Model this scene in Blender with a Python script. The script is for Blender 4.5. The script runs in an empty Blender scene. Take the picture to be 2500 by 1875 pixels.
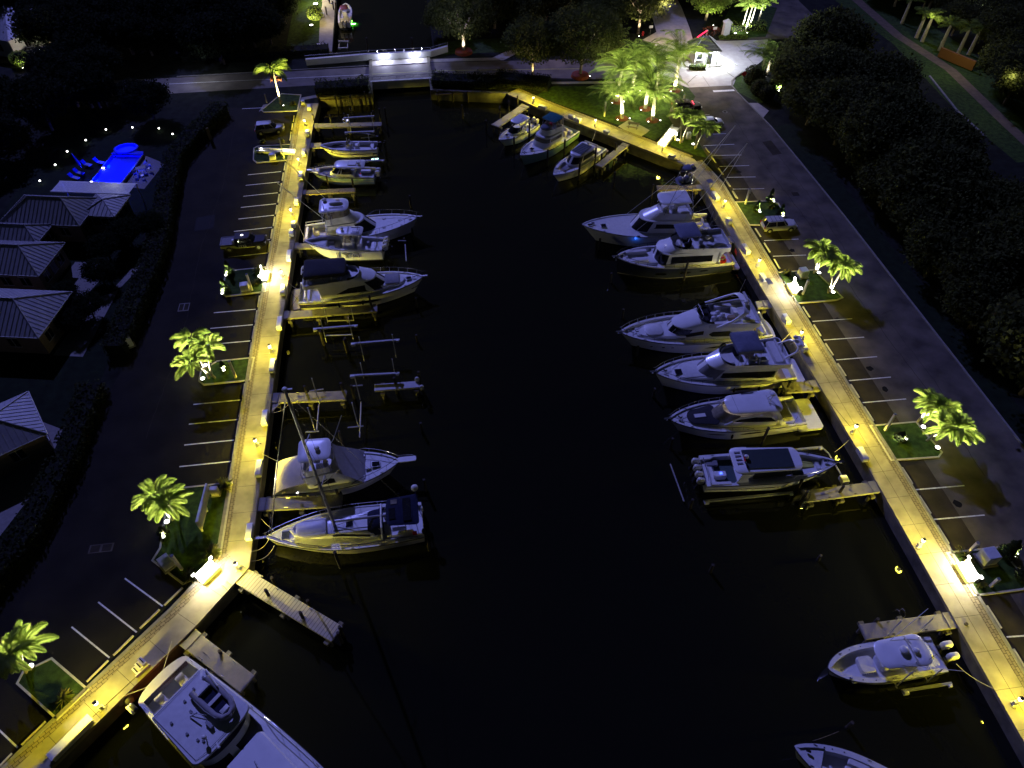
import bpy, bmesh, math, random
from math import sin, cos, pi, radians, sqrt, atan2, hypot
from mathutils import Vector, Matrix
random.seed(7)
S = bpy.context.scene
COL = S.collection

# ------------------------------------------------------------------ camera
CAM_H = 60.0
PITCH, YAW, FPX = radians(48.053), radians(7.354), 1735.0
cd = bpy.data.cameras.new('camera'); cam = bpy.data.objects.new('camera', cd); COL.objects.link(cam)
cam.location = (0, 0, CAM_H); cam.rotation_euler = (pi/2-PITCH, 0, -YAW)
cd.sensor_width = 36; cd.lens = 36*FPX/2500; cd.clip_end = 3000; cd.clip_start = .5
S.camera = cam
# ------------------------------------------------------------------ night sky and moon
MOON_EL, MOON_AZ = radians(37), atan2(-.33, .95)     # the moon stands behind the scene, a little left
w = bpy.data.worlds.new('World'); S.world = w; w.use_nodes = True
nt = w.node_tree; bg = nt.nodes['Background']
sky = nt.nodes.new('ShaderNodeTexSky'); sky.sky_type = 'NISHITA'; sky.sun_disc = False
sky.sun_elevation = MOON_EL; sky.sun_rotation = MOON_AZ
nt.links.new(sky.outputs[0], bg.inputs[0]); bg.inputs[1].default_value = .0022
sd = bpy.data.lights.new('moon', 'SUN'); so = bpy.data.objects.new('moon', sd); COL.objects.link(so)
sd.energy = 2.25; sd.angle = radians(.6); sd.color = (.25, .27, 1.0)
tv = Vector((sin(-MOON_AZ)*cos(MOON_EL), -cos(MOON_AZ)*cos(MOON_EL), -sin(MOON_EL)))
so.rotation_euler = tv.to_track_quat('-Z', 'Y').to_euler()
S.view_settings.view_transform = 'Standard'; S.view_settings.look = 'None'
S.view_settings.exposure = 0; S.view_settings.gamma = 1
S.render.engine = 'CYCLES'
try:
    S.cycles.max_bounces = 5; S.cycles.diffuse_bounces = 2; S.cycles.glossy_bounces = 3
    S.cycles.transparent_max_bounces = 8; S.cycles.sample_clamp_indirect = 3; S.cycles.use_light_tree = True
    S.cycles.caustics_reflective = False; S.cycles.caustics_refractive = False
except Exception: pass

WZ = -1.8            # water level; 0 is the top of the sea wall walkway
# survey of the site: measured points (window, x, y, height) -> ground position in metres
fw = Vector((sin(YAW)*cos(PITCH), cos(YAW)*cos(PITCH), -sin(PITCH)))
rt = Vector((cos(YAW), -sin(YAW), 0)); up = rt.cross(fw)
WIN = dict(a=(0,0,.28933),b=(600,0,.28933),c=(1200,0,.28933),d=(1800,0,.31646),e=(0,400,.28933),f=(500,400,.28933),
  h=(1380,400,.28933),i=(1860,400,.28933),j=(0,860,.28933),k=(560,800,.36158),l=(1480,680,.28933),m=(1560,1000,.28933),
  n=(1860,1395,.28933),o=(0,1395,.28933),p=(300,1350,.31652),q=(1860,860,.32553),G=(1600,60,.14467),T=(600,0,.14467),
  R=(2260,1300,.12054),B=(400,1150,.16878))
def g(win, x, y, z=0.0):
    x0, y0, s = WIN[win]; x = x0+x*s; y = y0+y*s
    d = fw*FPX + rt*(x-1250) + up*(937.5-y); t = (z-CAM_H)/d.z
    return Vector((d.x*t, d.y*t, z))
def gz(win, bx, by, tx, ty, zb=0.0):
    """height of a thing whose foot and top were both measured"""
    b = g(win, bx, by, zb); best = (1e9, 1)
    for k in range(1, 400):
        z = zb+k*.05; p = g(win, tx, ty, z); e = hypot(p.x-b.x, p.y-b.y)
        if e < best[0]: best = (e, z)
    return best[1]

# ------------------------------------------------------------------ materials
def mat(name, col, rough=.5, metal=0, var=0, vs=3.0, bump=0, bs=40, spec=.5, emit=None, es=0, coat=0, col2=None, det=3):
    m = bpy.data.materials.new(name); m.use_nodes = True; n = m.node_tree; P = n.nodes['Principled BSDF']
    P.inputs['Base Color'].default_value = (*col, 1); P.inputs['Roughness'].default_value = rough
    if rough >= .8 and spec == .5: spec = .12
    P.inputs['Metallic'].default_value = metal; P.inputs['Specular IOR Level'].default_value = spec
    P.inputs['Coat Weight'].default_value = coat
    if var or bump or col2:
        tc = n.nodes.new('ShaderNodeTexCoord')
        if var or col2:
            no = n.nodes.new('ShaderNodeTexNoise'); no.inputs['Scale'].default_value = vs; no.inputs['Detail'].default_value = det
            n.links.new(tc.outputs['Object'], no.inputs['Vector'])
            r = n.nodes.new('ShaderNodeValToRGB'); r.color_ramp.elements[0].position = .3; r.color_ramp.elements[1].position = .7
            c2 = col2 or tuple(min(1, c*(1+var)) for c in col)
            r.color_ramp.elements[0].color = (*[c*(1-var) for c in col], 1); r.color_ramp.elements[1].color = (*c2, 1)
            n.links.new(no.outputs['Fac'], r.inputs['Fac']); n.links.new(r.outputs[0], P.inputs['Base Color'])
        if bump:
            nb = n.nodes.new('ShaderNodeTexNoise'); nb.inputs['Scale'].default_value = bs; nb.inputs['Detail'].default_value = 3
            b = n.nodes.new('ShaderNodeBump'); b.inputs['Strength'].default_value = bump; b.inputs['Distance'].default_value = .05
            n.links.new(tc.outputs['Object'], nb.inputs['Vector']); n.links.new(nb.outputs['Fac'], b.inputs['Height']); n.links.new(b.outputs[0], P.inputs['Normal'])
    if emit:
        P.inputs['Emission Color'].default_value = (*emit, 1); P.inputs['Emission Strength'].default_value = es
        m.cycles.emission_sampling = 'NONE'
    return m
M = {}
M['white'] = mat('gelcoat white', (.74,.74,.72), .28, var=.05, vs=1.2, coat=.3)
M['deck'] = mat('non skid deck', (.62,.62,.60), .6, var=.07, vs=2.5, bump=.2, bs=60)
M['cream'] = mat('cream gelcoat', (.66,.62,.52), .4, var=.06)
M['glass'] = mat('tinted glass', (.012,.013,.016), .07, var=.2)
M['clear'] = mat('clear vinyl', (.20,.18,.13), .15, var=.3, vs=2)
M['navy'] = mat('navy hull', (.035,.04,.06), .2, coat=.5, var=.1)
M['green'] = mat('sea green hull', (.30,.48,.36), .3, coat=.4, var=.08)
M['bluehull'] = mat('pale blue hull', (.34,.44,.55), .25, coat=.4, var=.06)
M['boot'] = mat('boot stripe', (.03,.035,.05), .4, var=.2)
M['anti'] = mat('bottom paint', (.02,.03,.06), .7, var=.2)
M['black'] = mat('black trim', (.014,.014,.016), .55, var=.2, spec=.2)
M['stain'] = mat('oil stained asphalt', (.006,.006,.006), .8, var=.3, vs=3)
M['canvas'] = mat('dark canvas', (.035,.035,.04), .85, var=.12, vs=6, bump=.3, bs=8)
M['canvasblue'] = mat('navy canvas', (.012,.015,.035), .85, var=.15, bump=.3, bs=6)
M['canvasteal'] = mat('teal canvas', (.02,.12,.13), .85, var=.15)
M['canvasgrey'] = mat('grey canvas', (.28,.27,.27), .85, var=.08, vs=3, bump=.3, bs=5)
M['canvascream'] = mat('cream canvas', (.62,.56,.42), .85, var=.08, vs=2, bump=.7, bs=3)
M['bimblue'] = mat('slate blue canvas', (.13,.14,.19), .8, var=.1, bump=.2, bs=5)
M['teak'] = mat('teak deck', (.30,.22,.13), .6, var=.15, vs=6)
M['teal'] = mat('blue green deck foam', (.06,.09,.09), .8, var=.1)
M['roofteal'] = mat('dark solar roof panel', (.022,.035,.035), .5, var=.12)
M['steel'] = mat('stainless steel', (.6,.6,.6), .25, metal=1, var=.05)
M['alu'] = mat('weathered aluminium', (.26,.26,.27), .6, metal=.2, var=.12)
M['cushion'] = mat('white vinyl cushion', (.62,.61,.58), .5, var=.05)
M['greyc'] = mat('grey cushion', (.18,.18,.19), .7, var=.1)
M['yellow'] = mat('yellow foam', (.5,.5,.1), .7, var=.1)
M['red'] = mat('red plastic', (.5,.02,.02), .4, var=.1)
M['varnish'] = mat('varnished wood', (.25,.06,.02), .25, var=.2, vs=8)
M['concrete'] = mat('walkway concrete', (.28,.25,.17), .85, var=.28, vs=.6, bump=.25, bs=30, det=8)
M['wallconc'] = mat('sea wall concrete', (.14,.13,.10), .9, var=.35, vs=.9, bump=.5, bs=6, det=6)
M['pierconc'] = mat('pier concrete', (.25,.23,.20), .9, var=.15, vs=1.5, bump=.3, bs=15, det=6)
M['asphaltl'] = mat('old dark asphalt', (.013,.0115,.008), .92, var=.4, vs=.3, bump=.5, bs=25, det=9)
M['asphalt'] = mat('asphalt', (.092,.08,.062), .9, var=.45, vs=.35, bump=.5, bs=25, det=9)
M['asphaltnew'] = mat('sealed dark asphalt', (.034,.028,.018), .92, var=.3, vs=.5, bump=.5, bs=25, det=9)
M['paint'] = mat('road paint', (.62,.62,.60), .7, var=.2, vs=5)
M['road'] = mat('pale lit road', (.13,.115,.10), .8, var=.25, vs=.4, bump=.4, bs=20, det=8)  # albedo raised; lamplight on the bridge road is put into this colour
M['path'] = mat('worn foot path', (.12,.09,.055), .9, var=.2, vs=1)
M['kerb'] = mat('kerb concrete', (.20,.19,.17), .9, var=.15, vs=2)
M['kerby'] = mat('pale kerb paint', (.40,.38,.30), .8, var=.15, vs=2)
M['paver'] = mat('pale plaza paving', (.36,.35,.34), .8, var=.12, vs=1.0, bump=.4, bs=12, det=8)
M['side'] = mat('sidewalk concrete', (.30,.28,.25), .9, var=.12, vs=1)
M['grassd'] = mat('unlit lawn', (.008,.014,.006), 1, var=.4, vs=1, bump=1, bs=14, det=8)  # darker copy of the lawn; the lack of light is in its colour
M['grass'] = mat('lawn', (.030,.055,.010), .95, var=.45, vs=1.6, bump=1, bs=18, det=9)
M['earth'] = mat('dark ground', (.010,.012,.008), 1, var=.5, vs=.7, bump=.6, bs=3)
M['mulch'] = mat('red mulch', (.13,.045,.025), 1, var=.5, vs=9, bump=1, bs=14)
M['wood'] = mat('dock timber', (.20,.16,.11), .85, var=.3, vs=4, bump=.4, bs=12)
M['pile'] = mat('wet piling', (.055,.048,.04), .9, var=.4, vs=4, bump=.6, bs=10)
M['boxw'] = mat('white fibreglass locker', (.55,.55,.52), .5, var=.08)
M['rope'] = mat('rope', (.42,.38,.30), .9, var=.2)
M['bark'] = mat('bark', (.16,.13,.10), .95, var=.35, vs=5, bump=.8, bs=12)
M['palmbark'] = mat('palm trunk', (.34,.31,.25), .9, var=.25, vs=6, bump=.5, bs=10)
def leafm(name, c, c2):
    m = mat(name, c, .85, col2=c2, vs=1.3, spec=.08); n = m.node_tree; P = n.nodes['Principled BSDF']; tr = n.nodes.new('ShaderNodeBsdfTranslucent'); mx = n.nodes.new('ShaderNodeMixShader')
    src = P.inputs['Base Color'].links[0].from_socket; n.links.new(src, tr.inputs[0]); mx.inputs[0].default_value = .62
    n.links.new(P.outputs[0], mx.inputs[1]); n.links.new(tr.outputs[0], mx.inputs[2]); n.links.new(mx.outputs[0], n.nodes['Material Output'].inputs[0]); return m
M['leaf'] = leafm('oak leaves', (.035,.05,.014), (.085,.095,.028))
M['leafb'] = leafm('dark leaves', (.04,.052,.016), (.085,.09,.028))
M['leafn'] = leafm('shadow leaves', (.010,.015,.008), (.022,.028,.015))  # darker leaf copy for the unlit gardens, shade put into the colour
M['hedge'] = leafm('hedge leaves', (.022,.036,.014), (.06,.062,.03))
M['palm'] = leafm('palm fronds', (.11,.17,.03), (.23,.29,.065))
M['coco'] = leafm('coconut fronds', (.10,.16,.03), (.21,.27,.06))
M['juniper'] = leafm('juniper', (.03,.05,.02), (.07,.09,.03))
M['grassplant'] = leafm('ornamental grass', (.05,.09,.02), (.16,.14,.06))
M['roof'] = mat('metal roof', (.30,.30,.31), .5, metal=.1, var=.12, vs=1.5)
M['roofd'] = mat('slate roof', (.10,.10,.10), .8, var=.25, vs=6, bump=.5, bs=10)
M['stucco'] = mat('stucco', (.26,.20,.13), .9, var=.1, vs=3)
M['stuccow'] = mat('white stucco', (.6,.6,.58), .85, var=.06)
M['patio'] = mat('patio stone', (.20,.19,.18), .85, var=.12, vs=3)
M['tyre'] = mat('tyre', (.02,.02,.02), .9, var=.2)
M['carb'] = mat('black car paint', (.010,.010,.012), .6, spec=.1, coat=.0, var=.1)
M['carw'] = mat('white car paint', (.62,.6,.5), .3, coat=.5, var=.05)
M['cars'] = mat('silver car paint', (.10,.10,.10), .5, metal=.2, coat=.1, var=.05)
M['ledw'] = mat('lit white lens', (1,1,1), .3, emit=(1,.97,.9), es=9)
M['ledy'] = mat('lit lantern glass', (1,.9,.5), .3, emit=(1,.86,.45), es=6)
M['ledb'] = mat('blue led', (0,0,1), .3, emit=(.05,.1,1), es=5)
M['ledr'] = mat('red led', (1,0,0), .3, emit=(1,.02,.08), es=5)
M['ledg'] = mat('underwater lamp lens', (1,1,1), .3, emit=(.55,1,.8), es=3)
M['poolblue'] = mat('blue lit fabric', (.05,.1,.5), .7, var=.1)  # the pool light's blue is put into this fabric colour
M['flower'] = mat('red flowers', (.25,.03,.02), .8, col2=(.1,.05,.02), vs=5)
def planks(name, c, s, along='X'):
    m = mat(name, c, .75); n = m.node_tree; tc = n.nodes.new('ShaderNodeTexCoord'); wv = n.nodes.new('ShaderNodeTexWave')
    wv.bands_direction = along; wv.inputs['Scale'].default_value = s; wv.inputs['Distortion'].default_value = 0
    n.links.new(tc.outputs['Object'], wv.inputs['Vector'])
    r = n.nodes.new('ShaderNodeValToRGB'); r.color_ramp.elements[0].position = .04; r.color_ramp.elements[1].position = .12
    r.color_ramp.elements[0].color = (*[x*.35 for x in c], 1); r.color_ramp.elements[1].color = (*c, 1)
    n.links.new(wv.outputs['Fac'], r.inputs['Fac']); n.links.new(r.outputs[0], n.nodes['Principled BSDF'].inputs['Base Color']); return m
M['planks'] = planks('dock planks', (.40,.36,.26), .95)
M['teakp'] = planks('teak planks', (.46,.40,.26), 2.2, 'Y')
def brickm():
    m = mat('brick paving', (.3,.2,.1), .9); n = m.node_tree; tc = n.nodes.new('ShaderNodeTexCoord'); b = n.nodes.new('ShaderNodeTexBrick')
    b.inputs['Color1'].default_value = (.25,.21,.14,1); b.inputs['Color2'].default_value = (.18,.15,.10,1); b.inputs['Mortar'].default_value = (.06,.05,.035,1)
    b.inputs['Scale'].default_value = 1; b.inputs['Brick Width'].default_value = .46; b.inputs['Row Height'].default_value = .28; b.inputs['Mortar Size'].default_value = .022
    mp = n.nodes.new('ShaderNodeMapping'); mp.inputs['Rotation'].default_value = (0, 0, pi/2)
    n.links.new(tc.outputs['Object'], mp.inputs[0]); n.links.new(mp.outputs[0], b.inputs['Vector']); n.links.new(b.outputs['Color'], n.nodes['Principled BSDF'].inputs['Base Color']); return m, mp
M['brick'], _ = brickm()
M['brickd'], _mp = brickm(); _mp.inputs['Rotation'].default_value = (0, 0, radians(-41))
M['bricke'], _mp = brickm(); _mp.inputs['Rotation'].default_value = (0, 0, radians(33))
def waterm():
    m = mat('harbour water', (.008,.0085,.0055), .035, spec=.5); n = m.node_tree; P = n.nodes['Principled BSDF']; P.inputs['IOR'].default_value = 1.33
    tc = n.nodes.new('ShaderNodeTexCoord'); no = n.nodes.new('ShaderNodeTexNoise'); no.inputs['Scale'].default_value = .9; no.inputs['Detail'].default_value = 3
    b = n.nodes.new('ShaderNodeBump'); b.inputs['Strength'].default_value = .06; b.inputs['Distance'].default_value = .4
    n.links.new(tc.outputs['Object'], no.inputs['Vector']); n.links.new(no.outputs['Fac'], b.inputs['Height']); n.links.new(b.outputs[0], P.inputs['Normal']); return m
M['water'] = waterm()
def poolw():
    m = bpy.data.materials.new('pool water'); m.use_nodes = True; n = m.node_tree; n.nodes.clear()
    o = n.nodes.new('ShaderNodeOutputMaterial'); mx = n.nodes.new('ShaderNodeMixShader'); t = n.nodes.new('ShaderNodeBsdfTransparent'); gl = n.nodes.new('ShaderNodeBsdfGlossy')
    t.inputs[0].default_value = (.75,.85,1,1); gl.inputs['Roughness'].default_value = .03; mx.inputs[0].default_value = .04
    n.links.new(t.outputs[0], mx.inputs[1]); n.links.new(gl.outputs[0], mx.inputs[2]); n.links.new(mx.outputs[0], o.inputs[0]); return m
M['poolwater'] = poolw()
M['plaster'] = mat('blue lit pool plaster', (.02,.05,.6), .8, var=.05, vs=.8)  # blue of the pool lamps is put into the basin colour

# ------------------------------------------------------------------ mesh helpers
class MB:
    def __init__(s): s.v = []; s.f = []
    def quad(s, *p):
        b = len(s.v); s.v += [tuple(q) for q in p]; s.f.append(tuple(range(b, b+len(p))))
    def loft(s, rings, c0=True, c1=True, closed=True):
        b = len(s.v); n = len(rings[0])
        for r in rings: s.v += [tuple(q) for q in r]
        for i in range(len(rings)-1):
            for j in range(n if closed else n-1):
                a = b+i*n+j; a2 = b+i*n+(j+1) % n; s.f.append((a, a2, a2+n, a+n))
        if c0: s.f.append(tuple(b+j for j in range(n))[::-1])
        if c1: s.f.append(tuple(b+(len(rings)-1)*n+j for j in range(n)))
    def box(s, c, d, rz=0, taper=1, ch=0):
        cx, cy, cz = c; dx, dy, dz = d[0]/2, d[1]/2, d[2]/2; R = []
        for z, t in ((cz-dz, 1), (cz+dz-ch, taper), (cz+dz, taper*(1-ch*1.2/max(.01, min(dx, dy))))) if ch else ((cz-dz, 1), (cz+dz, taper)):
            R.append([(cx+(x*cos(rz)-y*sin(rz)), cy+(x*sin(rz)+y*cos(rz)), z) for x, y in ((-dx*t, -dy*t), (dx*t, -dy*t), (dx*t, dy*t), (-dx*t, dy*t))])
        s.loft(R)
    def prism(s, pts, z0, z1, inset=0):
        a = sum(pts[i][0]*pts[(i+1) % len(pts)][1]-pts[(i+1) % len(pts)][0]*pts[i][1] for i in range(len(pts)))
        P = list(pts) if a > 0 else list(pts)[::-1]
        s.loft([[(p[0], p[1], z0) for p in P], [(p[0], p[1], z1) for p in P]])
    def sheet(s, pts, z):
        a = sum(pts[i][0]*pts[(i+1) % len(pts)][1]-pts[(i+1) % len(pts)][0]*pts[i][1] for i in range(len(pts)))
        P = list(pts) if a > 0 else list(pts)[::-1]
        s.quad(*[(p[0], p[1], z) for p in P])
    def tube(s, path, r=.03, n=6, r1=None, cap=True):
        P = [Vector(p) for p in path]; R = []; last = None
        for i, p in enumerate(P):
            t = (P[min(i+1, len(P)-1)]-P[max(i-1, 0)]).normalized()
            u = last if last is not None else (Vector((0, 0, 1)) if abs(t.z) < .9 else Vector((1, 0, 0)))
            a = t.cross(u).normalized(); u = a.cross(t).normalized(); last = u
            rr = r if r1 is None else r+(r1-r)*i/(len(P)-1)
            R.append([p+(a*cos(2*pi*k/n)+u*sin(2*pi*k/n))*rr for k in range(n)])
        s.loft(R, cap, cap)
    def ell(s, c, r, n=10, m=6, z0=-1.0):
        R = []
        for i in range(m+1):
            a = math.asin(z0)+(pi/2-math.asin(z0))*i/m; q = max(cos(a), .02)
            R.append([(c[0]+r[0]*q*cos(2*pi*k/n), c[1]+r[1]*q*sin(2*pi*k/n), c[2]+r[2]*sin(a)) for k in range(n)])
        s.loft(R)
    def obj(s, name, m, parent=None, smooth=True, loc=None, ang=38):
        me = bpy.data.meshes.new(name); me.from_pydata(s.v, [], s.f)
        for q in (m if isinstance(m, (list, tuple)) else [m]): me.materials.append(q)
        me.update()
        if smooth:
            me.shade_smooth()
            try: me.set_sharp_from_angle(angle=radians(ang))
            except Exception: pass
        o = bpy.data.objects.new(name, me); COL.objects.link(o)
        if parent: o.parent = parent
        if loc: o.location = loc
        return o
def flip_fix(o):
    bm = bmesh.new(); bm.from_mesh(o.data); bmesh.ops.recalc_face_normals(bm, faces=bm.faces); bm.to_mesh(o.data); bm.free()
def tag(o, label=None, cat=None, group=None, kind=None):
    if label: o['label'] = label
    if cat: o['category'] = cat
    if group: o['group'] = group
    if kind: o['kind'] = kind
    return o
def empty(name, loc, rz, label, cat, group=None):
    o = bpy.data.objects.new(name, None); COL.objects.link(o); o.location = loc; o.rotation_euler = (0, 0, rz); o.empty_display_size = .3
    return tag(o, label, cat, group)
def copy_tree(o, parent=None):
    c = o.copy(); COL.objects.link(c)
    if parent: c.parent = parent
    for ch in list(o.children): copy_tree(ch, c)
    return c
def part(name, m, parent, fn, smooth=True):
    b = MB(); fn(b); return b.obj(name, M[m] if isinstance(m, str) else m, parent, smooth)
def struct(name, m, pts, z, z0=None, label=None):
    b = MB()
    if z0 is None: b.sheet(pts, z)
    else: b.prism(pts, z0, z)
    o = b.obj(name, M[m], smooth=False); return tag(o, kind='structure', label=label)
def light(kind, loc, e, col, r=.1, parent=None, target=None, size=60, blend=.5):
    d = bpy.data.lights.new('light', kind); o = bpy.data.objects.new('light_source', d); COL.objects.link(o)
    d.energy = e; d.color = col
    if kind == 'AREA': d.size = r
    else: d.shadow_soft_size = r
    o.location = loc
    if parent: o.parent = parent
    if target is not None: o.rotation_euler = (Vector(target)-Vector(loc)).to_track_quat('-Z', 'Y').to_euler()
    if kind == 'SPOT': d.spot_size = radians(size); d.spot_blend = blend
    return o
def xy(v): return (v.x, v.y)
# ------------------------------------------------------------------ ground, water, walkways
LW = [(-18.45,125.8),(-18.5,123.8),(-19.0,116),(-20.07,66.3),(-20.15,34.1),(-24.1,29.0),(-31.3,21.0),(-60,-11)]
RW = [(15,123.1),(19.5,117.6),(39.6,96.25),(40.8,90),(41.05,70),(41.55,50),(41.85,35),(41.9,11),(42,-30)]
struct('harbour_water', 'water', [(-60,-40),(70,-40),(70,145),(30,500),(-60,500)], WZ)
left_land = [(-500,-300),(-60,-300)] + LW[::-1] + [(-9.2,125.8),(-9.2,142),(-12,143.5),(-16.8,144.2),(-16.8,600),(-500,600)]
right_land = [(500,-300),(42,-300)] + RW[::-1] + [(1.6,126.2),(1.6,142),(3,143),(3,600),(500,600)]
for pts in (left_land, right_land):
    struct('ground', 'earth', pts, -.1, -5)
Z1, Z2, Z3 = -.096, -.092, -.088
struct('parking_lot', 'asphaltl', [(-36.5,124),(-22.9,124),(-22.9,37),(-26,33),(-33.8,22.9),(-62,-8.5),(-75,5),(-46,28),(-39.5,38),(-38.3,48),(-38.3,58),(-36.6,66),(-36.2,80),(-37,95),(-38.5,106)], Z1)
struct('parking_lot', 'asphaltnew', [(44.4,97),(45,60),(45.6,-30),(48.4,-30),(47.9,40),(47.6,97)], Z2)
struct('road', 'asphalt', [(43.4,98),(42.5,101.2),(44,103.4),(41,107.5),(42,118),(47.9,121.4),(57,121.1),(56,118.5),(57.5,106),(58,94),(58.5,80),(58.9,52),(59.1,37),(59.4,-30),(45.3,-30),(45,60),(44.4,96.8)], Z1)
struct('plaza', 'paver', [(47.9,121.4),(44.5,125.6),(43.6,134.2),(47,140.5),(55,141.5),(61,140),(70,139.5),(66,131),(62,127),(60,126.3),(57.7,124.1),(57,121.15)], Z1)
struct('road', 'side', [(47,140.5),(44.8,142.5),(48.7,146),(50.5,158),(52,185),(60,185),(57.5,158),(56,147),(55,141.5)], Z2)
struct('road', 'road', [(-120,133),(-45,131),(-9.2,131),(-9.2,137.4),(-45,137.4),(-120,139)], Z1)
struct('road', 'road', [(1.6,131.2),(20,129),(32,126.8),(44,125.8),(43.6,134.2),(32,135.4),(16,136.6),(1.6,137.7)], Z1)
struct('road', 'asphalt', [(76,139),(70,139.6),(60,140.4),(66,150),(82,200),(93,200),(84.2,158),(84.2,147.6)], Z1-.001)
struct('sidewalk', 'side', [(1.6,137.9),(16,136.9),(19,139.5),(26,142.2),(26,143.4),(17,140.8),(14,138.3),(1.6,139.3)], Z2)
struct('sidewalk', 'side', [(23.6,126.8),(32,125.9),(44,124.6),(44,123.9),(32,125.0),(23.6,125.9)], Z2)
struct('sidewalk', 'side', [(-9.2,129.9),(-28,124.6),(-28.5,122.2),(-25.5,124.3),(-9.2,128.9)], Z2)
lawn = [g('c',520,725),g('c',900,722),g('c',1250,712),g('c',1560,706),g('c',1660,735),g('c',1720,810),g('c',1700,850),g('c',1520,880),g('c',1490,980),g('c',1540,1060),g('c',1380,1180),g('c',1100,1060),g('c',500,850),g('c',380,800)]
struct('lawn', 'grass', [xy(p) for p in lawn], Z3)
struct('lawn', 'grass', [xy(p) for p in (g('c',1600,1095),g('c',1690,1100),g('c',1830,1330),g('c',1740,1310),g('c',1500,1215))], Z3)
struct('lawn', 'grass', [(4,141),(16,140.5),(22,143),(20,147),(4,147)], Z2)
struct('lawn', 'grass', [(61.5,141),(70,140.8),(78,155),(70,160),(62,146)], Z3)
# green strip and foot path at the far right
struct('lawn', 'grass', [(91,175),(104,175),(108,120),(104,90),(92,90),(91.5,107),(94,134)], Z1)
struct('path', 'path', [(96.3,175),(98.6,175),(98.2,154),(98,138),(100.3,122),(98.6,102),(98,90),(96,90),(96.6,102),(98.1,122),(95.8,138),(96,154)], Z2)
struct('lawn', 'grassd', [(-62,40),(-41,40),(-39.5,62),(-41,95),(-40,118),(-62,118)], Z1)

def offs(line, d):
    """offset a polyline sideways (left of travel positive)"""
    out = []
    for i, p in enumerate(line):
        p = Vector(p); a = (Vector(line[i])-Vector(line[max(i-1, 0)])); b = (Vector(line[min(i+1, len(line)-1)])-Vector(line[i]))
        a = a if a.length else b; b = b if b.length else a
        n1 = Vector((-a.y, a.x)).normalized(); n2 = Vector((-b.y, b.x)).normalized(); n = (n1+n2).normalized()
        out.append(tuple(p+n*(d/max(.5, n.dot(n1)))))
    return out
def strip(name, m, line, d0, d1, z0, z1, kind='structure', smooth=False):
    A, B = offs(line, d0), offs(line, d1); b = MB()
    R = [[(a[0], a[1], z0), (a[0], a[1], z1), (c[0], c[1], z1), (c[0], c[1], z0)] for a, c in zip(A, B)]
    b.loft(R); o = b.obj(name, M[m], smooth=False); flip_fix(o)
    if kind: tag(o, kind=kind)
    return o
# left walkway: land is on the right-hand side when travelling from far to near -> negative offsets
LWw = LW[1:]
strip('walkway', 'concrete', LWw, .12, -2.12, -.35, 0)
strip('brick_border', 'brick', LWw[:4], -2.124, -2.78, -.2, .004)
strip('brick_border', 'brickd', [LWw[3]]+LWw[4:], -2.124, -2.78, -.2, .006)
strip('kerb', 'kerb', LWw, -2.785, -3.1, -.2, .05)
strip('walkway', 'concrete', RW, -.12, 2.3, -.35, 0)
strip('brick_border', 'bricke', RW[:3], 2.304, 3.0, -.2, .004)
strip('brick_border', 'brick', RW[2:], 2.304, 3.0, -.2, .006)
strip('kerb', 'kerb', RW[2:], 3.005, 3.3, -.2, .05)
# sea walls (a face of cast concrete with a shadow gap under the coping)
o = strip('sea_wall', 'wallconc', LW, .06, -.3, -5, -.36, None); tag(o, 'stained concrete sea wall under the left walkway', 'sea wall')
o = strip('sea_wall', 'wallconc', RW, -.06, .3, -5, -.36, None); tag(o, 'stained concrete sea wall under the right walkway', 'sea wall')
o = strip('sea_wall', 'wallconc', [(-18.4,125.75),(-9.1,125.75),(-9.1,142)], -.08, .5, -5, .1, None); tag(o, 'short sea wall with mooring piles left of the bridge', 'sea wall')
o = strip('sea_wall', 'wallconc', [(15.1,123),(1.5,126.1),(1.5,142)], .08, -.5, -5, .1, None); tag(o, 'sea wall with overhanging shrubs right of the bridge', 'sea wall')
# expansion joints
def joints(line, d0, d1, step, name='walkway_joint'):
    b = MB(); acc = 0
    for i in range(len(line)-1):
        p, q = Vector(line[i]), Vector(line[i+1]); L = (q-p).length; t = (q-p)/L; n = Vector((-t.y, t.x)); k = step-acc
        while k < L:
            c = p+t*k; a = c+n*d0; e = c+n*d1
            b.quad((a.x, a.y, .003), (e.x, e.y, .003), (e.x+t.x*.03, e.y+t.y*.03, .003), (a.x+t.x*.03, a.y+t.y*.03, .003)); k += step
        acc = (L-(k-step))
    o = b.obj(name, M['asphaltnew'], smooth=False); flip_fix(o); tag(o, kind='structure')
joints(LWw, .1, -2.1, 3.1); joints(RW, -.1, 2.3, 3.1)
strip('walkway_joint', 'asphaltnew', RW[2:], 1.15, 1.18, .0005, .0035)

# parking marks
def line(name, a, b2, w_, z, m='paint', h=None, label=None, cat=None, group=None):
    a = Vector(a[:2]); b2 = Vector(b2[:2]); t = (b2-a).normalized(); n = Vector((-t.y, t.x))*w_/2; mb = MB()
    pts = [tuple(a+n), tuple(b2+n), tuple(b2-n), tuple(a-n)]
    if h: mb.prism(pts, z, z+h)
    else: mb.sheet(pts, z)
    o = mb.obj(name, M[m], smooth=False); flip_fix(o)
    if label: tag(o, label, cat, group)
    else: tag(o, kind='structure')
    return o
LY = [102.05,99.1,96.15,93.25,90.35,87.4,84.5,81.5]
LY2 = [70.2,67.35,64.5]; LY3 = [55.06,52.24,49.4,46.6]
for y in LY: line('parking_line', (-28.0-(.25 if y < 90 else 0), y-.15), (-23.0, y+.15), .13, Z3)
for y in LY2+LY3: line('parking_line', (-28.5, y), (-23.4, y), .13, Z3)
side = 'left'
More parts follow.
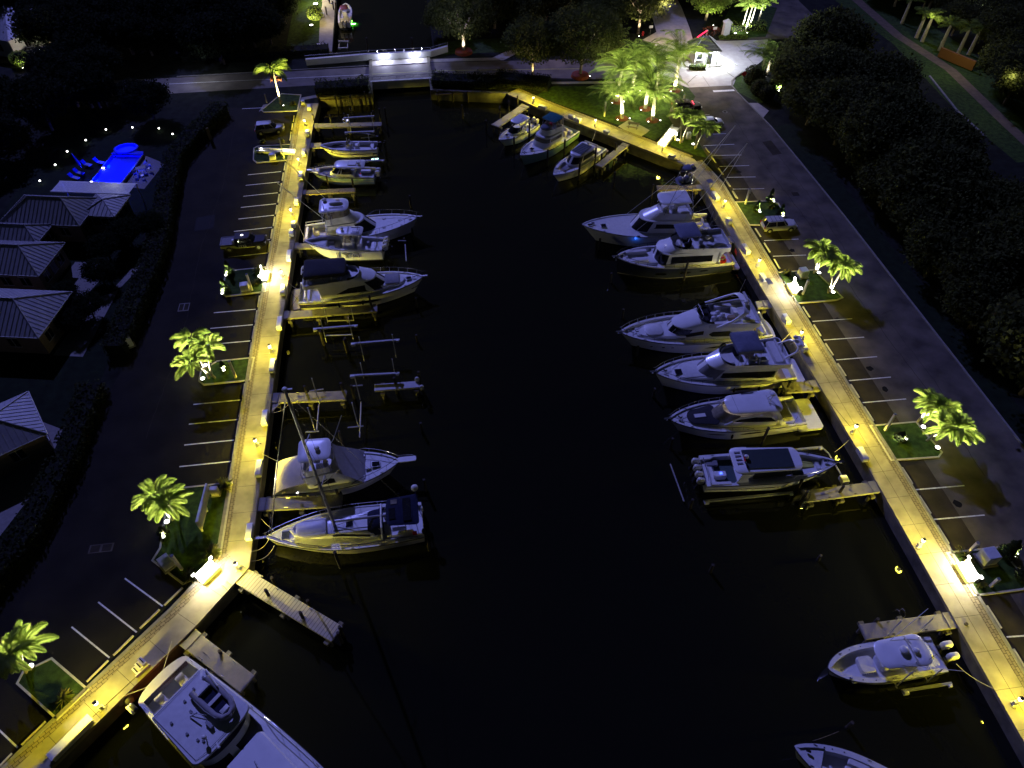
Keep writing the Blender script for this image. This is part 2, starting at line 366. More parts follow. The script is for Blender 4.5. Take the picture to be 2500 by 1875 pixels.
def stops(ys, x0, x1, lab, grp):
    for k in range(len(ys)-1):
        y0, y1 = ys[k], ys[k+1]; L = abs(y1-y0)
        line('wheel_stop', (x0+(x1-x0)*k/max(1, len(ys)-2), y0-.35), (x0+(x1-x0)*k/max(1, len(ys)-2), y1+.35), .16, Z3, 'kerby', .1, lab, 'wheel stop', grp)
stops([105]+LY, -22.55, -22.95, 'pale wheel stop in the row between the upper left planting islands', 'wheel stops of the left upper parking row')
stops([73]+LY2+[61.8], -23.15, -23.2, 'pale wheel stop in the row between the middle left planting islands', 'wheel stops of the left middle parking row')
stops([57.8]+LY3+[43.8], -23.2, -23.2, 'pale wheel stop in the row above the wide notice board island', 'wheel stops of the left lower parking row')
stops([120.2,117.4,114.6,111.2], -22.3, -22.4, 'pale wheel stop beside the silver car bay', 'wheel stops beside the silver car')
for a, b2 in ((('o',1050,55),('o',1370,290)),(('o',825,255),('o',1150,510)),(('o',600,465),('o',920,725)),(('o',-60,1290),('o',145,1485))):
    line('parking_line', g(*a), g(*b2), .13, Z3)
for i, (a, b2) in enumerate(((('o',1540,135),('o',1385,285)),(('o',1345,320),('o',1180,480)),(('o',1125,540),('o',955,708)),(('o',912,750),('o',730,930)),(('o',385,1265),('o',180,1465)),(('o',100,1535),('o',-60,1700)))):
    line('wheel_stop', g(*a), g(*b2), .16, Z3, 'kerby', .1, 'pale wheel stop beside the slanting walkway at bottom left', 'wheel stop', 'wheel stops of the slanting row')
line('parking_line', (-31.5,123.6), (-27.9,123.5), .13, Z3)
# right side lines
RY = []
for a, b2 in ((('c',1860,1308),('c',2110,1303)),(('c',1925,1400),('c',2175,1392)),(('c',1990,1492),('c',2230,1488)),(('c',2040,1592),('c',2260,1588)),(('h',1415,208),('h',1680,204)),
              (('h',1680,643),('h',1970,630)),(('h',1755,775),('h',2035,765)),(('i',430,1325),('i',765,1302)),(('i',525,1482),('i',865,1458)),(('i',628,1650),('i',975,1622)),
              (('q',655,209),('q',970,182)),(('q',757,374),('q',1085,346)),(('q',1155,1027),('q',1522,996)),(('q',1293,1250),('q',1674,1217)),(('c',1760,965),('c',1840,963)),(('c',1870,1127),('c',1980,1123)),(('c',1790,1225),('c',2050,1213))):
    line('parking_line', g(*a), g(*b2), .13, Z3); RY.append(g(*a))
sp = [(('c',1805,1240),('c',1840,1287),0),(('c',1860,1320),('c',1895,1372),0),(('c',1915,1415),('c',1955,1470),0),(('c',1975,1510),('c',2015,1570),0),(('c',2035,1610),('c',2065,1665),0),
      (('h',1350,125),('h',1388,185),0),(('h',1415,228),('h',1455,290),0),(('h',1605,543),('h',1650,612),0),(('h',1680,665),('h',1728,742),0),(('h',1765,803),('h',1812,882),0),
      (('i',348,1203),('i',405,1292),1),(('i',440,1355),('i',500,1450),1),(('i',538,1513),('i',602,1612),1),(('q',570,82),('q',630,175),1),(('q',667,238),('q',730,338),1),(('q',768,407),('q',838,514),1),
      (('q',1052,862),('q',1130,985),2),(('q',1182,1075),('q',1267,1207),2),(('q',1315,1295),('q',1403,1434),2),(('n',1900,288),('n',2022,478),3),(('n',2125,652),('n',2265,880),3)]
sl = ['pale wheel stop in the upper right parking row', 'pale wheel stop in the right row between the palm islands', 'pale wheel stop in the right row below the palm pair island', 'pale wheel stop at the lower right edge']
for a, b2, k in sp: line('wheel_stop', g(*a), g(*b2), .17, Z3, 'kerby', .1, sl[k], 'wheel stop', 'wheel stops, right row %s' % ['one','two','three','four'][k])
line('stop_line', g('c',1872,766), g('c',2050,757), .6, Z3)
line('parking_line', g('n',2070,550), g('n',2350,530), .13, Z3)
def seam(pts, name='paving_seam', m='kerb'):
    b = MB()
    for p, q in zip(pts, pts[1:]):
        p, q = Vector(xy(p)), Vector(xy(q)); n = Vector((-(q-p).y, (q-p).x)).normalized()*.05
        b.quad((*(p+n), Z2+.006), (*(q+n), Z2+.006), (*(q-n), Z2+.006), (*(p-n), Z2+.006))
    o = b.obj(name, M[m], smooth=False); flip_fix(o); tag(o, kind='structure')
seam([g('G',720,740), g('G',920,1040)]); seam([g('G',1380,340), g('G',1690,690)])
seam([g('G',540,985), g('G',690,850), g('G',1100,740)], m='asphaltnew'); seam([g('G',1020,665), g('G',1330,880)], m='asphaltnew')
# manholes and drains
def disc(name, c, r, r2, m, m2, lab):
    e = empty(name, (c.x, c.y, Z3), 0, lab, 'drain')
    part('frame', m, e, lambda b: b.loft([[(r*cos(a*pi/10), r*sin(a*pi/10), z) for a in range(20)] for z in (0, .012)]), False)
    part('cover', m2, e, lambda b: b.loft([[(r2*cos(a*pi/10), r2*sin(a*pi/10), z) for a in range(20)] for z in (.012, .02)]), False)
disc('manhole_cover', g('c',1971,940), .45, .27, 'kerb', 'asphaltnew', 'round manhole with pale ring in the road below the gate')
def drain(p, a, b2, lab, m='kerb'):
    e = empty('drain_grate', (p.x, p.y, Z3), 0, lab, 'drain')
    part('frame', m, e, lambda b: b.box((0,0,.01), (a,b2,.02)), False)
    for s in (-1, 1): part('grate', 'asphaltnew', e, lambda b: b.box((s*a*.24,0,.024), (a*.38,b2*.8,.012)), False)
drain(g('e',1550,1205), 1.3, 1.5, 'pale double drain grate in the left road')
drain(g('i',285,250), 1.0, .9, 'dark square drain grate in the right road', 'asphaltnew')
drain(g('j',850,1650), 2.2, .9, 'faint long drain grate in the lower left road', 'asphalt')
# kerb of right-hand road
rk = [(56,118.6),(57.5,106),(58,94),(58.5,80),(58.9,52),(59.1,37),(59.4,-30)]
strip('kerb', 'kerb', rk, 0, .22, -.1, .03)
strip('kerb', 'kerb', [(56,118.6),(55.9,120.8),(56.6,122.9),(57.7,124.2),(60,126.3)], 0, -.25, -.1, .05)
strip('kerb', 'kerb', [(-9.2,137.5),(-45,137.5)], 0, -.2, -.1, .05)
strip('kerb', 'kerb', [(91.7,98),(91.9,107),(94,120)], 0, .3, -.1, .05)
struct('sidewalk', 'side', [xy(p) for p in (g('d',80,790),g('d',160,790),g('d',245,850),g('d',200,905),g('d',240,960))], Z2)
struct('lawn', 'grass', [(56.3,118.6),(56.2,120.8),(58,124),(61,126),(63,121),(60.5,113.9),(58.6,114)], Z3)
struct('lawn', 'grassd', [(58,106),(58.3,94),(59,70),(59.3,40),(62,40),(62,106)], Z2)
# ---- planting islands
def island(pts, lab):
    P = [xy(p) if isinstance(p, Vector) else p for p in pts]
    a = sum(P[i][0]*P[(i+1) % len(P)][1]-P[(i+1) % len(P)][0]*P[i][1] for i in range(len(P)))
    if a < 0: P = P[::-1]
    ring = P+[P[0], P[1]]; q = offs(ring, .17); q = [q[i] for i in range(1, len(P)+1)]; outer = [ring[i] for i in range(1, len(P)+1)]
    b = MB(); n = len(q)
    for i in range(n):
        j = (i+1) % n; A, B2, C, D = outer[i], outer[j], q[j], q[i]
        b.quad((*A,-.1),(*B2,-.1),(*B2,.05),(*A,.05)); b.quad((*A,.05),(*B2,.05),(*C,.05),(*D,.05)); b.quad((*D,.05),(*C,.05),(*C,-.05),(*D,-.05))
    o = b.obj('island_kerb', M['kerby'], smooth=False); tag(o, kind='structure')
    b = MB(); b.prism(q, -.12, .0); o = b.obj('lawn', M['grass'], smooth=False); tag(o, kind='structure')
island([g('b',130,930),g('b',150,948),g('b',440,935),g('b',470,800),g('b',300,790)], '')
island([g('b',65,1250),g('b',60,1350),g('b',90,1375),g('b',385,1350),g('b',405,1215),g('b',100,1232)], '')
island([g('f',520,868),g('f',200,900),g('f',175,935),g('f',128,1085),g('f',175,1120),g('f',518,1082)], '')
island([g('j',2150,40),g('j',1830,72),g('j',1690,160),g('j',1675,245),g('j',1715,278),g('j',2110,240)], '')
island([g('j',1965,1092),g('j',1530,1140),g('j',1400,1300),g('j',1345,1650),g('p',220,60),g('p',460,245),g('p',520,215),(-22.75,35.6)], '')
island([g('o',755,995),g('o',480,1262),g('o',135,950),g('o',190,845),g('o',440,725)], '')
island([g('h',1430,320),g('h',1680,312),g('h',1800,330),g('h',1860,440),g('h',1830,520),g('h',1550,517)], '')
island([g('i',130,915),g('i',440,892),g('i',690,1130),g('i',635,1152),g('i',285,1180)], '')
island([g('q',805,548),g('q',1160,517),g('q',1215,590),g('q',1358,752),g('q',1330,790),g('q',968,815)], '')
island([g('R',405,400),g('R',1490,285),g('R',2150,1060),g('R',1990,1165),g('R',970,1300)], '')

def crack(pts, w_=.05, m='asphaltnew', name='road_crack'):
    rr_ = random.Random(int(pts[0][0]*10)); P = []
    for (a, b_), (c, d) in zip(pts, pts[1:]):
        n = max(2, int(hypot(c-a, d-b_)/.8))
        for k in range(n): P.append((a+(c-a)*k/n+rr_.uniform(-.09,.09), b_+(d-b_)*k/n+rr_.uniform(-.09,.09)))
    b = MB(); A, B2 = offs(P, w_/2), offs(P, -w_/2)
    for i in range(len(P)-1): b.quad((*A[i],Z3-.002),(*B2[i],Z3-.002),(*B2[i+1],Z3-.002),(*A[i+1],Z3-.002))
    o = b.obj(name, M[m], smooth=False); flip_fix(o); tag(o, kind='structure')
crack([(52.5,112),(52.2,95),(52.9,80),(52.6,62),(53.3,45),(53,34)]); crack([(55.4,104),(55.8,84),(55.2,70)], .04); crack([(51.2,60),(54,59.2),(57.6,60.4)], .04); crack([(50.8,88),(53,87),(56.6,88.4)], .035); crack([(54.4,58),(54.8,48),(54.2,38)], .035)
crack([(-32,118),(-31.4,100),(-32.2,84),(-31.6,66),(-32.8,50)], .05); crack([(-29.5,95),(-33,93.6),(-36,94.2)], .04); crack([(-33.6,60),(-30.2,58.6)], .04)
struct('road_patch','asphaltnew',[(50.6,70.2),(53.4,70.6),(53.2,73.8),(50.5,73.5)],Z2+.001); struct('road_patch','asphaltnew',[(54.6,97),(56.2,97.3),(56,101.5),(54.4,101.2)],Z2+.001); struct('road_patch','stain',[(-33.8,88),(-31.2,88.4),(-31.5,91.8),(-34,91.3)],Z2+.001)
def stain(x, y, r, s_=1):
    rr_ = random.Random(int(x*y)); b = MB(); b.sheet([(x+r*rr_.uniform(.6,1.1)*cos(2*pi*k/11), y+r*rr_.uniform(.6,1.1)*sin(2*pi*k/11)) for k in range(11)], Z3-.0005); o = b.obj('oil_stain', M['stain'], smooth=False); flip_fix(o); tag(o, kind='structure')
for y in (53.8,50.9,47.9,65.8,68.7,97.6,91.7,88.8,100.5): stain(-25.6+.4*sin(y), y, .42+.15*sin(y*3))
for x,y in ((48.4,50.7),(48.6,47.4),(48.2,59),(48.5,32.2),(48.1,73),(47.5,93)): stain(x, y, .45)
# ------------------------------------------------------------------ bridge
e = empty('road_bridge', (-3.8,134,0), 0, 'concrete road bridge over the canal with white parapet and two bright lamps', 'bridge')
X = lambda x: x+3.8
part('deck', 'road', e, lambda b: b.prism([(X(-9.15),-3),(X(1.55),-3),(X(1.55),3.4),(X(-9.15),3.4)], -.6, -.06), False)
part('girder', 'stuccow', e, lambda b: b.loft([[(X(x),-3.45,-1.35),(X(x),-3.45,.12),(X(x),-3.02,.12),(X(x),-3.02,-1.35)] for x in (-9.3,-3.8,1.9)]), False)  # pale material carries the light that falls on the girder face
part('footway', 'side', e, lambda b: b.prism([(X(-9.15),3.41),(X(1.55),3.41),(X(1.55),5.6),(X(-9.15),5.6)], -.6, .02), False)
def railing(b, P, h, n, r=.045, z=0):
    P = [Vector(p) for p in P]; b.tube([(p.x,p.y,p.z+h) for p in P], r)
    for p, q in zip(P, P[1:]):
        k = max(1, round((q-p).length/n))
        for i in range(k+1):
            c = p+(q-p)*i/k; b.tube([c, c+Vector((0,0,h))], r*.9)
part('railing', 'steel', e, lambda b: railing(b, [(X(-10.4),-3.2,.12),(X(4.5),-3.15,.12)], .75, 1.5))
for nm, P in (('parapet', [(-21.4,139.5),(-9.6,140.3),(2.3,140.2),(5.7,142.0)]),):
    def f(b, P=P):
        R = []
        for p in P: R.append([(X(p[0]),p[1]-134-.14,-.1),(X(p[0]),p[1]-134-.14,1.05),(X(p[0]),p[1]-134+.45,1.05),(X(p[0]),p[1]-134+.45,-.1)])
        b.loft(R)
    flip_fix(part(nm, 'stuccow', e, f, False))
part('handrail', 'steel', e, lambda b: railing(b, [(X(p[0]),p[1]-134,1.15) for p in [(-21.4,139.5),(-9.6,140.3),(2.3,140.2),(5.7,142.0)]], .55, 1.6))
part('centre_line','yellow',e,lambda b: b.prism([(X(-9.1),.0),(X(1.5),.0),(X(1.5),.12),(X(-9.1),.12)],-.058,-.054),False)
for px in (1165, 1425):
    p = g('b', px, 478, 1.0); c = (X(p.x), 140.05-134-.0, .75)
    lf = part('bridge_lamp', 'ledw', e, lambda b: b.box((c[0], c[1]-.06, c[2]), (.5,.1,.16)), False)
    light('AREA', (c[0], c[1]-.3, c[2]+.2), 650, (.66,.70,1), .35, e, (c[0], c[1]-5.4, -.1)); light('POINT', (c[0], c[1]-.75, c[2]+.1), 330, (.66,.70,1), .15, e)
# shrubs on the bank slopes are below; canal bank walk
struct('sidewalk', 'side', [(-19.5,145),(-16.9,145),(-17.2,170),(-17.0,200),(-20,200),(-20,160)], Z3)
struct('lawn', 'grass', [(-26,146),(-19.6,146),(-20.1,200),(-26,200)], Z2)

# ------------------------------------------------------------------ lamp pedestals on the walkway
YEL = (1.0, .85, .06)
def batwing(o, up=.08):
    """lantern optics: even spread along the walk, cut off above by its hood"""
    d = o.data; d.use_nodes = True; n = d.node_tree; em = n.nodes['Emission']; ge = n.nodes.new('ShaderNodeTexCoord')
    sp = n.nodes.new('ShaderNodeSeparateXYZ'); n.links.new(ge.outputs['Normal'], sp.inputs[0])
    def mth(op, a, b2=None):
        k = n.nodes.new('ShaderNodeMath'); k.operation = op
        for i, v in enumerate((a, b2)):
            if v is None: continue
            if isinstance(v, (int, float)): k.inputs[i].default_value = v
            else: n.links.new(v, k.inputs[i])
        return k.outputs[0]
    z = mth('MULTIPLY', sp.outputs[2], -1.0)
    c = mth('MAXIMUM', z, .17); c3 = mth('POWER', c, -1.8)
    cut = mth('MULTIPLY', mth('ADD', z, -.055), 8.0); cut = mth('MINIMUM', mth('MAXIMUM', cut, mth('MULTIPLY', mth('GREATER_THAN', z, -.35), .014)), 1.0)
    sh = mth('SUBTRACT', 1.0, mth('MULTIPLY', mth('MINIMUM', mth('MAXIMUM', mth('MULTIPLY', sp.outputs[0], 2.0), 0.0), 1.0), .3))   # emission dimmed towards the water; no shield is built
    sl = mth('SUBTRACT', 1.0, mth('MULTIPLY', mth('MINIMUM', mth('MAXIMUM', mth('MULTIPLY', mth('ADD', mth('MULTIPLY', sp.outputs[0], -1.0), -.45), 4.0), 0.0), 1.0), mth('MAXIMUM', mth('SUBTRACT', .9, mth('MULTIPLY', c, 2.2)), 0.0)))   # and dimmed at low angles towards the car park
    n.links.new(mth('MULTIPLY', mth('MULTIPLY', mth('MULTIPLY', c3, cut), sh), sl), em.inputs['Strength'])
LAMPS = [(('b',515,1065),'nearest the bridge on the left walkway'),(('b',465,1390),'opposite the blue grey cabin boat at the left walkway'),(('f',750,435),'by the stern of the left fishing yacht'),
 (('f',672,960),'with a red life ring, beside the upper left lit bench'),(('f',580,1590),'between grey lockers at the middle of the left walkway'),(('k',205,800),'behind the boat with the cream cockpit cover'),
 (('k',80,1630),'at the left walkway corner by the plank pier'),(('o',868,1165),'on the slanting walkway at bottom left'),(('c',340,880),'at the far end of the slanting top right walkway'),
 (('c',862,1072),'between white lockers near the picnic table lawn'),(('c',1432,1285),'at the foot of the brightly lit path'),(('h',1325,365),'behind the tower fishing yacht'),
 (('h',1610,865),'near the twin palm island on the right walkway'),(('l',1615,505),'beside the radar mast of the lower flybridge yacht'),(('q',668,600),'opposite the square swim platform'),
 (('q',1160,1455),'above the lower right lit bench'),(('n',2105,1118),'at the bottom right of the walkway')]
def pedestal(loc, lab, e_=1.0):
    rz = radians(-43) if loc[1] < 30 and loc[0] < 0 else (0 if loc[0] < 0 else (pi if loc[1] < 93 else radians(-135)))
    sh_ = .42 if 93 < loc[1] and loc[0] > 0 else .22; loc = (loc[0]-cos(rz)*sh_, loc[1]-sin(rz)*sh_, 0)
    r = empty('lamp_pedestal', loc, rz, lab, 'lamp', 'lamp pedestals along the walkways')
    part('base', 'cream', r, lambda b: (b.box((0,0,.03), (.42,.42,.06)), b.box((0,0,.42), (.28,.28,.76), taper=.75)))
    part('lantern', 'steel', r, lambda b: (b.box((0,0,.82), (.24,.24,.05)), [b.tube([(sx*.11,sy*.11,.82),(sx*.13,sy*.13,1.26)], .016, 4) for sx in (-1,1) for sy in (-1,1)]))
    part('bulb', 'ledy', r, lambda b: b.ell((0,0,1.07), (.2,.2,.16), 8, 5))
    part('hood', 'black', r, lambda b: b.box((0,0,1.3), (.32,.32,.07), taper=.6))
    part('meter_box', 'cream', r, lambda b: b.box((.17,0,.42), (.12,.2,.3), ch=.02))
    part('power_cable', 'black', r, lambda b: b.tube([(.24,0,.42),(.4,.05,.35),(.42,.2,.06),(.3,.35,.03),(.15,.42,.03),(.1,.3,.03)], .022, 5))
    l = light('POINT', (0,0,1.07), 900*e_, YEL, .26, r); batwing(l)
    return r
LI = []
for (a, lab) in LAMPS:
    p = g(*a); LI.append(pedestal((p.x,p.y,0), 'cream lamp pedestal '+lab))
b = MB(); p = g('f', 700, 958, .6)
b.loft([[( .30*cos(a)+ .07*cos(a)*cos(t), .07*sin(t)*.9, .30*sin(a)+.07*sin(a)*cos(t)) for t in [2*pi*k/6 for k in range(6)]] for a in [2*pi*j/14 for j in range(15)]], False, False)
o = b.obj('life_ring', M['red'], None); o.location = (p.x+.15, p.y, .62); o.rotation_euler = (0,0,pi/2); tag(o, 'red life ring hung beside the pedestal at the upper left lit bench', 'life ring')

# ------------------------------------------------------------------ dock boxes
def dockbox(p, L, rz, lab, h=.62, w_=.62, m='boxw', grp='dock boxes on the walkways'):
    r = empty('dock_box', (p.x,p.y,0), rz, lab, 'dock box', grp)
    part('body', m, r, lambda b: b.box((0,0,h*.4), (w_*.92, L*.95, h*.8)))
    part('lid', m, r, lambda b: b.box((0,0,h*.88), (w_,L,h*.2), ch=.05))
    part('latch', 'steel', r, lambda b: b.box((-w_*.5,0,h*.74), (.03,.16,.08)), False)
    return r
DB = [('b',535,905,1.2,0,'white dock box below the left bridge shrubs'),('b',520,1120,1.3,0,'white dock box behind the first left lamp'),('b',490,1285,1.6,0,'white dock box at the bow of the open skiff'),
('b',464,1480,1.6,0,'white dock box below the lamp of the blue grey cabin boat'),('f',775,318,1.5,0,'grey topped dock box above the left fishing yacht lamp'),('f',748,510,1.0,0,'small dock box at the stern of the left fishing yacht'),
('f',731,582,1.2,0,'blue topped dock box near the bow of the lettered boat'),('f',712,775,2.0,0,'long white dock box above the life ring pedestal'),('f',660,1065,1.7,0,'dock box just below the upper left lit bench'),
('f',632,1345,2.0,0,'long white dock box at the short pier beside the dark canopy yacht'),('k',292,258,2.0,0,'long dock box opposite the empty boat lift'),('k',240,608,1.9,0,'dock box below the pier with boat lift posts'),
('k',200,950,1.9,0,'dock box at the cream covered stern'),('k',137,1380,1.7,0,'dock box facing the sailing yacht bow'),
('c',430,905,1.6,radians(48),'big white dock box near the top right walkway lamp'),('c',675,985,1.1,radians(48),'left one of two white dock boxes together by the lawn'),('c',725,1010,1.2,radians(48),'right one of two white dock boxes together by the lawn'),
('c',970,1115,1.0,radians(48),'single dock box below the picnic table'),('c',1520,1320,1.1,radians(50),'dock box just right of the lit path foot'),
('h',1268,270,1.8,.07,'tall white dock box behind the tower fishing yacht'),('h',1382,480,1.0,.07,'small dock box between the two right fishing yacht lamps'),('h',1525,720,1.9,.04,'long white dock box behind the dark hulled yacht'),
('h',1865,1310,1.5,.04,'white dock box behind the open flybridge yacht'),('l',1670,585,1.0,.04,'yellow lit dock box next to the radar mast'),('m',1885,378,1.6,.02,'grey dock box opposite the bow of the triple engine launch')]
for a, x, y, L, rz, lab in DB:
    p = g(a, x, y, .3); p2 = Vector((p.x, p.y, 0)); dockbox(p2, L, rz, lab)
p = g('h',1672,958,.15); dockbox(p, 1.6, .04, 'low grey dock box by the blue folding table', h=.35)
p = g('o',600,1405,.3); r = dockbox(p, 3.6, radians(-41)+0, 'very long white dock box on the slanting walkway', h=.6, w_=.8)
for k in range(3):
    p = g('o',1180+k*28,825-k*38,.2+.18*(2-k)); r = None
steps = empty('boarding_steps', (*g('o',1205,800)[:2],0), radians(-45), 'cream three step boarding stairs on the slanting walkway', 'steps')
for k in range(3):
    part('step', 'cream', steps, lambda b: b.box((0,-.55+.38*k,.12*(k+1)), (.8,.36,.24*(k+1))), False)
    part('tread', 'black', steps, lambda b: b.box((-.05,-.55+.38*k,.24*(k+1)+.008), (.6,.1,.012)), False)
part('side_rail', 'cream', steps, lambda b: b.box((.48,-.2,.2), (.12,1.3,.4)), False)
def ladder(p, rz, lab, h=.9):
    r = empty('dock_ladder', (p.x,p.y,0), rz, lab, 'ladder', 'dock ladders')
    for s in (-1,1): part('side_rail', 'steel', r, lambda b: b.tube([(s*.24,.6,.0),(s*.24,.5,h*.8),(s*.24,.2,h),(s*.24,-.12,h*.7),(s*.24,-.15,-2.2)], .025, 6))
    for z in (-.3,-.7,-1.1,-1.5): part('rung', 'steel', r, lambda b: b.tube([(-.24,-.15,z),(.24,-.15,z)], .022, 5))
ladder(g('p',800,265), radians(230), 'steel ladder below the plank pier root')
ladder(g('c',1600,1352), radians(-42), 'steel ladder right of the lit path dock box')
ladder(g('p',625,815,-.2), radians(230), 'steel ladder on the pier beside the large motor yacht')
ladder(g('b',885,905,-.2), 0, 'ladder hanging on the sea wall by the bridge')
ladder(g('m',1400,760,-.2), 0, 'ladder at the end of the pier beside the triple engine launch')
ladder(g('n',1150,400,-.2), 0, 'ladder hoops on the pier above the open fishing boat')
# folding table
p = g('h',1700,1000,.8); t = empty('folding_table', (p.x+.25,p.y,0), .05, 'blue topped folding table at the walkway edge', 'table')
part('tabletop', 'bimblue', t, lambda b: b.box((0,0,.95), (.65,1.1,.05)))
for sx in (-1,1):
    for sy in (-1,1): part('leg', 'steel', t, lambda b: b.tube([(sx*.28,sy*.45,.93),(sx*.3,sy*.5,0)], .02, 5))
p = g('h',1215,160,.5); t = empty('folding_table', (p.x,p.y,0), .15, 'small blue topped table at the bend above the tower yacht', 'table')
part('tabletop', 'bimblue', t, lambda b: b.box((0,0,.8), (.8,.9,.05)))
for sx in (-1,1):
    for sy in (-1,1): part('leg', 'steel', t, lambda b: b.tube([(sx*.33,sy*.4,.78),(sx*.33,sy*.42,0)], .02, 5))

# ------------------------------------------------------------------ brightly lit benches
def bench(c, rz, lab, e_=1):
    r = empty('lit_bench', (c[0],c[1],0), rz, lab, 'bench', 'white benches with floodlights')
    part('seat', 'stuccow', r, lambda b: b.box((0,.15,.42), (1.9,.62,.07), ch=.02))
    part('backrest', 'stuccow', r, lambda b: b.loft([[(-.95,-.22,.45),(.95,-.22,.45),(.95,-.15,.45),(-.95,-.15,.45)],[(-.95,-.48,1.0),(.95,-.48,1.0),(.95,-.42,1.02),(-.95,-.42,1.02)]]))
    part('front_board', 'stuccow', r, lambda b: b.box((0,.42,.2), (1.85,.05,.36)))
    for s in (-1,1):
        part('end_panel', 'stuccow', r, lambda b: b.box((s*.93,.1,.22), (.08,.66,.44)))
        pt = part('light_post', 'black', r, lambda b: b.box((s*1.0,-.5,.6), (.09,.09,1.2)))
        fl = part('floodlight', 'ledw', r, lambda b: b.box((s*1.0,-.42,1.2), (.3,.16,.16)), False)
        light('AREA', (s*.9,-.28,1.3), 380*e_, (1,.93,.78), .3, r, (s*.3,1.9,0))
    return r
def mid(p, q): return ((p.x+q.x)/2, (p.y+q.y)/2)
bench((-23.55,33.75), radians(-130), 'white bench with two floodlights where the left walkway bends')
bench((-22.75,76.1), radians(-90), 'white bench with two floodlights between life ring pedestal and juniper island')
bench((44.75,64.9), radians(90), 'white bench with two floodlights below the dark hulled yacht')
bench((45.0,25.0), radians(90), 'white bench with two floodlights at the lower right island')

# ------------------------------------------------------------------ lit paths
def litpath(A, B2, w_, lab, spots, e_=1):
    A, B2 = Vector(xy(A)), Vector(xy(B2)); t = (B2-A).normalized(); L = (B2-A).length; rz = atan2(t.y, t.x)
    r = empty('lit_path', (A.x,A.y,0), rz, lab, 'path')
    part('slab', 'stuccow', r, lambda b: b.box((L/2,0,-.03), (L,w_,.1)), False)
    for s in (-1,1):
        part('edge_wall', 'stuccow', r, lambda b: b.box((L/2,s*(w_/2+.1),.12), (L,.18,.5)), False)
    for k, u in enumerate(spots):
        s = 1 if k % 2 else -1
        part('path_light', 'ledw', r, lambda b: b.box((u,s*(w_/2-.02),.26), (.34,.06,.14)), False)
        light('AREA', (u,s*(w_/2-.12),.36), 38*e_, (1,.95,.86), .25, r, (u,-s*.3,-.0))
    return r
litpath(g('c',1435,1232), g('c',1560,1075), 1.25, 'white walled lit path between lawn and small palm cluster', [.5,1.4,2.4,3.4,4.4,5.2], 1.5)
litpath(g('b',415,1290), g('b',100,1275), .8, 'thin lit path across the upper left planting island', [.6,1.7,5.6], .8)

# ------------------------------------------------------------------ piers
def pier(A, B2, w_, lab, m='pierconc', posts=3, root=True, z=-.25, cap=True):
    A, B2 = Vector(A[:2]), Vector(B2[:2]); t = (B2-A).normalized(); L = (B2-A).length; rz = atan2(t.y, t.x)
    r = empty('finger_pier', (A.x,A.y,WZ), rz, lab, 'pier', 'finger piers'); zz = z-WZ
    part('deck', m, r, lambda b: b.box((L/2,0,zz-.12), (L,w_,.24), ch=.02), False)
    if root: part('root_step', 'pierconc', r, lambda b: b.box((.35,0,zz+.02), (.9,w_+.12,.1), ch=.02), False)
    for k in range(posts):
        u = .9+(L-1.3)*k/max(1, posts-1)
        part('bent', 'wallconc', r, lambda b: (b.box((u,0,zz-.42), (.45,w_+.7,.36)), b.tube([(u,-w_*.4,zz-.5),(u,-w_*.4,-1.5)], .16, 8), b.tube([(u,w_*.4,zz-.5),(u,w_*.4,-1.5)], .16, 8)), False)
    if cap:
        part('cleat', 'steel', r, lambda b: [(b.tube([(u-.16,s*(w_/2-.15),zz+.1),(u+.16,s*(w_/2-.15),zz+.1)], .03, 5), b.box((u,s*(w_/2-.15),zz+.04), (.12,.08,.1))) for u in (L*.35, L*.7) for s in (-1,1)])
    return r
P_ = lambda *a: g(*a, -.25)
pier((-19.0,*[P_('b',600,1058).y]), P_('b',1145,1045), 1.35, 'pier with an empty boat lift nearest the bridge')
pier((-19.5,P_('b',560,1228).y), P_('b',640,1222), 1.5, 'stub pier at the bow of the open skiff', posts=1, cap=False)
pier((-19.7,P_('b',520,1620).y), P_('b',925,1600), 1.1, 'narrow timber pier above the left fishing yacht', 'wood')
pier((-19.9,P_('f',780,690).y), P_('f',960,688), 1.2, 'stub pier at the bow of the lettered boat', posts=1, cap=False)
pier((-20.0,P_('f',690,1275).y), P_('f',1455,1215), 1.3, 'pier below the yacht with the dark canopy', posts=4)
pier((-20.1,P_('k',300,475).y), P_('k',790,455), 1.35, 'pier between the bare boat lift posts', posts=3)
pier((-20.1,P_('k',190,1195).y), P_('k',760,1165), 1.4, 'pier with a patterned lantern glow by the sailing yacht', posts=3)
pier(g('p',905,175,-.15), g('p',1650,625,-.15), 1.55, 'plank pier reaching out from the left walkway corner', 'planks', posts=3, root=False, z=-.1)
pier(g('p',500,650,-.25), g('p',960,1010,-.25), 1.6, 'pier beside the large motor yacht at bottom left', posts=3)
pier(g('c',1135,1215,-.25), g('c',905,1400,-.25), 1.2, 'timber topped pier beside the slim grey cruiser', posts=3)
pier(g('c',285,890,-.25), g('c',30,1060,-.25), 1.5, 'stepped wooden pier at the far right corner', 'planks', posts=2)
pier((40.6,P_('h',1200,195).y), P_('h',775,200), 1.25, 'pier above the tower fishing yacht', 'wood', posts=2)
pier((40.9,P_('h',1420,640).y), P_('h',1290,640), 1.35, 'stub pier between the tower yacht and dark hulled yacht', posts=1)
pier((41.1,P_('l',1390,215).y), P_('l',1270,220), 1.3, 'stub pier beside the open flybridge yacht', posts=1)
pier((41.4,P_('l',1780,905).y), P_('l',1500,920), 1.5, 'short pier under the blue canopy yacht', posts=2)
pier((41.8,P_('m',2010,650).y), P_('m',1400,730), 1.3, 'pier below the triple engine launch', posts=3)
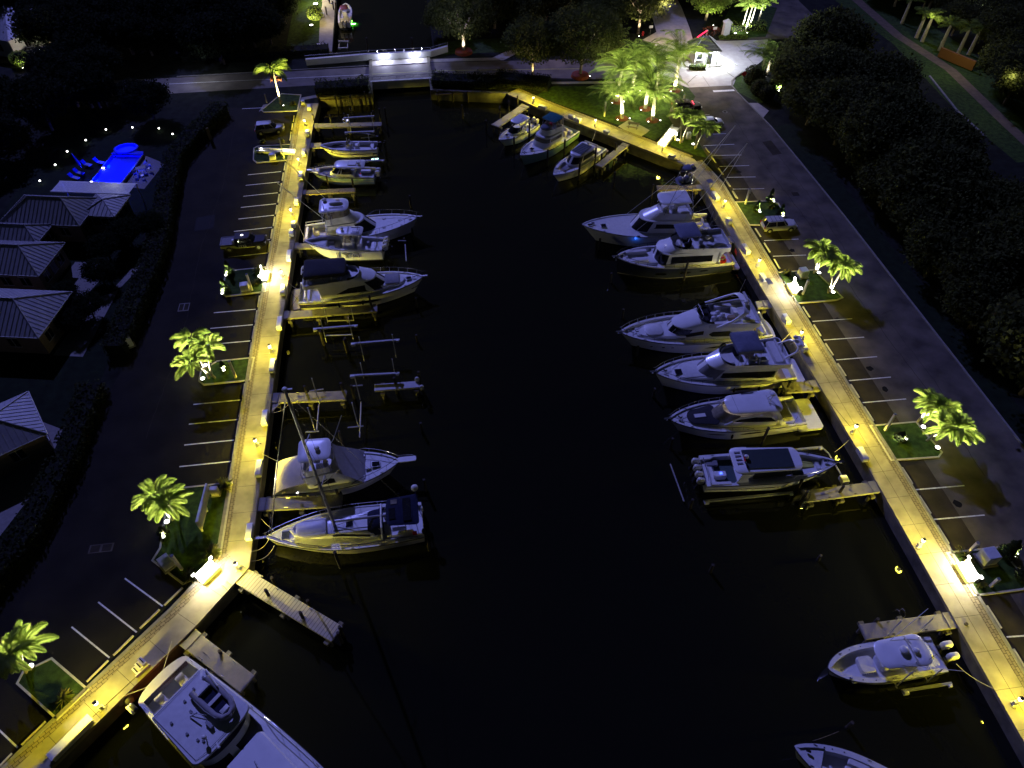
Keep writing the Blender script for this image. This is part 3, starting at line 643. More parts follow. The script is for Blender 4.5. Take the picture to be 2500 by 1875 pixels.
pier((41.9,P_('n',1620,410).y), P_('n',850,510), 1.35, 'pier with a dark hatch above the open fishing boat', posts=3)
# extra landing grid beyond the lift posts
pier(g('k',980,410,-.4), g('k',1285,385,-.4), 1.0, 'detached grey landing with white floats at its end', 'alu', posts=2, root=False, cap=False)
for x, y in ((1268,358),(1300,412)):
    p = g('k',x,y,-.3); b = MB(); b.ell((0,0,0), (.28,.28,.36), 10, 8); o = b.obj('mooring_float', M['boxw'], loc=(p.x,p.y,-.1)); tag(o, 'round white float at the end of the detached landing', 'float', 'floats of the detached landing')
# triangular brackets & step at pier root
for a in ((('k',285,505),('k',285,570),('k',350,500)),):
    b = MB(); b.prism([xy(g(*q, -.3)) for q in a], -.42, -.3); flip_fix(tag(b.obj('corner_platform', M['planks'], smooth=False), 'triangular platform in the corner of the left lift pier', 'platform'))
b = MB(); b.prism([xy(g('p',*q,-.11)) for q in ((955,122),(862,232),(985,246),(1080,175))], -.3, -.11); flip_fix(tag(b.obj('corner_platform', M['planks'], smooth=False), 'wedge shaped plank platform at the left walkway corner', 'platform'))
# concrete blocks under walkway
# ------------------------------------------------------------------ pilings
def pile(p, zt, lab, grp=None, r=.16, lean=(0,0)):
    b = MB(); b.tube([(lean[0]*-.3,lean[1]*-.3,-3.0-WZ), (lean[0],lean[1],zt-WZ)], r, 9, r*.9); o = b.obj('mooring_pile', M['pile'], loc=(p.x,p.y,WZ)); return tag(o, lab, 'pile', grp)
PL = [(('b',1190,1040,-1.8),1.0,'dark pile by the far end of the lift pier'),(('b',585,1060,-1.0),1.0,'pile at the root of the lift pier'),(('b',735,1110,-1.8),1.2,'pile half way along the lift pier'),(('b',1145,1060,-1.8),1.3,'pile at the tip of the lift pier'),
(('b',775,930,-1.8),.9,'first pile along the bridge sea wall'),(('b',905,930,-1.8),1.0,'second pile along the bridge sea wall'),(('b',1020,900,-1.8),1.0,'third pile along the bridge sea wall'),
(('b',1185,1330,-1.8),.9,'pile right of the open skiff'),(('b',920,1640,-1.8),.9,'pile at the end of the narrow timber pier'),(('b',705,1600,-1.8),.6,'pile beside the timber pier'),
(('b',1830,1000,-1.8),.7,'lone pile in open water below the bridge'),(('b',2145,1010,-1.8),.7,'pile left of the small white cabin boat'),(('b',2030,1130,-1.8),.7,'pile farther left of the small cabin boat'),
(('c',70,1050,-1.8),1.2,'pile at the stepped pier far end'),(('c',145,1000,-1.8),1.4,'tall pile on the stepped pier'),(('c',220,930,-1.8),.9,'pile at the root of the stepped pier'),(('c',190,1290,-1.8),1.0,'pile between the cabin boat and the green boat'),
(('c',318,1170,-1.8),1.0,'pile at the stern of the small white cabin boat'),(('c',470,1400,-1.8),1.1,'pile below the green hulled boat'),(('c',612,1320,-1.8),1.2,'pile at the green boat quarter'),(('c',735,1520,-1.8),1.3,'pile below the slim grey cruiser'),
(('c',868,1400,-1.8),1.4,'pile at the slim grey cruiser stern'),(('c',1035,1340,-1.8),1.0,'pile beside the timber topped pier'),(('c',920,1410,-1.8),.6,'pile at the timber topped pier end'),
(('f',1790,1210,-1.8),-.2,'low pile off the dark canopy yacht bow'),(('f',1760,640,-1.8),.2,'pile off the lettered boat engines'),(('f',1740,370,-1.8),.3,'pile above the left fishing yacht bow'),(('f',1420,1280,-1.8),1.5,'tall pile at the pier of the dark canopy yacht'),
(('f',1200,1590,-1.8),.4,'pile at the empty lift, left one'),(('f',1005,1530,-1.8),.6,'pile below the first bare lift beam'),
(('k',1268,95,-1.8),-.6,'submerged looking pile in the dark water centre'),(('k',780,480,-1.8),.9,'pile at the end of the bare lift pier'),(('k',540,500,-1.8),.9,'pile at the middle of the bare lift pier'),(('k',1300,700,-1.8),-.3,'low pile far off the cream covered boat'),
(('k',765,790,-1.8),.6,'pile above the cream covered boat'),(('k',1325,1100,-1.8),.2,'pile behind the sailing yacht radar post'),(('k',1350,1500,-1.8),-.2,'pile behind the sailing yacht stern'),(('k',750,1620,-1.8),1.2,'leaning pile below the sailing yacht hull'),
(('k',1290,400,-1.8),.8,'pile at the detached landing end'),(('k',1130,440,-1.8),.8,'pile beside the detached landing'),(('k',750,1180,-1.8),.5,'pile at the end of the lantern pier'),
(('p',1160,390,-1.8),1.0,'first pile along the plank pier'),(('p',1420,560,-1.8),1.0,'second pile along the plank pier'),(('p',1690,690,-1.8),.3,'pile cluster at the end of the plank pier'),(('p',1700,640,-1.8),.2,'second pile of the cluster ending the plank pier'),
(('p',1190,270,-1.8),.3,'pile on the upper side of the plank pier'),(('p',1460,440,-1.8),.2,'far pile on the upper side of the plank pier'),(('p',770,790,-.8),.2,'pile on the pier beside the large motor yacht'),
(('h',285,720,-1.8),0,'low pile off the tower yacht bow'),(('h',1000,980,-1.8),1.3,'pile beside the dark hull'),(('h',380,1000,-1.8),-.2,'low pile off the dark hulled yacht bow'),(('h',480,1300,-1.8),-.3,'low pile above the open flybridge yacht bow'),
(('h',725,290,-1.8),.6,'pile at the end of the pier above the tower yacht'),(('h',405,200,-1.8),.9,'pile by the palm reflections'),
(('l',255,650,-1.8),-.2,'low pile between the two big flybridge yachts'),(('l',395,1000,-1.8),-.3,'low pile below the blue canopy yacht bow'),(('l',540,1430,-1.8),-.1,'low pile below the hardtop cruiser bow'),(('l',1310,1400,-1.8),1.1,'tall pile beside the hardtop cruiser hull'),(('l',1215,930,-1.8),.9,'pile below the blue canopy yacht hull'),
(('l',1500,990,-1.8),.7,'pile at the end of the short pier'),(('m',1310,720,-1.8),.9,'pile beside the triple engine launch hull'),(('m',1650,770,-1.8),.9,'slanting pile on the launch pier'),(('m',1360,800,-1.8),.6,'pile at the launch pier end'),
(('m',430,830,-1.8),-.2,'low pile off the launch engines'),(('m',600,1370,-1.8),-.4,'low pile in the dark lower water'),(('m',1510,1270,-1.8),-.9,'barely showing pile in the lower right water'),
(('n',910,480,-1.8),.2,'pile at the end of the hatch pier'),(('n',1640,520,-1.8),.2,'stub pile below the right walkway'),(('n',715,1320,-1.8),-.4,'pile with a mooring line to the lowest boat')]
for a, zt, lab in PL: pile(g(*a), zt, lab, None)
for x in (1625,1750,1875,1995): pile(g('b',x,860,-1.8), .2, 'short pile in front of the right bridge sea wall', 'piles of the right bridge sea wall', .18)
# waler beams
b = MB(); b.tube([g('b',600,850,-.3), g('b',1060,820,-.3)], .12, 6); tag(b.obj('waler_beam', M['wood']), 'timber rail along the left bridge sea wall', 'beam')
b = MB(); b.tube([g('b',1600,800,-.3), g('b',2150,770,-.3)], .14, 6); tag(b.obj('waler_beam', M['wood']), 'concrete rail along the right bridge sea wall', 'beam')

# ------------------------------------------------------------------ boat lifts
def lift(beams, posts, guides, lab, extra=()):
    c = beams[0][0]; r = empty('boat_lift', (c.x,c.y,WZ), 0, lab, 'boat lift'); O = Vector((c.x,c.y,WZ))
    for A, B2 in beams:
        bm_ = part('top_beam', 'alu', r, lambda b: (b.loft([[P-O+Vector((0,dy,dz)) for dy,dz in ((-.11,-.11),(.11,-.11),(.11,.11),(-.11,.11))] for P in (A,B2)])), False)
        part('motor', 'boxw', bm_, lambda b: (b.box(tuple(A-O+Vector((.25,-.2,.05))), (.45,.3,.3), ch=.04), b.box(tuple(B2-O+Vector((-.25,-.2,.05))), (.3,.22,.24), ch=.03)), False)
    for p, zt in posts:
        part('post', 'pile', r, lambda b: b.tube([(p.x-O.x,p.y-O.y,-1.2),(p.x-O.x,p.y-O.y,zt-WZ)], .15, 8))
    for p, zb, zt in guides:
        part('guide_post', 'boxw', r, lambda b: b.tube([(p.x-O.x,p.y-O.y,zb-WZ),(p.x-O.x,p.y-O.y,zt-WZ)], .055, 6))
    for A, B2 in extra:
        part('cradle_beam', 'alu', r, lambda b: b.tube([A-O, B2-O], .08, 6))
    return r
lift([(g('b',825,998,1.0), g('b',1085,980,1.0)),(g('b',835,1120,.6), g('b',1085,1110,.6))], [(g('b',850,1080,-1.8),.9),(g('b',1090,1060,-1.8),.9)],
     [(g('b',885,1090,0),-.5,2.6),(g('b',1080,1090,0),-.5,2.9)], 'empty boat lift beside the top left pier', [(g('b',960,1120,.2),g('b',1085,1140,.2)),(g('b',970,1165,0),g('b',1115,1150,0))])
lift([(g('b',1010,1358,0), g('b',1170,1355,0))], [(g('b',1090,1330,-1.8),.2),(g('b',1185,1280,-1.8),.2)], [(g('b',870,1280,-.2),-.5,2.2),(g('b',1055,1270,-.2),-.5,2.6)], 'boat lift holding the open skiff', [(g('b',1070,1300,-.2),g('b',1090,1360,-.2))])
lift([(g('f',915,1395,.6), g('f',1290,1365,.6)),(g('f',1235,1520,.6), g('f',1645,1485,.6))], [(g('f',1000,1520,-1.8),.5),(g('f',1210,1580,-1.8),.5)],
     [(g('f',1030,1310,-.3),-.8,2.6),(g('f',1250,1290,-.3),-.8,2.8),(g('f',1020,1480,-.3),-.8,2.8),(g('f',1248,1460,-.3),-.8,2.9),(g('f',1340,1640,-.3),-.8,3.2),(g('f',1610,1610,-.3),-.8,3.0)], 'bare boat lift frame in the empty left berth',
     [(g('f',1040,1325,-.5),g('f',1260,1320,-.5)),(g('f',1020,1450,-.5),g('f',1240,1442,-.5))])
lift([(g('k',815,325,.6), g('k',1148,308,.6))], [(g('k',845,480,-1.8),.5),(g('k',1130,420,-1.8),.5)],
     [(g('k',605,500,-.3),-.6,3.6),(g('k',880,475,-.3),-.6,3.4),(g('k',575,680,-.3),-.6,3.2),(g('k',865,650,-.3),-.6,3.3),(g('k',905,330,-.3),-.5,2.0),(g('k',1115,305,-.3),-.5,2.0)], 'boat lift posts and winches around the left centre pier',
     [(g('k',540,430,.3),g('k',635,415,.3)),(g('k',515,705,.3),g('k',605,700,.3)),(g('k',800,675,.3),g('k',905,665,.3)),(g('k',820,395,.3),g('k',900,390,.3)),(g('k',605,520,-.6),g('k',590,690,-.6)),(g('k',890,500,-.6),g('k',880,740,-.6))])
lift([(g('f',1150,800,-1.4), g('f',1500,790,-1.4))], [(g('f',1690,700,-1.8),-.3)], [(g('f',1467,730,-.2),-.8,3.0)], 'boat lift under the lettered boat', [(g('f',1630,650,-.3),g('f',1700,650,-.3)),(g('f',1690,680,-.6),g('f',1700,820,-.6))])
lift([(g('n',1180,1010,-.8), g('n',1600,945,-.8))], [], [(g('n',1145,960,-.8),-1.2,2.2),(g('n',1400,925,-.8),-1.2,2.0),(g('n',1045,555,-.8),-1.2,2.6),(g('n',1310,525,-.8),-1.2,2.4)], 'low boat lift frame beside the open fishing boat', [(g('n',1120,920,-.8),g('n',1140,990,-.8)),(g('n',1375,890,-.8),g('n',1400,930,-.8))])
t = lift([(g('m',1260,345,-.9), g('m',1545,318,-.9)),(g('m',545,775,-1.1), g('m',1300,700,-1.1))], [], [], 'floating boat lift under the triple engine launch', [(g('m',1545,320,-.8),g('m',1600,370,-.8)),(g('m',1600,370,-.8),g('m',1730,590,-.8)),(g('m',265,460,-1.6),g('m',380,775,-1.6))])
part('pump_box', 'boxw', t, lambda b: b.box(tuple(g('m',1730,590,-.4)-Vector(t.location)), (.75,.8,.5), ch=.04))

line('centre_line', (1.7,134.2), (30,131.4), .12, Z3, 'yellow'); line('centre_line', (-9.3,134.1), (-60,135.2), .12, Z3, 'paint')
# ------------------------------------------------------------------ boats
def lerp(a, b, t): return a+(b-a)*t
def outline(u0, u1, w0, w1, z, nose, tail=.25, n=2.3, camber=0):
    """half outline from the stern centreline to the nose tip, on the port side"""
    H = [(u0, 0.0)]
    for k in range(4):
        a = pi/2*k/3; H.append((u0+tail*(1-cos(a)), w0-tail+tail*sin(a)))
    for k in range(1, 4):
        t = k/4; H.append((lerp(u0+tail, u1-nose, t), lerp(w0, w1, t)))
    for k in range(0, 9):
        a = pi/2*k/8; H.append((u1-nose+nose*sin(a)**(2/n), w1*max(0, cos(a))**(2/n) if k < 8 else 0.0))
    return [(u, v, z) for u, v in H]
def full(H): return H+[(u, -v, z) for u, v, z in H[-2:0:-1]]
def lerpH(A, B, t): return [tuple(lerp(a, b, t) for a, b in zip(p, q)) for p, q in zip(A, B)]
class Boat:
    def __init__(s, name, stern, bow, B, fs, fb, label, cat='boat', hull='white', deckm='deck', z0=0, group=None, sw=.86, p=2.1, q=.85, rake=1.4, wide=.5,
                 floors=((0, 1, .12),), gw=.2, boot='anti', rub='black', cham=.86, stripe=None):
        d = Vector(bow)-Vector(stern); s.L = L = d.length; s.B = B; s.fs, s.fb, s.sw, s.p, s.q, s.wide, s.rake = fs, fb, sw, p, q, wide, rake
        s.r = empty(name, (stern[0], stern[1], WZ+z0), atan2(d.y, d.x), label, cat, group)
        N = 26; us = sorted(set([round(L*i/N, 3) for i in range(N)]+[L*.985, L*.998]+[round(f[0]*L, 3) for f in floors[1:]]+[round(f[0]*L+.02, 3) for f in floors[1:]]))
        mb = MB(); dk = MB(); bt = MB(); st = MB(); outer = []; inner = []; bott = []; strip_ = []
        for u in us:
            b = s.hb(u); z = s.zs(u); t = u/L; fl = cham*(1-.75*max(0, (t-wide)/(1-wide))**1.5)
            ru = lambda zz: u-rake*(max(0, (z-zz))/z)*max(0, (t-.45)/.55)**2*1.0
            oh = [(ru(z), b, z), (ru(z*.62), b*lerp(fl, 1, .8), z*.62), (ru(.12), b*lerp(fl, 1, .25), .12)]
            bo = [(ru(.12), b*lerp(fl, 1, .25), .12), (ru(-.12), b*fl*.97, -.12), (ru(-.5), .01, -.55)]
            outer.append(oh+[(x, -y, zz) for x, y, zz in oh[::-1]]); bott.append(bo+[(x, -y, zz) for x, y, zz in bo[::-1]])
            za, zb = z*.5, z*.38
            strip_.append([(ru(za), b*lerp(fl, 1, .66)+.012, za), (ru(zb), b*lerp(fl, 1, .52)+.012, zb)])
            f = [ff for ff in floors if u >= ff[0]*L-.001][-1]; dep = f[2]; gi = max(.0, b-(f[3] if len(f) > 3 else gw))
            q_ = [(u, b, z), (u, gi, z+.01), (u, gi*.985, z-dep)]
            inner.append(q_+[(x, -y, zz) for x, y, zz in q_[::-1]])
        def skin(m_, R, gap=False):
            o = len(m_.v); n = len(R[0])
            for r_ in R: m_.v += r_
            for i in range(len(R)-1):
                for j in range(n-1):
                    if gap and j == n//2-1: continue
                    a = o+i*n+j; m_.f.append((a, a+n, a+n+1, a+1))
        skin(mb, outer, True); mb.f.append(tuple(range(6)))
        skin(bt, bott); bt.f.append(tuple(range(6))); skin(dk, inner); dk.f.append(tuple(range(6))[::-1])
        s.hull = mb.obj('hull', M[hull], s.r, ang=30); s.bottom = bt.obj('bottom_paint', M[boot], s.hull); s.deck = dk.obj('deck', M[deckm], s.r, ang=25)
        if stripe:
            for sg in (1, -1):
                R = [[(x, sg*y, zz) for x, y, zz in r_] for r_ in strip_]; m2 = MB(); skin(m2, R); m2.obj('hull_stripe', M[stripe], s.hull)
        if rub:
            pa = [(u, s.hb(u)+.02, s.zs(u)-.08) for u in us]; pa = pa+[(x, -y, z) for x, y, z in pa[::-1]]
            m3 = MB(); m3.tube(pa, .045, 5); m3.obj('rub_rail', M[rub], s.hull)
    def hb(s, u):
        t = min(max(u/s.L, 0), 1)
        if t < s.wide: k = t/s.wide; w_ = lerp(s.sw, 1, k*(2-k))
        else: w_ = max(0, (1-((t-s.wide)/(1-s.wide))**s.p))**s.q
        return max(s.B/2*w_, .012)
    def zs(s, u): return lerp(s.fs, s.fb, min(max(u/s.L, 0), 1)**1.7)
    def part(s, name, m, fn, parent=None, smooth=True): return part(name, m, parent or s.r, fn, smooth)
    def house(s, name, m, rings, parent=None, top=True, camber=.07):
        R = [full(H) for H in rings]; b = MB()
        if top:
            H = rings[-1]; uc = (H[0][0]+H[-1][0])/2
            for k, zc in ((.72, camber*.8), (.35, camber)): R.append(full([(uc+(u-uc)*k, v*k, z+zc) for u, v, z in H]))
        b.loft(R, True, top); return b.obj(name, M[m], parent or s.r, ang=32)
    def glass(s, A, B2, t0, t1, i0, i1, name='window', m='glass', off=.03, parent=None, both=True):
        """pane between two outlines, from index i0 to i1 along the half outline; wraps the nose when both is None"""
        H0, H1 = lerpH(A, B2, t0), lerpH(A, B2, t1); uc = (A[0][0]+A[-1][0])/2; out = []
        def P(H, i):
            i0_ = int(min(i, len(H)-1)); f_ = i-i0_; p = Vector(H[i0_]); q = Vector(H[min(i0_+1, len(H)-1)]); c = p.lerp(q, f_)
            d = Vector((c.x-uc, c.y*1.6, 0)); d = d.normalized()*off if d.length > 1e-4 else d
            return (c.x+d.x, c.y+d.y, c.z)
        n = max(2, int((i1-i0)*2)); idx = [i0+(i1-i0)*k/n for k in range(n+1)]
        if both is None:
            lo = [P(H0, i) for i in idx]; hi = [P(H1, i) for i in idx]; lo += [(x, -y, z) for x, y, z in lo[-2::-1]]; hi += [(x, -y, z) for x, y, z in hi[-2::-1]]
            b = MB(); b.loft([lo, hi], False, False, False); return [b.obj(name, M[m], parent or s.r)]
        for sg in (1, -1):
            b = MB(); b.loft([[(x, sg*y, z) for x, y, z in (P(H0, i) for i in idx)], [(x, sg*y, z) for x, y, z in (P(H1, i) for i in idx)]], False, False, False)
            out.append(b.obj(name, M[m], parent or s.r))
        return out
    def side(s, A, B2, pts, name='side_window', m='glass', off=.03, parent=None):
        """pts: (u, z_low, z_high) along the flank of the house between outlines A and B2"""
        def hv(H, u):
            for p, q in zip(H[3:], H[4:]):
                if p[0] <= u <= q[0] and q[0] > p[0]: return lerp(p[1], q[1], (u-p[0])/(q[0]-p[0]))
            return H[4][1] if u < H[4][0] else H[-3][1]
        z0, z1 = A[0][2], B2[0][2]
        def V(u, z): t = (z-z0)/(z1-z0); return lerp(hv(A, u), hv(B2, u), t)+off
        for sg in (1, -1):
            b = MB(); lo = []; hi = []
            for (ua, la, ha), (ub, lb, hb_) in zip(pts, pts[1:]):
                for k in range(5):
                    t = k/4; u = lerp(ua, ub, t); l, h = lerp(la, lb, t), lerp(ha, hb_, t)
                    lo.append((u, sg*V(u, l), l)); hi.append((u, sg*V(u, h), h))
            b.loft([lo, hi], False, False, False); b.obj(name, M[m], parent or s.r)
    def hullwin(s, u0, u1, z0, z1, m='glass', name='hull_window', cut=.25, out=.0):
        for sg in (1, -1):
            b = MB(); lo = []; hi = []
            for k in range(9):
                u = lerp(u0, u1, k/8); e = min(1, min(k, 8-k)*cut*2+.15); zc = (z0+z1)/2; h = (z1-z0)/2*e; z = s.zs(u); t = u/s.L
                fl = .86*(1-.75*max(0, (t-s.wide)/(1-s.wide))**1.5)
                def hv(zz):
                    if zz > .62*z: return s.hb(u)*lerp(lerp(fl, 1, .8), 1, (zz-.62*z)/(.38*z))
                    return s.hb(u)*lerp(fl, 1, lerp(.25, .8, (zz-.12)/(.62*z-.12)))
                ru = lambda zz: u-s.rake*(max(0, (z-zz))/z)*max(0, (t-.45)/.55)**2
                lo.append((ru(zc-h), sg*(hv(zc-h)+.025+out), zc-h)); hi.append((ru(zc+h), sg*(hv(zc+h)+.025+out), zc+h))
            b.loft([lo, hi], False, False, False); b.obj(name, M[m], s.hull)
    def rail(s, u0, h=.6, inset=.12, step=1.2, bow=.35, m='steel', r=.028, name='bow_rail', slope=True):
        P = []; n = max(4, int((s.L-u0)/.6))
        for k in range(n+1):
            u = u0+(s.L-.15-u0)*k/n; P.append((u, max(s.hb(u)-inset, .06), s.zs(u), (h*min(1, .3+k/2.5) if slope else h)))
        pts = [(u, v, z+hh) for u, v, z, hh in P]+[(s.L+bow, 0, s.zs(s.L)+h+.05)]; pts += [(x, -y, z) for x, y, z in pts[-2::-1]]
        b = MB(); b.tube(pts, r, 5); k = max(1, int(step/.6))
        for u, v, z, hh in P[::k]:
            for sg in (1, -1): b.tube([(u-.1, sg*v, z), (u, sg*v, z+hh)], r*.8, 4)
        return b.obj(name, M[m], s.r)
    def slab(s, name, m, u0, u1, w0, w1, z, th=.12, nose=.5, tail=.35, camber=.1, n=2.6, parent=None, under=None):
        A = lambda i, zz: full(outline(u0+i, u1-i, w0-i, w1-i, zz, nose, tail, n)); b = MB(); uc = (u0+u1)/2
        R = [A(.1, z), A(.0, z+th*.35), A(.0, z+th*.6), A(.07, z+th)]
        for k in (.75, .4): R.append([(uc+(u-uc)*k, v*k, z+th+camber*(1-k*k)) for u, v, _ in A(.07, z)])
        b.loft(R); return b.obj(name, M[m], parent or s.r, ang=40)
    def pad(s, name, m, u, v, z, l, w_, h, parent=None, r=.12, back=0):
        b = MB(); A = lambda i, zz: [(u+x, v+y, zz) for x, y in rr(l-2*i, w_-2*i, r)]
        b.loft([A(.03, z), A(0, z+h*.3), A(0, z+h*.75), A(.05, z+h)])
        if back:
            b.loft([[(u-l/2+x, v+y, zz) for x, y in rr(.18, w_*.95, .06)] for zz in (z+h*.5, z+h+back)])
        return b.obj(name, M[m], parent or s.r)
    def tube(s, name, m, paths, r=.03, n=5, parent=None):
        b = MB()
        for p in paths: b.tube(p, r, n)
        return b.obj(name, M[m], parent or s.r)
    def both(s, pts): return [pts, [(x, -y, z) for x, y, z in pts]]
    def outboard(s, u, v, z, m='boxw', sc=1.0, tilt=0):
        e = s.part('outboard_motor', m, lambda b: b.loft([[(cx+x*cos(t_)*1.0, y*1.0, zz) for x, y in rr(l*sc, w_*sc, .12*sc)] for cx, t_, l, w_, zz in
            ((0,0,.5,.26,-.15*sc),(-.02,0,.66,.36,.05*sc),(-.04,0,.72,.42,.3*sc),(-.06,0,.66,.38,.52*sc),(-.08,0,.4,.24,.62*sc))]))
        part('leg', 'black', e, lambda b: (b.box((.02,0,-.6*sc), (.28*sc,.14*sc,1.0*sc)), b.box((.05,0,-.9*sc), (.5*sc,.3*sc,.04)), b.box((.32*sc,0,-.05*sc), (.35*sc,.25*sc,.3*sc))))
        part('badge', 'black', e, lambda b: [b.box((-.04,sg*.213*sc,.28*sc), (.4*sc,.012,.07*sc)) for sg in (1,-1)])
        e.location = (u, v, z); e.rotation_euler = (0, tilt, 0); return e
    def dome(s, u, v, z, r=.28, h=.3, name='radar_dome', m='boxw', parent=None):
        return s.part(name, m, lambda b: (b.tube([(u,v,z-.15),(u,v,z+.05)], r*.4, 8), b.ell((u,v,z+h*.35), (r,r,h*.6), 12, 6, -.8)), parent)
    def hatch(s, u, v, z, a=.6, b2=.6, m='glass', frame='steel', name='hatch', parent=None):
        h = s.part(name, frame, lambda b: b.box((u,v,z+.02), (a+.08,b2+.08,.05)), parent, False); part('hatch_glass', m, h, lambda b: b.box((u,v,z+.052), (a,b2,.016)), False); return h
    def cleats(s, us=(.08, .45, .85)):
        b = MB()
        for t in us:
            u = t*s.L
            for sg in (1, -1):
                v = max(0, s.hb(u)-.12)*sg; z = s.zs(u)+.06; b.tube([(u-.16,v,z),(u+.16,v,z)], .025, 5); b.box((u,v,z-.03), (.1,.05,.07))
        b.obj('cleats', M['steel'], s.r)
    def anchor(s, l=.5):
        L = s.L; z = s.zs(L)
        a = s.part('anchor_roller', 'steel', lambda b: (b.box((L+.05,0,z+.03), (l+.5,.22,.07)), b.box((L+l*.5,0,z-.05), (.2,.3,.2), taper=.5)))
        s.part('windlass', 'steel', lambda b: (b.tube([(L-1.1,0,z-.03),(L-1.1,0,z+.2)], .11, 8), b.box((L-1.3,.12,z+.05), (.3,.18,.14))))
    def rods(s, pts, h=1.6):
        s.tube('fishing_rod_holder', 'black', [[(u,v,z),(u-.25,v,z+h)] for u, v, z in pts], .018, 4)
    def whip(s, u, v, z, h=2.5, lean=(-.3,0)):
        return s.tube('antenna', 'boxw', [[(u,v,z),(u+lean[0],v+lean[1],z+h)]], .022, 4)
    def fenders(s, pts, m='black'):
        for u, sg in pts:
            v = (s.hb(u)+.12)*sg; z = s.zs(u); s.part('fender', m, lambda b: (b.ell((u,v,z-.75), (.14,.14,.38), 8, 6), b.tube([(u,v*.97,z),(u,v,z-.4)], .012, 3)))
def rr(l, w_, r, n=3):
    r = min(r, l/2*.98, w_/2*.98); P = []
    for cx, cy, a0 in ((l/2-r, w_/2-r, 0), (-l/2+r, w_/2-r, pi/2), (-l/2+r, -w_/2+r, pi), (l/2-r, -w_/2+r, 3*pi/2)):
        for k in range(n+1): a = a0+pi/2*k/n; P.append((cx+r*cos(a), cy+r*sin(a)))
    return P
def seats(_, b_, z, spec, m='cushion'):
    for (u, v, l, w_, h, bk) in spec: b_.pad('seat', m, u, v, z, l, w_, h, back=bk)
def textmesh(s, txt, m, parent, size, loc, rot, name='lettering', ext=.006, shear=0, sx=1, off=.012):
    c = bpy.data.curves.new('t', 'FONT'); c.body = txt; c.size = size; c.extrude = ext; c.shear = shear; c.align_x = 'CENTER'; c.align_y = 'CENTER'; c.resolution_u = 3; c.offset = size*off
    o = bpy.data.objects.new('t', c); COL.objects.link(o); dg = bpy.context.evaluated_depsgraph_get(); me = bpy.data.meshes.new_from_object(o.evaluated_get(dg)); bpy.data.objects.remove(o)
    me.materials.clear(); me.materials.append(M[m]); k = bpy.data.objects.new(name, me); COL.objects.link(k); k.parent = parent; k.location = loc; k.rotation_euler = rot; k.scale = (sx, 1, 1); return k
# ---- left column ----------------------------------------------------------
# open skiff on the lift
b = Boat('open_skiff', (-8.1,106.9), (-17.2,107.4), 2.9, 1.35, 1.75, 'open white skiff with one black outboard on the lift', 'boat', z0=1.1, floors=((0,1,.55),), gw=.28, deckm='cushion', stripe='black')
b.pad('leaning_post','cushion',3.2,0,.85,.6,.9,.8,back=.3); b.part('console','white',lambda m: m.loft([[(4.4+x,y,z) for x,y in rr(l,w_,.15)] for l,w_,z in ((1.2,1.0,.7),(1.1,.95,1.6),(.6,.8,1.9))]))
b.glass(outline(3.9,4.9,.45,.45,1.7,.4,.1),outline(4.0,4.8,.4,.38,2.2,.35,.1),0,1,6,15,'windscreen','clear',both=None)
b.pad('bow_seat','greyc',6.4,.7,.9,1.8,.5,.3); b.pad('bow_seat','greyc',6.4,-.7,.9,1.8,.5,.3); b.pad('stern_bench','cushion',.8,0,.8,.6,1.9,.4)
b.outboard(-.45,0,1.25,'black',1.05); b.cleats(); b.tube('grab_rail','steel',[[(4.0,-.55,1.4),(4.4,-.6,2.3),(4.4,.6,2.3),(4.0,.55,1.4)]])
# cabin boat
b = Boat('cabin_boat', (-8.6,100.2), (-18.5,101.4), 3.4, 1.3, 1.75, 'blue grey cabin boat with hardtop tied bow first above the underwater lamp', 'boat', hull='bluehull', z0=.35, floors=((0,.33,.7),(.33,.62,.12),(.62,.86,.45),(.86,1,.1)), stripe='cream')
A = outline(3.0,6.9,1.35,1.25,1.3,1.4,.2); C = outline(3.2,5.9,1.15,1.05,2.6,1.2,.2)
b.house('cabin','white',[A,lerpH(A,C,.35)],camber=0); b.glass(A,C,.35,.97,9,15,'windscreen',both=None); b.glass(A,C,.35,.97,4,8.6)
b.tube('roof_posts','white',b.both([(3.2,1.2,1.5),(2.3,1.15,2.7)])+b.both([(5.0,1.2,1.7),(4.7,1.1,2.7)]),.06)
ht = b.slab('hardtop','white',1.3,6.0,1.25,1.15,2.65,.16,1.0,.4); b.hatch(3.2,.1,2.92,1.2,1.0,'white','black',parent=ht); b.dome(2.2,.3,3.0,.26); b.whip(1.8,.9,2.8,2.6)
b.pad('bow_cushion','greyc',7.3,0,.95,1.5,1.2,.3); b.pad('cockpit_seat','cushion',1.5,-.9,.75,1.6,.6,.4); b.pad('cockpit_table','red',2.2,.2,1.1,.3,.3,.25); b.pad('helm_seat','greyc',3.9,.5,1.0,.6,.6,.6,back=.5)
b.rail(6.5,.35,.1,1.2,.15); b.outboard(-.5,.42,1.1,'boxw',1.15); b.outboard(-.5,-.42,1.1,'boxw',1.15); b.cleats(); b.anchor(.3)
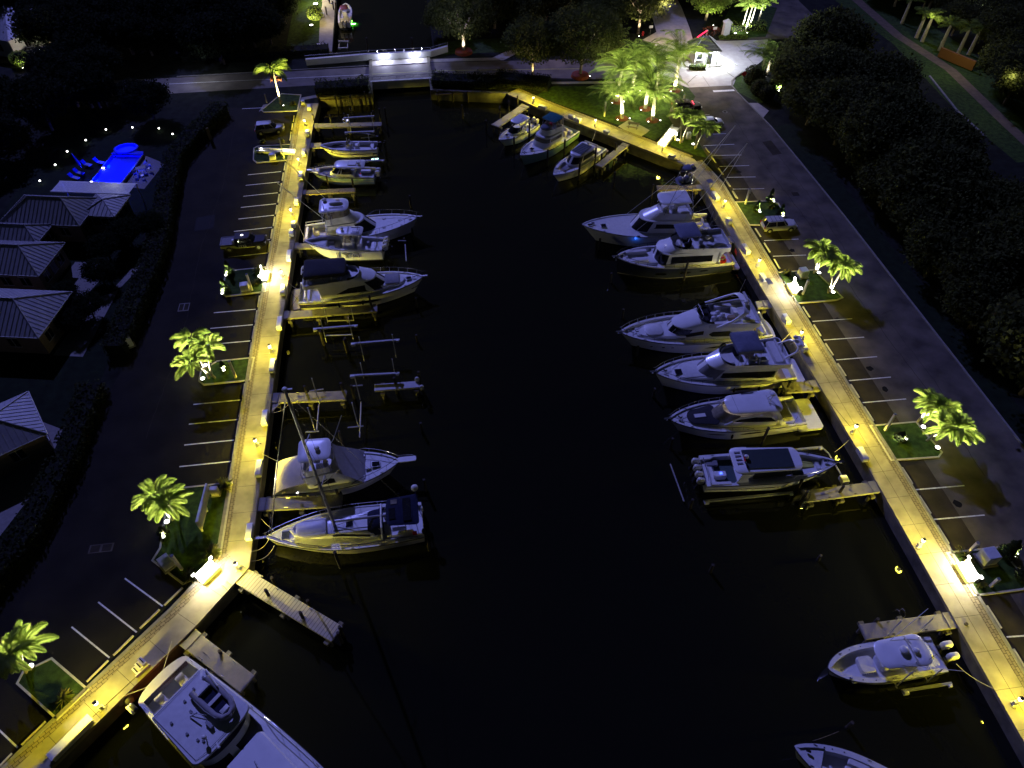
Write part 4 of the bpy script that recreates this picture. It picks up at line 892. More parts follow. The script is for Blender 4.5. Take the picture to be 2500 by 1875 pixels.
# sportfishing convertible
def convertible(b, u0, hm='white', tower=False, cover=False, fw_=None):
    L = b.L
b = Boat('fishing_yacht', (-18.5,86.1), (-2.3,86.0), 5.0, 1.35, 2.75, 'white fishing yacht with enclosed flybridge and outriggers, bow out, upper left', 'yacht', floors=((0,.215,.75,.35),(.215,1,.1,.25)), deckm='deck', sw=.8, p=2.0, q=.8)
A = outline(3.6,10.4,2.0,1.7,1.7,3.0,.3); C = outline(3.4,8.6,1.9,1.55,3.35,2.2,.3)
h = b.house('deckhouse','white',[A,C]); b.glass(A,C,.12,.93,9.5,15,'windscreen','black',both=None,parent=h); b.side(A,C,[(5.0,2.3,2.35),(6.6,2.2,3.0),(8.2,2.2,2.9)],parent=h)
A2 = outline(3.4,8.2,1.75,1.4,3.4,2.6,.4); C2 = outline(3.5,6.9,1.7,1.35,4.35,1.8,.4); f = b.house('flybridge','white',[A2,C2],top=False)
b.part('flybridge_floor','deck',lambda m: m.quad(*full(outline(3.5,6.8,1.6,1.25,3.75,1.7,.4))),f)
C3 = outline(3.5,6.5,1.6,1.3,5.45,1.5,.4); b.glass(C2,C3,.02,.95,6,15,'vinyl_enclosure','clear',both=None); b.glass(C2,C3,.02,.95,3,5.8,'vinyl_enclosure','clear')
ht = b.slab('hardtop','white',2.9,6.9,1.75,1.6,5.45,.16,1.2,.5,.08); b.dome(3.6,.95,5.75,.33,.34,parent=ht); b.part('life_raft','cushion',lambda m: m.ell((5.2,.1,5.75),(.95,.42,.3),12,6),ht); b.tube('roof_rack','black',[[(4.3,-.9,5.75),(6.2,-.8,5.75)],[(3.4,.2,5.75),(3.6,-1.1,5.75),(4.0,-1.1,5.75)]],.05,parent=ht); b.part('roof_horn','canvascream',lambda m: m.box((5.4,.9,5.75),(.5,.3,.15)),ht)
b.tube('tower_frame','steel',b.both([(3.2,1.6,3.4),(3.2,1.5,5.5)])+b.both([(4.6,1.85,2.4),(4.0,1.6,5.5)])+b.both([(3.2,1.6,3.6),(4.6,1.7,5.3)])+[[(3.2,-1.6,4.3),(3.2,1.6,4.3)]],.035)
for s_ in (1,-1): b.tube('outrigger','boxw',[[(5.0,s_*2.0,2.7),(4.2,s_*2.3,4.2),(-1.2,s_*3.2+1.0,10.8)]],.035)
b.pad('helm_chair','cushion',4.6,.5,3.75,.6,.6,.7,back=.5); b.pad('helm_chair','cushion',4.6,-.5,3.75,.6,.6,.7,back=.5); b.pad('helm_console','cushion',5.9,0,3.75,.7,1.6,.8)
b.tube('flybridge_ladder','steel',[[(3.2,-.8,1.0),(3.4,-.8,3.6)],[(3.2,-1.2,1.0),(3.4,-1.2,3.6)]]+[[(3.2+.2*k/6,-.8,1.2+.35*k),(3.2+.2*k/6,-1.2,1.2+.35*k)] for k in range(7)],.025)
b.pad('fighting_chair','canvascream',1.7,0,.65,.7,.7,.7,back=.6); b.pad('bait_console','cream',3.2,.6,.65,.5,1.6,.9); b.pad('stern_bench','cream',.35,0,1.0,.4,3.2,.35)
b.hatch(13.6,.4,2.28,.55,.55,'deck','alu'); b.hatch(11.3,1.1,2.05,.35,.25,'deck','alu'); b.hatch(11.3,-1.0,2.05,.35,.25,'deck','alu')
b.rail(9.0,.75,.1,1.8,.3); b.cleats(); b.anchor(); b.rods([(5.2,.5,4.4),(5.2,-.4,4.4)],1.5)
b.tube('stern_arch','cream',b.both([(.2,1.9,1.3),(.15,1.95,1.75),(2.6,2.25,1.75)]),.07)
# lettered center console
b = Boat('center_console_boat', (-7.4,80.9), (-18.0,82.3), 3.4, 1.75, 2.35, 'center console boat with large hull letters and triple outboards, on a lift', 'boat', z0=.55, floors=((0,.08,.3),(.08,.72,.75),(.72,1,.3)), gw=.32, deckm='deck', stripe=None, rake=1.8)
for sg in (1,):
    for k, (ch, uu) in enumerate((('J',5.9),('Y',4.75),('G',3.6))):
        vv = b.hb(uu)*.97+.15; yaw_ = atan2(b.hb(uu+.4)-b.hb(uu-.4), .8)
        t_ = textmesh(b, ch, 'boxw', b.hull, 1.2, (uu, vv, 1.1), (radians(98), 0, pi+yaw_), 'hull_letter', .012, sx=1.35)
        t_.data.materials.clear(); t_.data.materials.append(M['greyc' if ch == 'Y' else 'boxw'])
        t2 = textmesh(b, ch, 'black', b.hull, 1.2, (uu, vv-.02, 1.1), (radians(98), 0, pi+yaw_), 'letter_outline', .004, sx=1.35, off=.055)
ht = b.slab('hardtop','white',2.4,6.0,1.05,.95,3.75,.18,.8,.5,.06); b.hatch(3.3,.1,3.98,.8,.6,'cushion','alu',parent=ht); b.tube('roof_light_bar','black',[[(4.4,-.6,4.1),(4.4,.6,4.1)],[(2.8,.7,4.02),(3.9,.7,4.02)],[(2.8,-.6,4.02),(4.0,-.6,4.02)]],.04,parent=ht); b.dome(5.2,0,4.1,.24,parent=ht)
b.part('console','white',lambda m: m.loft([[(4.6+x,y,z) for x,y in rr(l,w_,.2)] for l,w_,z in ((1.5,1.2,1.0),(1.4,1.1,2.2),(.9,.9,2.5))])); b.glass(outline(3.9,5.3,.55,.55,2.3,.5,.1),outline(4.0,5.0,.5,.5,3.5,.4,.1),0,1,5,15,'windscreen','clear',both=None)
b.tube('t_top_frame','boxw',b.both([(3.0,.75,1.0),(2.9,.85,3.75)])+b.both([(5.2,.75,1.0),(5.3,.8,3.75)])+b.both([(3.0,.75,2.2),(5.2,.8,3.4)]),.04)
b.pad('leaning_post','cushion',3.2,0,1.0,.6,1.2,.9,back=.3); b.pad('console_seat','cushion',6.2,0,1.1,.8,.9,.45,back=0); b.pad('bow_lounge','cushion',7.6,.85,1.2,1.6,.5,.35); b.pad('bow_lounge','cushion',7.6,-.85,1.2,1.6,.5,.35); b.pad('live_well','white',1.3,0,1.0,.7,1.6,.5); b.pad('stern_seat','cushion',1.9,.9,1.0,.5,.8,.35); b.pad('tackle_cabinet','greyc',2.1,-.6,1.0,.45,.6,.6)
for v in (-.85,0,.85): b.outboard(-.5,v,1.55,'boxw',1.15,.35)
b.cleats(); b.rods([(3.1,.6,3.9),(3.1,-.6,3.9),(3.1,0,3.9),(1.0,1.2,1.7),(1.0,-1.2,1.7)],1.3); b.tube('bow_hand_rail','steel',b.both([(b.L*.5,b.hb(b.L*.5)-.1,b.zs(b.L*.5)+.1),(b.L*.8,b.hb(b.L*.8)-.1,b.zs(b.L*.8)+.12),(b.L*.95,b.hb(b.L*.95)-.1,b.zs(b.L)+.1)]),.025)

def flyyacht(b, deckA, deckC, fbA, fbC, fbfloor, ws=(10,15), wsm='glass', sidepts=(), roofm='white', win0=.1, win1=.92):
    h = b.house('deckhouse','white',[deckA,deckC]); b.glass(deckA,deckC,win0,win1,ws[0],ws[1],'windscreen',wsm,both=None,parent=h)
    for sp_ in sidepts: b.side(deckA,deckC,sp_,parent=h)
    f = b.house('flybridge','white',[fbA,fbC],top=False,camber=0)
    inner = outline(fbC[0][0]+.12,fbC[-1][0]-.15,fbC[4][1]-.14,fbC[7][1]-.12,fbfloor,max(.4,(fbC[-1][0]-fbC[7][0])*.8),.3)
    b.part('flybridge_floor','deck',lambda m: (m.loft([full([(u,v,fbC[0][2]+.01) for u,v,z in fbC]),full([(u,v,fbC[0][2]+.01) for u,v,z in inner]),full(inner)],False,True)),f)
    b.glass(fbC,[(u+.12,v*.99,z+.38) for u,v,z in fbC],0,1,9,15,'wind_deflector','glass',both=None,parent=f)
    return h, f
# yacht with dark canopy
b = Boat('flybridge_yacht', (-18.2,72.9), (-2.2,73.0), 4.9, 1.55, 2.55, 'flybridge yacht with big dark canopy and teak swim platform on the left side', 'yacht', floors=((0,.17,.75,.35),(.17,1,.12,.22)), rub='black', stripe='black', sw=.85, p=2.1, q=.8)
A = outline(2.9,12.0,1.95,1.6,1.75,3.2,.3); C = outline(2.6,10.0,1.85,1.4,3.55,2.4,.3)
h, f = flyyacht(b, A, C, outline(.9,10.0,2.1,1.45,3.6,2.2,.5), outline(1.0,8.0,2.1,1.6,4.15,2.0,.5), 3.75, (9.6,15), 'black', [[(4.9,2.2,2.25),(6.5,2.15,2.9),(9.2,2.1,3.1),(10.2,2.3,2.9)]], win0=.15, win1=.95)
b.house('coach_roof','white',[outline(9.0,13.9,1.35,1.15,2.0,2.2,.2),outline(9.2,13.5,1.25,1.05,2.45,2.0,.2)]); b.pad('sun_pad','greyc',12.0,0,2.5,1.9,2.0,.14,r=.2); b.hatch(14.1,0,2.42,.6,.5,'glass','steel')
cn = b.slab('canopy','canvas',1.3,6.5,1.75,1.6,5.25,.14,.5,.35,.22,3.2); b.part('canopy_skirt','canvas',lambda m: m.loft([full(outline(1.3+i,6.5-i,1.75-i,1.6-i,z,.5,.35,3.2)) for i,z in ((.0,5.3),(-.06,4.95))],False,False),cn)
b.tube('canopy_frame','steel',b.both([(1.9,1.6,4.1),(2.2,1.65,5.3)])+b.both([(3.9,1.75,4.1),(3.4,1.65,5.3)])+b.both([(5.9,1.6,4.1),(5.7,1.5,5.3)]),.03)
seats(0,b,3.75,[(2.0,0,.6,2.6,.45,.3),(3.2,-1.2,2.2,.6,.45,0),(3.2,1.2,1.6,.6,.45,0),(5.0,.8,.8,.8,.45,.4),(5.0,-.7,.8,.9,.5,.4)]); b.pad('helm_console','black',6.3,.6,3.75,.6,1.1,.7); b.dome(1.2,.9,4.7,.3,.32); b.dome(1.2,.1,4.6,.22,.24); b.tube('stern_mast','white',[[(1.1,1.6,4.1),(.9,1.0,4.7),(.9,-.2,4.6)]],.07)
sp_ = b.part('swim_platform','teakp',lambda m: m.loft([[(x-.62,y,z) for x,y in rr(1.5,4.1,.5)] for z in (.45,.55)])); b.part('platform_edge','white',lambda m: m.loft([[(x-.62,y,z) for x,y in rr(1.62,4.22,.55)] for z in (.3,.47)]),sp_)
b.tube('aft_post','white',b.both([(1.1,1.9,1.6),(1.3,1.95,3.6)]),.07); b.part('glass_door','glass',lambda m: m.box((2.86,0,2.6),(.04,2.6,1.6))); b.pad('stern_sofa','cushion',1.0,0,.85,.6,2.6,.45,back=.35); b.tube('passarelle','black',[[(.2,-1.9,1.7),(-1.5,1.4,.6)],[(-1.3,-1.8,.6),(1.0,1.8,1.6)]],.03); b.pad('cabin_lamp','ledy',2.6,1.0,3.3,.12,.3,.06)
b.hullwin(7.2,10.5,.85,1.25); b.hullwin(3.2,5.0,.85,1.15); b.rail(7.0,.75,.1,1.2,.35); b.cleats(); b.anchor(); b.fenders([(5,-1),(8,-1)])
textmesh(b,'Villa','black',f,.7,(8.55,-.1,3.72),(0,0,pi/2*0),'deck_script') if False else None
# boat with cream cover
b = Boat('fishing_yacht', (-18.6,44.0), (-5.9,44.1), 4.4, 1.35, 2.3, 'fishing yacht under cream cockpit cover with blue grey hardtop, beside the sailing yacht', 'yacht', floors=((0,1,.1,.2),), sw=.85)
A = outline(3.3,8.9,1.85,1.6,1.6,1.6,.3); C = outline(3.2,7.0,1.75,1.5,3.3,1.3,.3); h = b.house('deckhouse','white',[A,C]); b.side(A,C,[(4.0,2.0,2.05),(5.6,1.95,2.75),(7.6,1.95,2.05)],m='black',parent=h)
b.part('windscreen_cover','canvasgrey',lambda m: m.loft([[(x+.04,v*1.03,z+.04) for x,v,z in q] for q in ([(9.1,2.0*t,1.75) for t in (-1,-.6,-.2,.2,.6,1)],[(7.9,1.8*t,2.65) for t in (-1,-.6,-.2,.2,.6,1)],[(6.4,1.6*t,3.7+.1*(1-t*t)) for t in (-1,-.6,-.2,.2,.6,1)],[(6.1,1.5*t,4.3) for t in (-1,-.6,-.2,.2,.6,1)])],False,False,False))
A2 = outline(3.3,6.5,1.65,1.4,3.35,1.4,.4); f = b.house('flybridge','white',[A2,outline(3.4,6.3,1.6,1.4,4.2,1.2,.4)],top=False); b.pad('helm_chair','cushion',4.6,0,3.7,.7,.7,.7,back=.5); b.pad('helm_seat','canvascream',5.5,-.6,3.5,.5,.5,.8)
ht = b.slab('hardtop','white',3.1,6.3,1.45,1.35,5.4,.16,.7,.5,.1,3.0); b.dome(5.0,-.1,5.75,.26,.3,parent=ht); b.tube('hardtop_frame','steel',b.both([(3.3,1.5,3.4),(3.4,1.3,5.4)])+b.both([(4.6,1.7,3.4),(4.4,1.35,5.4)])+b.both([(6.0,1.5,3.6),(5.9,1.3,5.4)])+b.both([(3.3,1.5,3.6),(4.4,1.4,5.3)]),.035)
b.part('cockpit_cover','canvascream',lambda m: m.loft([[(u,v,z) for u,v,z in q] for q in ([(-.1,2.0*t,1.5) for t in (-1,-.6,-.2,.2,.6,1)],[(.9,1.9*t,2.1+.3*(1-t*t)) for t in (-1,-.6,-.2,.2,.6,1)],[(2.2,1.9*t,2.45+.55*(1-t*t)) for t in (-1,-.6,-.2,.2,.6,1)],[(3.4,1.9*t,2.7+.7*(1-t*t)) for t in (-1,-.6,-.2,.2,.6,1)])],False,False,False))
b.part('pulpit','white',lambda m: m.loft([[(x+13.4,y,z) for x,y in rr(1.9,.62,.2)] for z in (2.25,2.37)])); b.hatch(10.2,0,2.05,.8,.6,'glass','steel'); b.hatch(9.4,0,1.98,.5,.9,'cushion','alu'); b.hatch(8.8,1.3,1.9,.35,.25); b.hatch(8.8,-1.3,1.9,.35,.25)
for s_ in (1,-1): b.tube('outrigger','boxw',[[(5.0,s_*1.9,2.4),(6.2,s_*2.3,4.0),(7.4,s_*3.3,6.4)]],.035)
b.rail(7.8,.7,.1,1.8,1.5); b.cleats(); b.tube('rod_rack','steel',[[(3.1,-.5,3.8),(3.1,-1.6,3.8),(3.1,-1.6,3.0),(3.1,-.5,3.0),(3.1,-.5,3.8)]],.03); b.fenders([(4,-1),(6.5,-1),(3.0,1)])
# sailing yacht
b = Boat('sailing_yacht', (-4.0,37.4), (-18.9,37.1), 4.7, 1.35, 1.75, 'cream hulled sailing yacht with tall mast and folded dinghy on the foredeck', 'sailboat', hull='cream', deckm='deck', floors=((0,.27,.35,.35),(.27,1,.06,.1)), sw=.84, p=2.0, q=.9, rake=.7, rub='navy', stripe=None, wide=.42)
A = outline(4.3,11.4,1.45,.9,1.5,3.4,.3); C = outline(4.5,11.0,1.3,.75,2.05,3.2,.3); h = b.house('coach_roof','white',[A,C]); b.side(A,C,[(5.0,1.65,1.95),(8.5,1.65,1.9)],m='black',parent=h); b.hatch(6.9,0,2.12,.65,.65,parent=h); b.hatch(9.8,0,2.05,.5,.5,parent=h); b.hatch(13.0,0,1.62,.7,.8,'navy')
b.tube('cabin_grab_rail','steel',b.both([(5.0,1.0,2.1),(5.1,1.0,2.2),(7.8,.9,2.2),(7.9,.9,2.08)]),.025); b.tube('deck_track','steel',b.both([(4.6,.55,2.13),(8.4,.5,2.13)]),.03)
b.part('mast','alu',lambda m: m.tube([(8.3,0,2.0),(8.35,0,11),(8.4,0,21.8)],.16,10,.11)); ms = b.part('masthead_light','boxw',lambda m: (m.ell((8.4,0,21.9),(.22,.22,.16),8,4),m.box((8.1,0,21.85),(.5,.12,.06))))
for z,w_ in ((8.6,1.25),(15.0,1.0)): b.tube('spreader','boxw',b.both([(8.35,0,z),(8.0,w_,z+.1)]),.05)
b.tube('boom','alu',[[(8.2,0,2.9),(2.4,-.0,2.9)]],.12,8); b.tube('boom_vang','alu',[[(8.2,0,2.2),(6.5,0,2.8)]],.035)
rg = b.both([(8.0,2.2,1.6),(8.0,1.25,8.7),(8.35,.1,15.1)])+b.both([(8.2,2.2,1.6),(8.0,1.0,15.1),(8.4,0,21.5)])+[[(14.6,0,1.8),(8.4,0,21.5)],[(.1,0,1.8),(8.4,0,21.5)]]; b.tube('rigging','steel',rg,.014,3); b.tube('furled_sail','navy',[[(14.3,0,2.0),(11.5,0,11.5),(8.7,0,20.4)]],.06,6)
b.part('sprayhood','canvasblue',lambda m: m.loft([[(u,1.35*cos(a),1.75+h_*sin(a)) for a in [pi*k/8 for k in range(9)]] for u,h_ in ((3.6,1.25),(4.5,1.15),(5.2,.5))],False,False,False)); b.glass(outline(3.6,5.5,1.35,1.2,1.75,.9,.1),outline(3.6,4.9,1.25,1.0,2.5,.7,.1),.1,.95,6,15,'windscreen','clear',both=None)
bm_ = b.slab('bimini','canvasblue',.2,3.3,1.7,1.5,3.3,.08,.4,.3,.12,3); b.part('solar_panel','glass',lambda m: m.box((1.3,0,3.52),(.75,2.5,.03)),bm_); b.part('solar_panel','glass',lambda m: m.box((2.7,.3,3.5),(.6,1.2,.03)),bm_); b.part('clear_pane','clear',lambda m: m.box((2.5,-1.0,3.5),(.6,.5,.02)),bm_)
b.tube('bimini_frame','steel',b.both([(.4,1.75,1.4),(.5,1.6,3.3)])+b.both([(3.0,1.75,1.5),(3.0,1.45,3.3)]),.03); b.tube('stern_arch','white',b.both([(3.9,1.7,1.5),(3.8,1.3,2.9),(3.8,0,3.1)]),.09)
for s_ in (1,-1): b.part('helm_wheel','black',lambda m: m.loft([[(1.6,s_*.95+(.42+.02*cos(t_))*cos(a),1.9+(.42+.02*cos(t_))*sin(a)) if False else (1.6+.02*sin(t_),s_*.95+(.42+.02*cos(t_))*cos(a),1.9+(.42+.02*cos(t_))*sin(a)) for t_ in [2*pi*k/5 for k in range(5)]] for a in [2*pi*j/12 for j in range(13)]],False,False))
b.part('cockpit_table','teak',lambda m: m.box((2.5,0,1.5),(1.3,.5,.08))); b.pad('cockpit_bench','cushion',2.2,1.2,1.0,2.6,.5,.4); b.pad('cockpit_bench','cushion',2.2,-1.2,1.0,2.6,.5,.4); b.part('jerry_can','red',lambda m: m.box((.8,1.5,1.5),(.4,.25,.4),ch=.05))
d_ = b.part('radar_post','steel',lambda m: m.tube([(.35,-1.6,1.4),(.35,-1.6,4.2)],.05,6)); b.dome(.35,-1.6,4.35,.36,.5,parent=d_); b.part('life_buoy','boxw',lambda m: m.ell((-.05,-.9,1.7),(.12,.35,.35),8,6)); b.part('liferaft','black',lambda m: m.ell((-.05,1.5,1.6),(.2,.3,.3),8,6))
b.rail(.6,.6,.08,1.8,.1,name='lifeline'); b.part('bow_anchor','steel',lambda m: (m.box((15.4,0,1.75),(1.2,.25,.1)),m.tube([(15.95,-.32,1.7),(15.95,.32,1.7)],.06,5),m.tube([(15.0,0,1.8),(15.6,0,2.25)],.03,4))); b.cleats(); b.pad('stowed_fender','boxw',3.2,1.95,1.45,.9,.25,.2)
t = empty('rolled_dinghy', (0,0,0), 0, 'pale upturned inflatable dinghy lashed on the sailing yacht foredeck', 'dinghy'); t.location = b.r.matrix_world.inverted() @ Vector((0,0,0)) if False else (0,0,0)
cz = cos(b.r.rotation_euler.z); sz = sin(b.r.rotation_euler.z)
def W(bt, u, v, z): c, s_ = cos(bt.r.rotation_euler.z), sin(bt.r.rotation_euler.z); return Vector((bt.r.location.x+u*c-v*s_, bt.r.location.y+u*s_+v*c, bt.r.location.z+z))
t.location = W(b,10.6,.0,2.1); t.rotation_euler = (0,0,b.r.rotation_euler.z)
part('tube','cushion',t,lambda m: m.tube([(-1.5,-.72,.1),(.4,-.75,.1),(1.3,-.5,.12),(1.65,0,.14),(1.3,.5,.12),(.4,.75,.1),(-1.5,.72,.1)],.24,8))
part('cover','cushion',t,lambda m: m.loft([[(x-.1,y,z) for x,y in rr(l,w_,.3)] for l,w_,z in ((2.9,1.4,-.05),(2.8,1.3,.35),(2.3,.7,.5))]))
# large motor yacht, bottom left
S8 = (-25.6,24.35); dd = Vector((.735,-.678)); b = Boat('motor_yacht', S8, (S8[0]+dd.x*25,S8[1]+dd.y*25), 5.9, 2.1, 3.4, 'large white motor yacht with an inflatable dinghy on its roof at bottom left', 'yacht', floors=((0,.1,.9,.3),(.1,1,.12,.2)), sw=.8, p=2.4, q=.8, stripe=None)
b.part('stern_cap','cream',lambda m: m.loft([[(-.9*sin(a)**.8 if 0<a<pi else 0, 2.4*cos(a), z) for a in [pi*k/12 for k in range(13)]] for z in (2.0,2.1)]))
b.part('rounded_stern','varnish',lambda m: m.loft([[(-.9*sin(a)**.8 if 0<a<pi else 0, 2.38*cos(a)*1.0, z) for a in [pi*k/12 for k in range(13)]] for z in (.2,2.0)]+[[(-.86*sin(a)**.8 if 0<a<pi else 0, 2.3*cos(a), 2.02) for a in [pi*k/12 for k in range(13)]]]))
A = outline(3.2,10.6,2.35,2.25,2.1,1.6,.4); C = outline(3.0,9.0,2.3,2.25,4.05,1.2,.4); h = b.house('deckhouse','white',[A,C],top=False); b.side(A,C,[(3.8,2.7,3.6),(8.6,2.7,3.5)],parent=h)
for k in range(4):
    pass
b.glass(A,C,.15,.8,9,15,'windscreen','black',both=None,parent=h)
rf = b.slab('boat_deck','deck',2.7,8.6,2.4,2.65,4.05,.22,.8,.25,.08,3.4); b.tube('roof_seam','greyc',[[(2.95,-2.3,4.36),(2.95,2.3,4.36)]],.02,4,parent=rf); b.tube('roof_seam','greyc',[[(8.2,-1.5,4.36),(8.0,-2.3,4.33),(3.0,-2.25,4.33)],[(8.2,-1.5,4.36),(8.3,1.5,4.36)]],.02,4,parent=rf)
b.house('trunk_cabin','white',[outline(9.6,19.0,2.0,1.6,2.7,3.0,.3),outline(9.8,18.6,1.85,1.5,3.35,2.8,.3)])
for u_,v_ in ((3.6,1.9),(3.9,-.1),(3.7,.9),(4.4,-1.7),(6.0,-1.5),(7.0,-1.3),(7.4,-1.1),(7.2,-.9),(4.9,-.3),(4.3,.3)): b.part('roof_fitting','greyc',lambda m: m.box((u_,v_,4.38),(.2,.16,.08)),rf)
b.part('folded_mast','alu',lambda m: (m.tube([(5.2,-.6,4.4),(5.7,-.1,5.0)],.05,6),m.tube([(5.0,-.4,4.5),(6.4,.3,4.6)],.03,5),m.box((6.9,-.1,4.5),(.7,.25,.25)))); b.part('searchlight','boxw',lambda m: (m.tube([(7.5,-.9,4.3),(7.5,-.9,4.8)],.05,6),m.ell((7.5,-.9,4.9),(.22,.18,.16),10,6))); b.part('horn','boxw',lambda m: m.tube([(8.3,-.6,4.4),(8.8,-.75,4.45)],.06,6,.12))
b.part('aft_bulkhead','white',lambda m: m.box((3.3,0,2.9),(.1,4.4,1.9)))
for v_ in (-1.1,.9):
    c_ = b.pad('cockpit_chair','cream',1.0,v_,1.3,.75,.75,.5,back=.4)
b.tube('davit_post','white',[[(3.4,2.3,4.3),(3.6,2.4,5.0),(5.4,2.1,5.1)]],.06); b.tube('foredeck_boom','alu',[[(11.2,.2,3.4),(13.2,-.2,4.3),(13.9,-.3,4.2)]],.06); b.rail(9.0,.8,.1,1.8,.4); b.cleats((.02,.3,.6)); b.part('stern_chock','black',lambda m: m.box((-.2,-2.75,2.2),(.7,.35,.3),ch=.05)); b.part('stern_fairlead','boxw',lambda m: m.box((-.35,-2.9,2.05),(.8,.5,.35),ch=.05))
YB = b
t = empty('inflatable_dinghy', W(b,5.9,1.3,4.5), b.r.rotation_euler.z, 'grey inflatable dinghy with open floor on the large yacht roof', 'dinghy')
part('tube','canvasgrey',t,lambda m: (m.tube([(-1.9,-.72,.18),(-1.5,-.75,.2),(.9,-.75,.22),(1.6,-.5,.3),(1.85,0,.34),(1.6,.5,.3),(.9,.75,.22),(-1.5,.75,.2),(-1.9,.72,.18)],.23,10)))
part('floor','canvasblue',t,lambda m: m.box((.1,0,.06),(3.0,1.2,.06))); part('thwart','boxw',t,lambda m: m.box((.0,0,.3),(.28,1.1,.06))); part('thwart','boxw',t,lambda m: m.box((-1.2,0,.3),(.1,1.1,.3))); part('grab_line','boxw',t,lambda m: m.tube([(-1.3,-.96,.3),(0,-1.0,.35),(1.2,-.85,.4),(2.05,0,.5),(1.2,.85,.4),(0,1.0,.35),(-1.3,.96,.3)],.02,4)); part('bow_locker','boxw',t,lambda m: m.box((1.2,0,.25),(.4,.7,.2),ch=.04)); part('chock','boxw',t,lambda m: (m.box((.9,0,-.08),(.1,1.3,.2)),m.box((-.9,0,-.08),(.1,1.3,.2))))
# ---- right column ---------------------------------------------------------
b = Boat('cabin_boat', (18.4,113.4), (11.7,107.3), 3.1, 1.25, 1.8, 'small white cabin boat with twin outboards at the far corner pier', 'boat', floors=((0,.42,.6),(.42,1,.1)))
A = outline(3.4,6.6,1.2,1.0,1.45,1.4,.2); C = outline(3.3,5.3,1.1,.9,2.5,1.1,.2); b.house('cabin','white',[A,lerpH(A,C,.3)],camber=0); b.glass(A,C,.3,.97,7,15,'windscreen',both=None); ht = b.slab('hardtop','white',2.2,5.4,1.15,1.0,3.2,.14,.8,.4); b.tube('hardtop_frame','steel',b.both([(2.6,1.1,1.0),(2.5,1.0,3.2)])+b.both([(4.8,1.1,1.5),(4.9,.9,3.2)]),.035); b.tube('roof_rack','steel',[[(3.3,-.5,3.4),(3.3,.5,3.4),(3.9,.5,3.45)]],.035,parent=ht); b.whip(2.6,.9,3.3,2.5)
b.hatch(7.1,0,1.78,.5,.5); b.rail(4.8,.4,.1,1.2,.1); b.outboard(-.4,.4,1.1,'cream'); b.outboard(-.4,-.4,1.1,'cream'); b.pad('helm_seat','cushion',3.0,.4,.8,.5,.5,.7,back=.4); b.pad('engine_box','cushion',1.0,0,.7,.7,1.4,.4); b.cleats()
b = Boat('fishing_boat', (24.3,110.6), (14.4,101.2), 4.3, 1.25, 2.3, 'sea green hulled fishing boat with teal canvas bridge top near the lawn', 'boat', hull='green', floors=((0,.33,.7,.3),(.33,1,.1,.2)), sw=.9, rake=1.0)
A = outline(4.4,9.2,1.75,1.5,1.7,1.2,.2); C = outline(4.4,8.4,1.7,1.45,3.2,.9,.2); h = b.house('deckhouse','white',[A,C]); b.glass(A,C,.5,.88,8.6,15,'windscreen','clear',both=None,parent=h); b.side(A,C,[(5.0,2.4,2.9),(7.6,2.4,2.9)],m='clear',parent=h)
f = b.house('flybridge','white',[outline(4.4,8.0,1.6,1.3,3.3,1.4,.3),outline(4.5,7.6,1.55,1.2,4.1,1.2,.3)],top=False); b.part('bridge_cover','bimblue',lambda m: m.ell((6.9,0,4.1),(.95,1.0,.5),14,6,0),f); bi = b.slab('bimini','canvasteal',3.9,6.6,1.35,1.35,5.2,.1,.4,.3,.16,3.4)
b.tube('bimini_frame','steel',b.both([(4.2,1.4,3.4),(4.2,1.25,5.2)])+b.both([(6.2,1.4,3.8),(6.2,1.2,5.2)])+b.both([(4.2,1.4,3.6),(6.2,1.3,5.0)]),.035); b.pad('bridge_seat','canvascream',5.2,.5,3.5,.6,.6,.7,back=.4); b.pad('bridge_seat','red',5.2,-.5,3.5,.5,.5,.6)
b.pad('fighting_chair','canvascream',1.9,.1,.6,.6,.6,.8,back=.5); b.tube('cockpit_gantry','canvascream',b.both([(2.8,1.3,1.0),(2.6,1.2,2.6),(2.6,0,2.7)])+[[(1.6,-.9,1.0),(1.5,-1.0,3.0)]],.05); b.pad('bait_tank','cream',.8,0,.6,.7,1.6,.6); b.hatch(10.7,0,2.06,.55,.55); b.tube('bow_cleat','black',[[(12.7,-.3,2.3),(12.9,.4,2.3)],[(12.4,-.2,2.3),(12.5,.4,2.3)]],.05); b.rail(9.5,.4,.1,1.8,.1); b.whip(4.6,1.3,3.3,3); b.whip(4.6,-1.3,3.3,3); b.cleats()
b = Boat('cruiser', (27.7,104.2), (18.8,95.5), 3.8, 1.3, 1.95, 'slim white cruiser with dark slatted sunroof beside the timber topped pier', 'boat', floors=((0,.3,.6,.25),(.3,.62,.1,.2),(.62,.84,.45,.5),(.84,1,.1,.2)), sw=.88, boot='anti', rub='boot')
A = outline(3.0,8.3,1.5,1.25,1.55,1.8,.2); C = outline(3.2,7.2,1.3,1.05,2.7,1.4,.2); h = b.house('deckhouse','white',[A,C]); b.glass(A,C,.2,.92,8.6,15,'windscreen','black',both=None,parent=h); b.glass(A,C,.25,.85,4,8,m='black',parent=h)
ht = b.slab('hardtop','white',2.7,7.1,1.4,1.15,2.75,.14,1.2,.5,.08); s_ = b.part('sunroof','roofteal',lambda m: m.box((4.9,0,2.99),(3.0,1.9,.03)),ht)
for k in range(7): b.part('roof_slat','alu',lambda m: m.box((3.6+k*.44,0,3.02),(.05,1.9,.03)),s_)
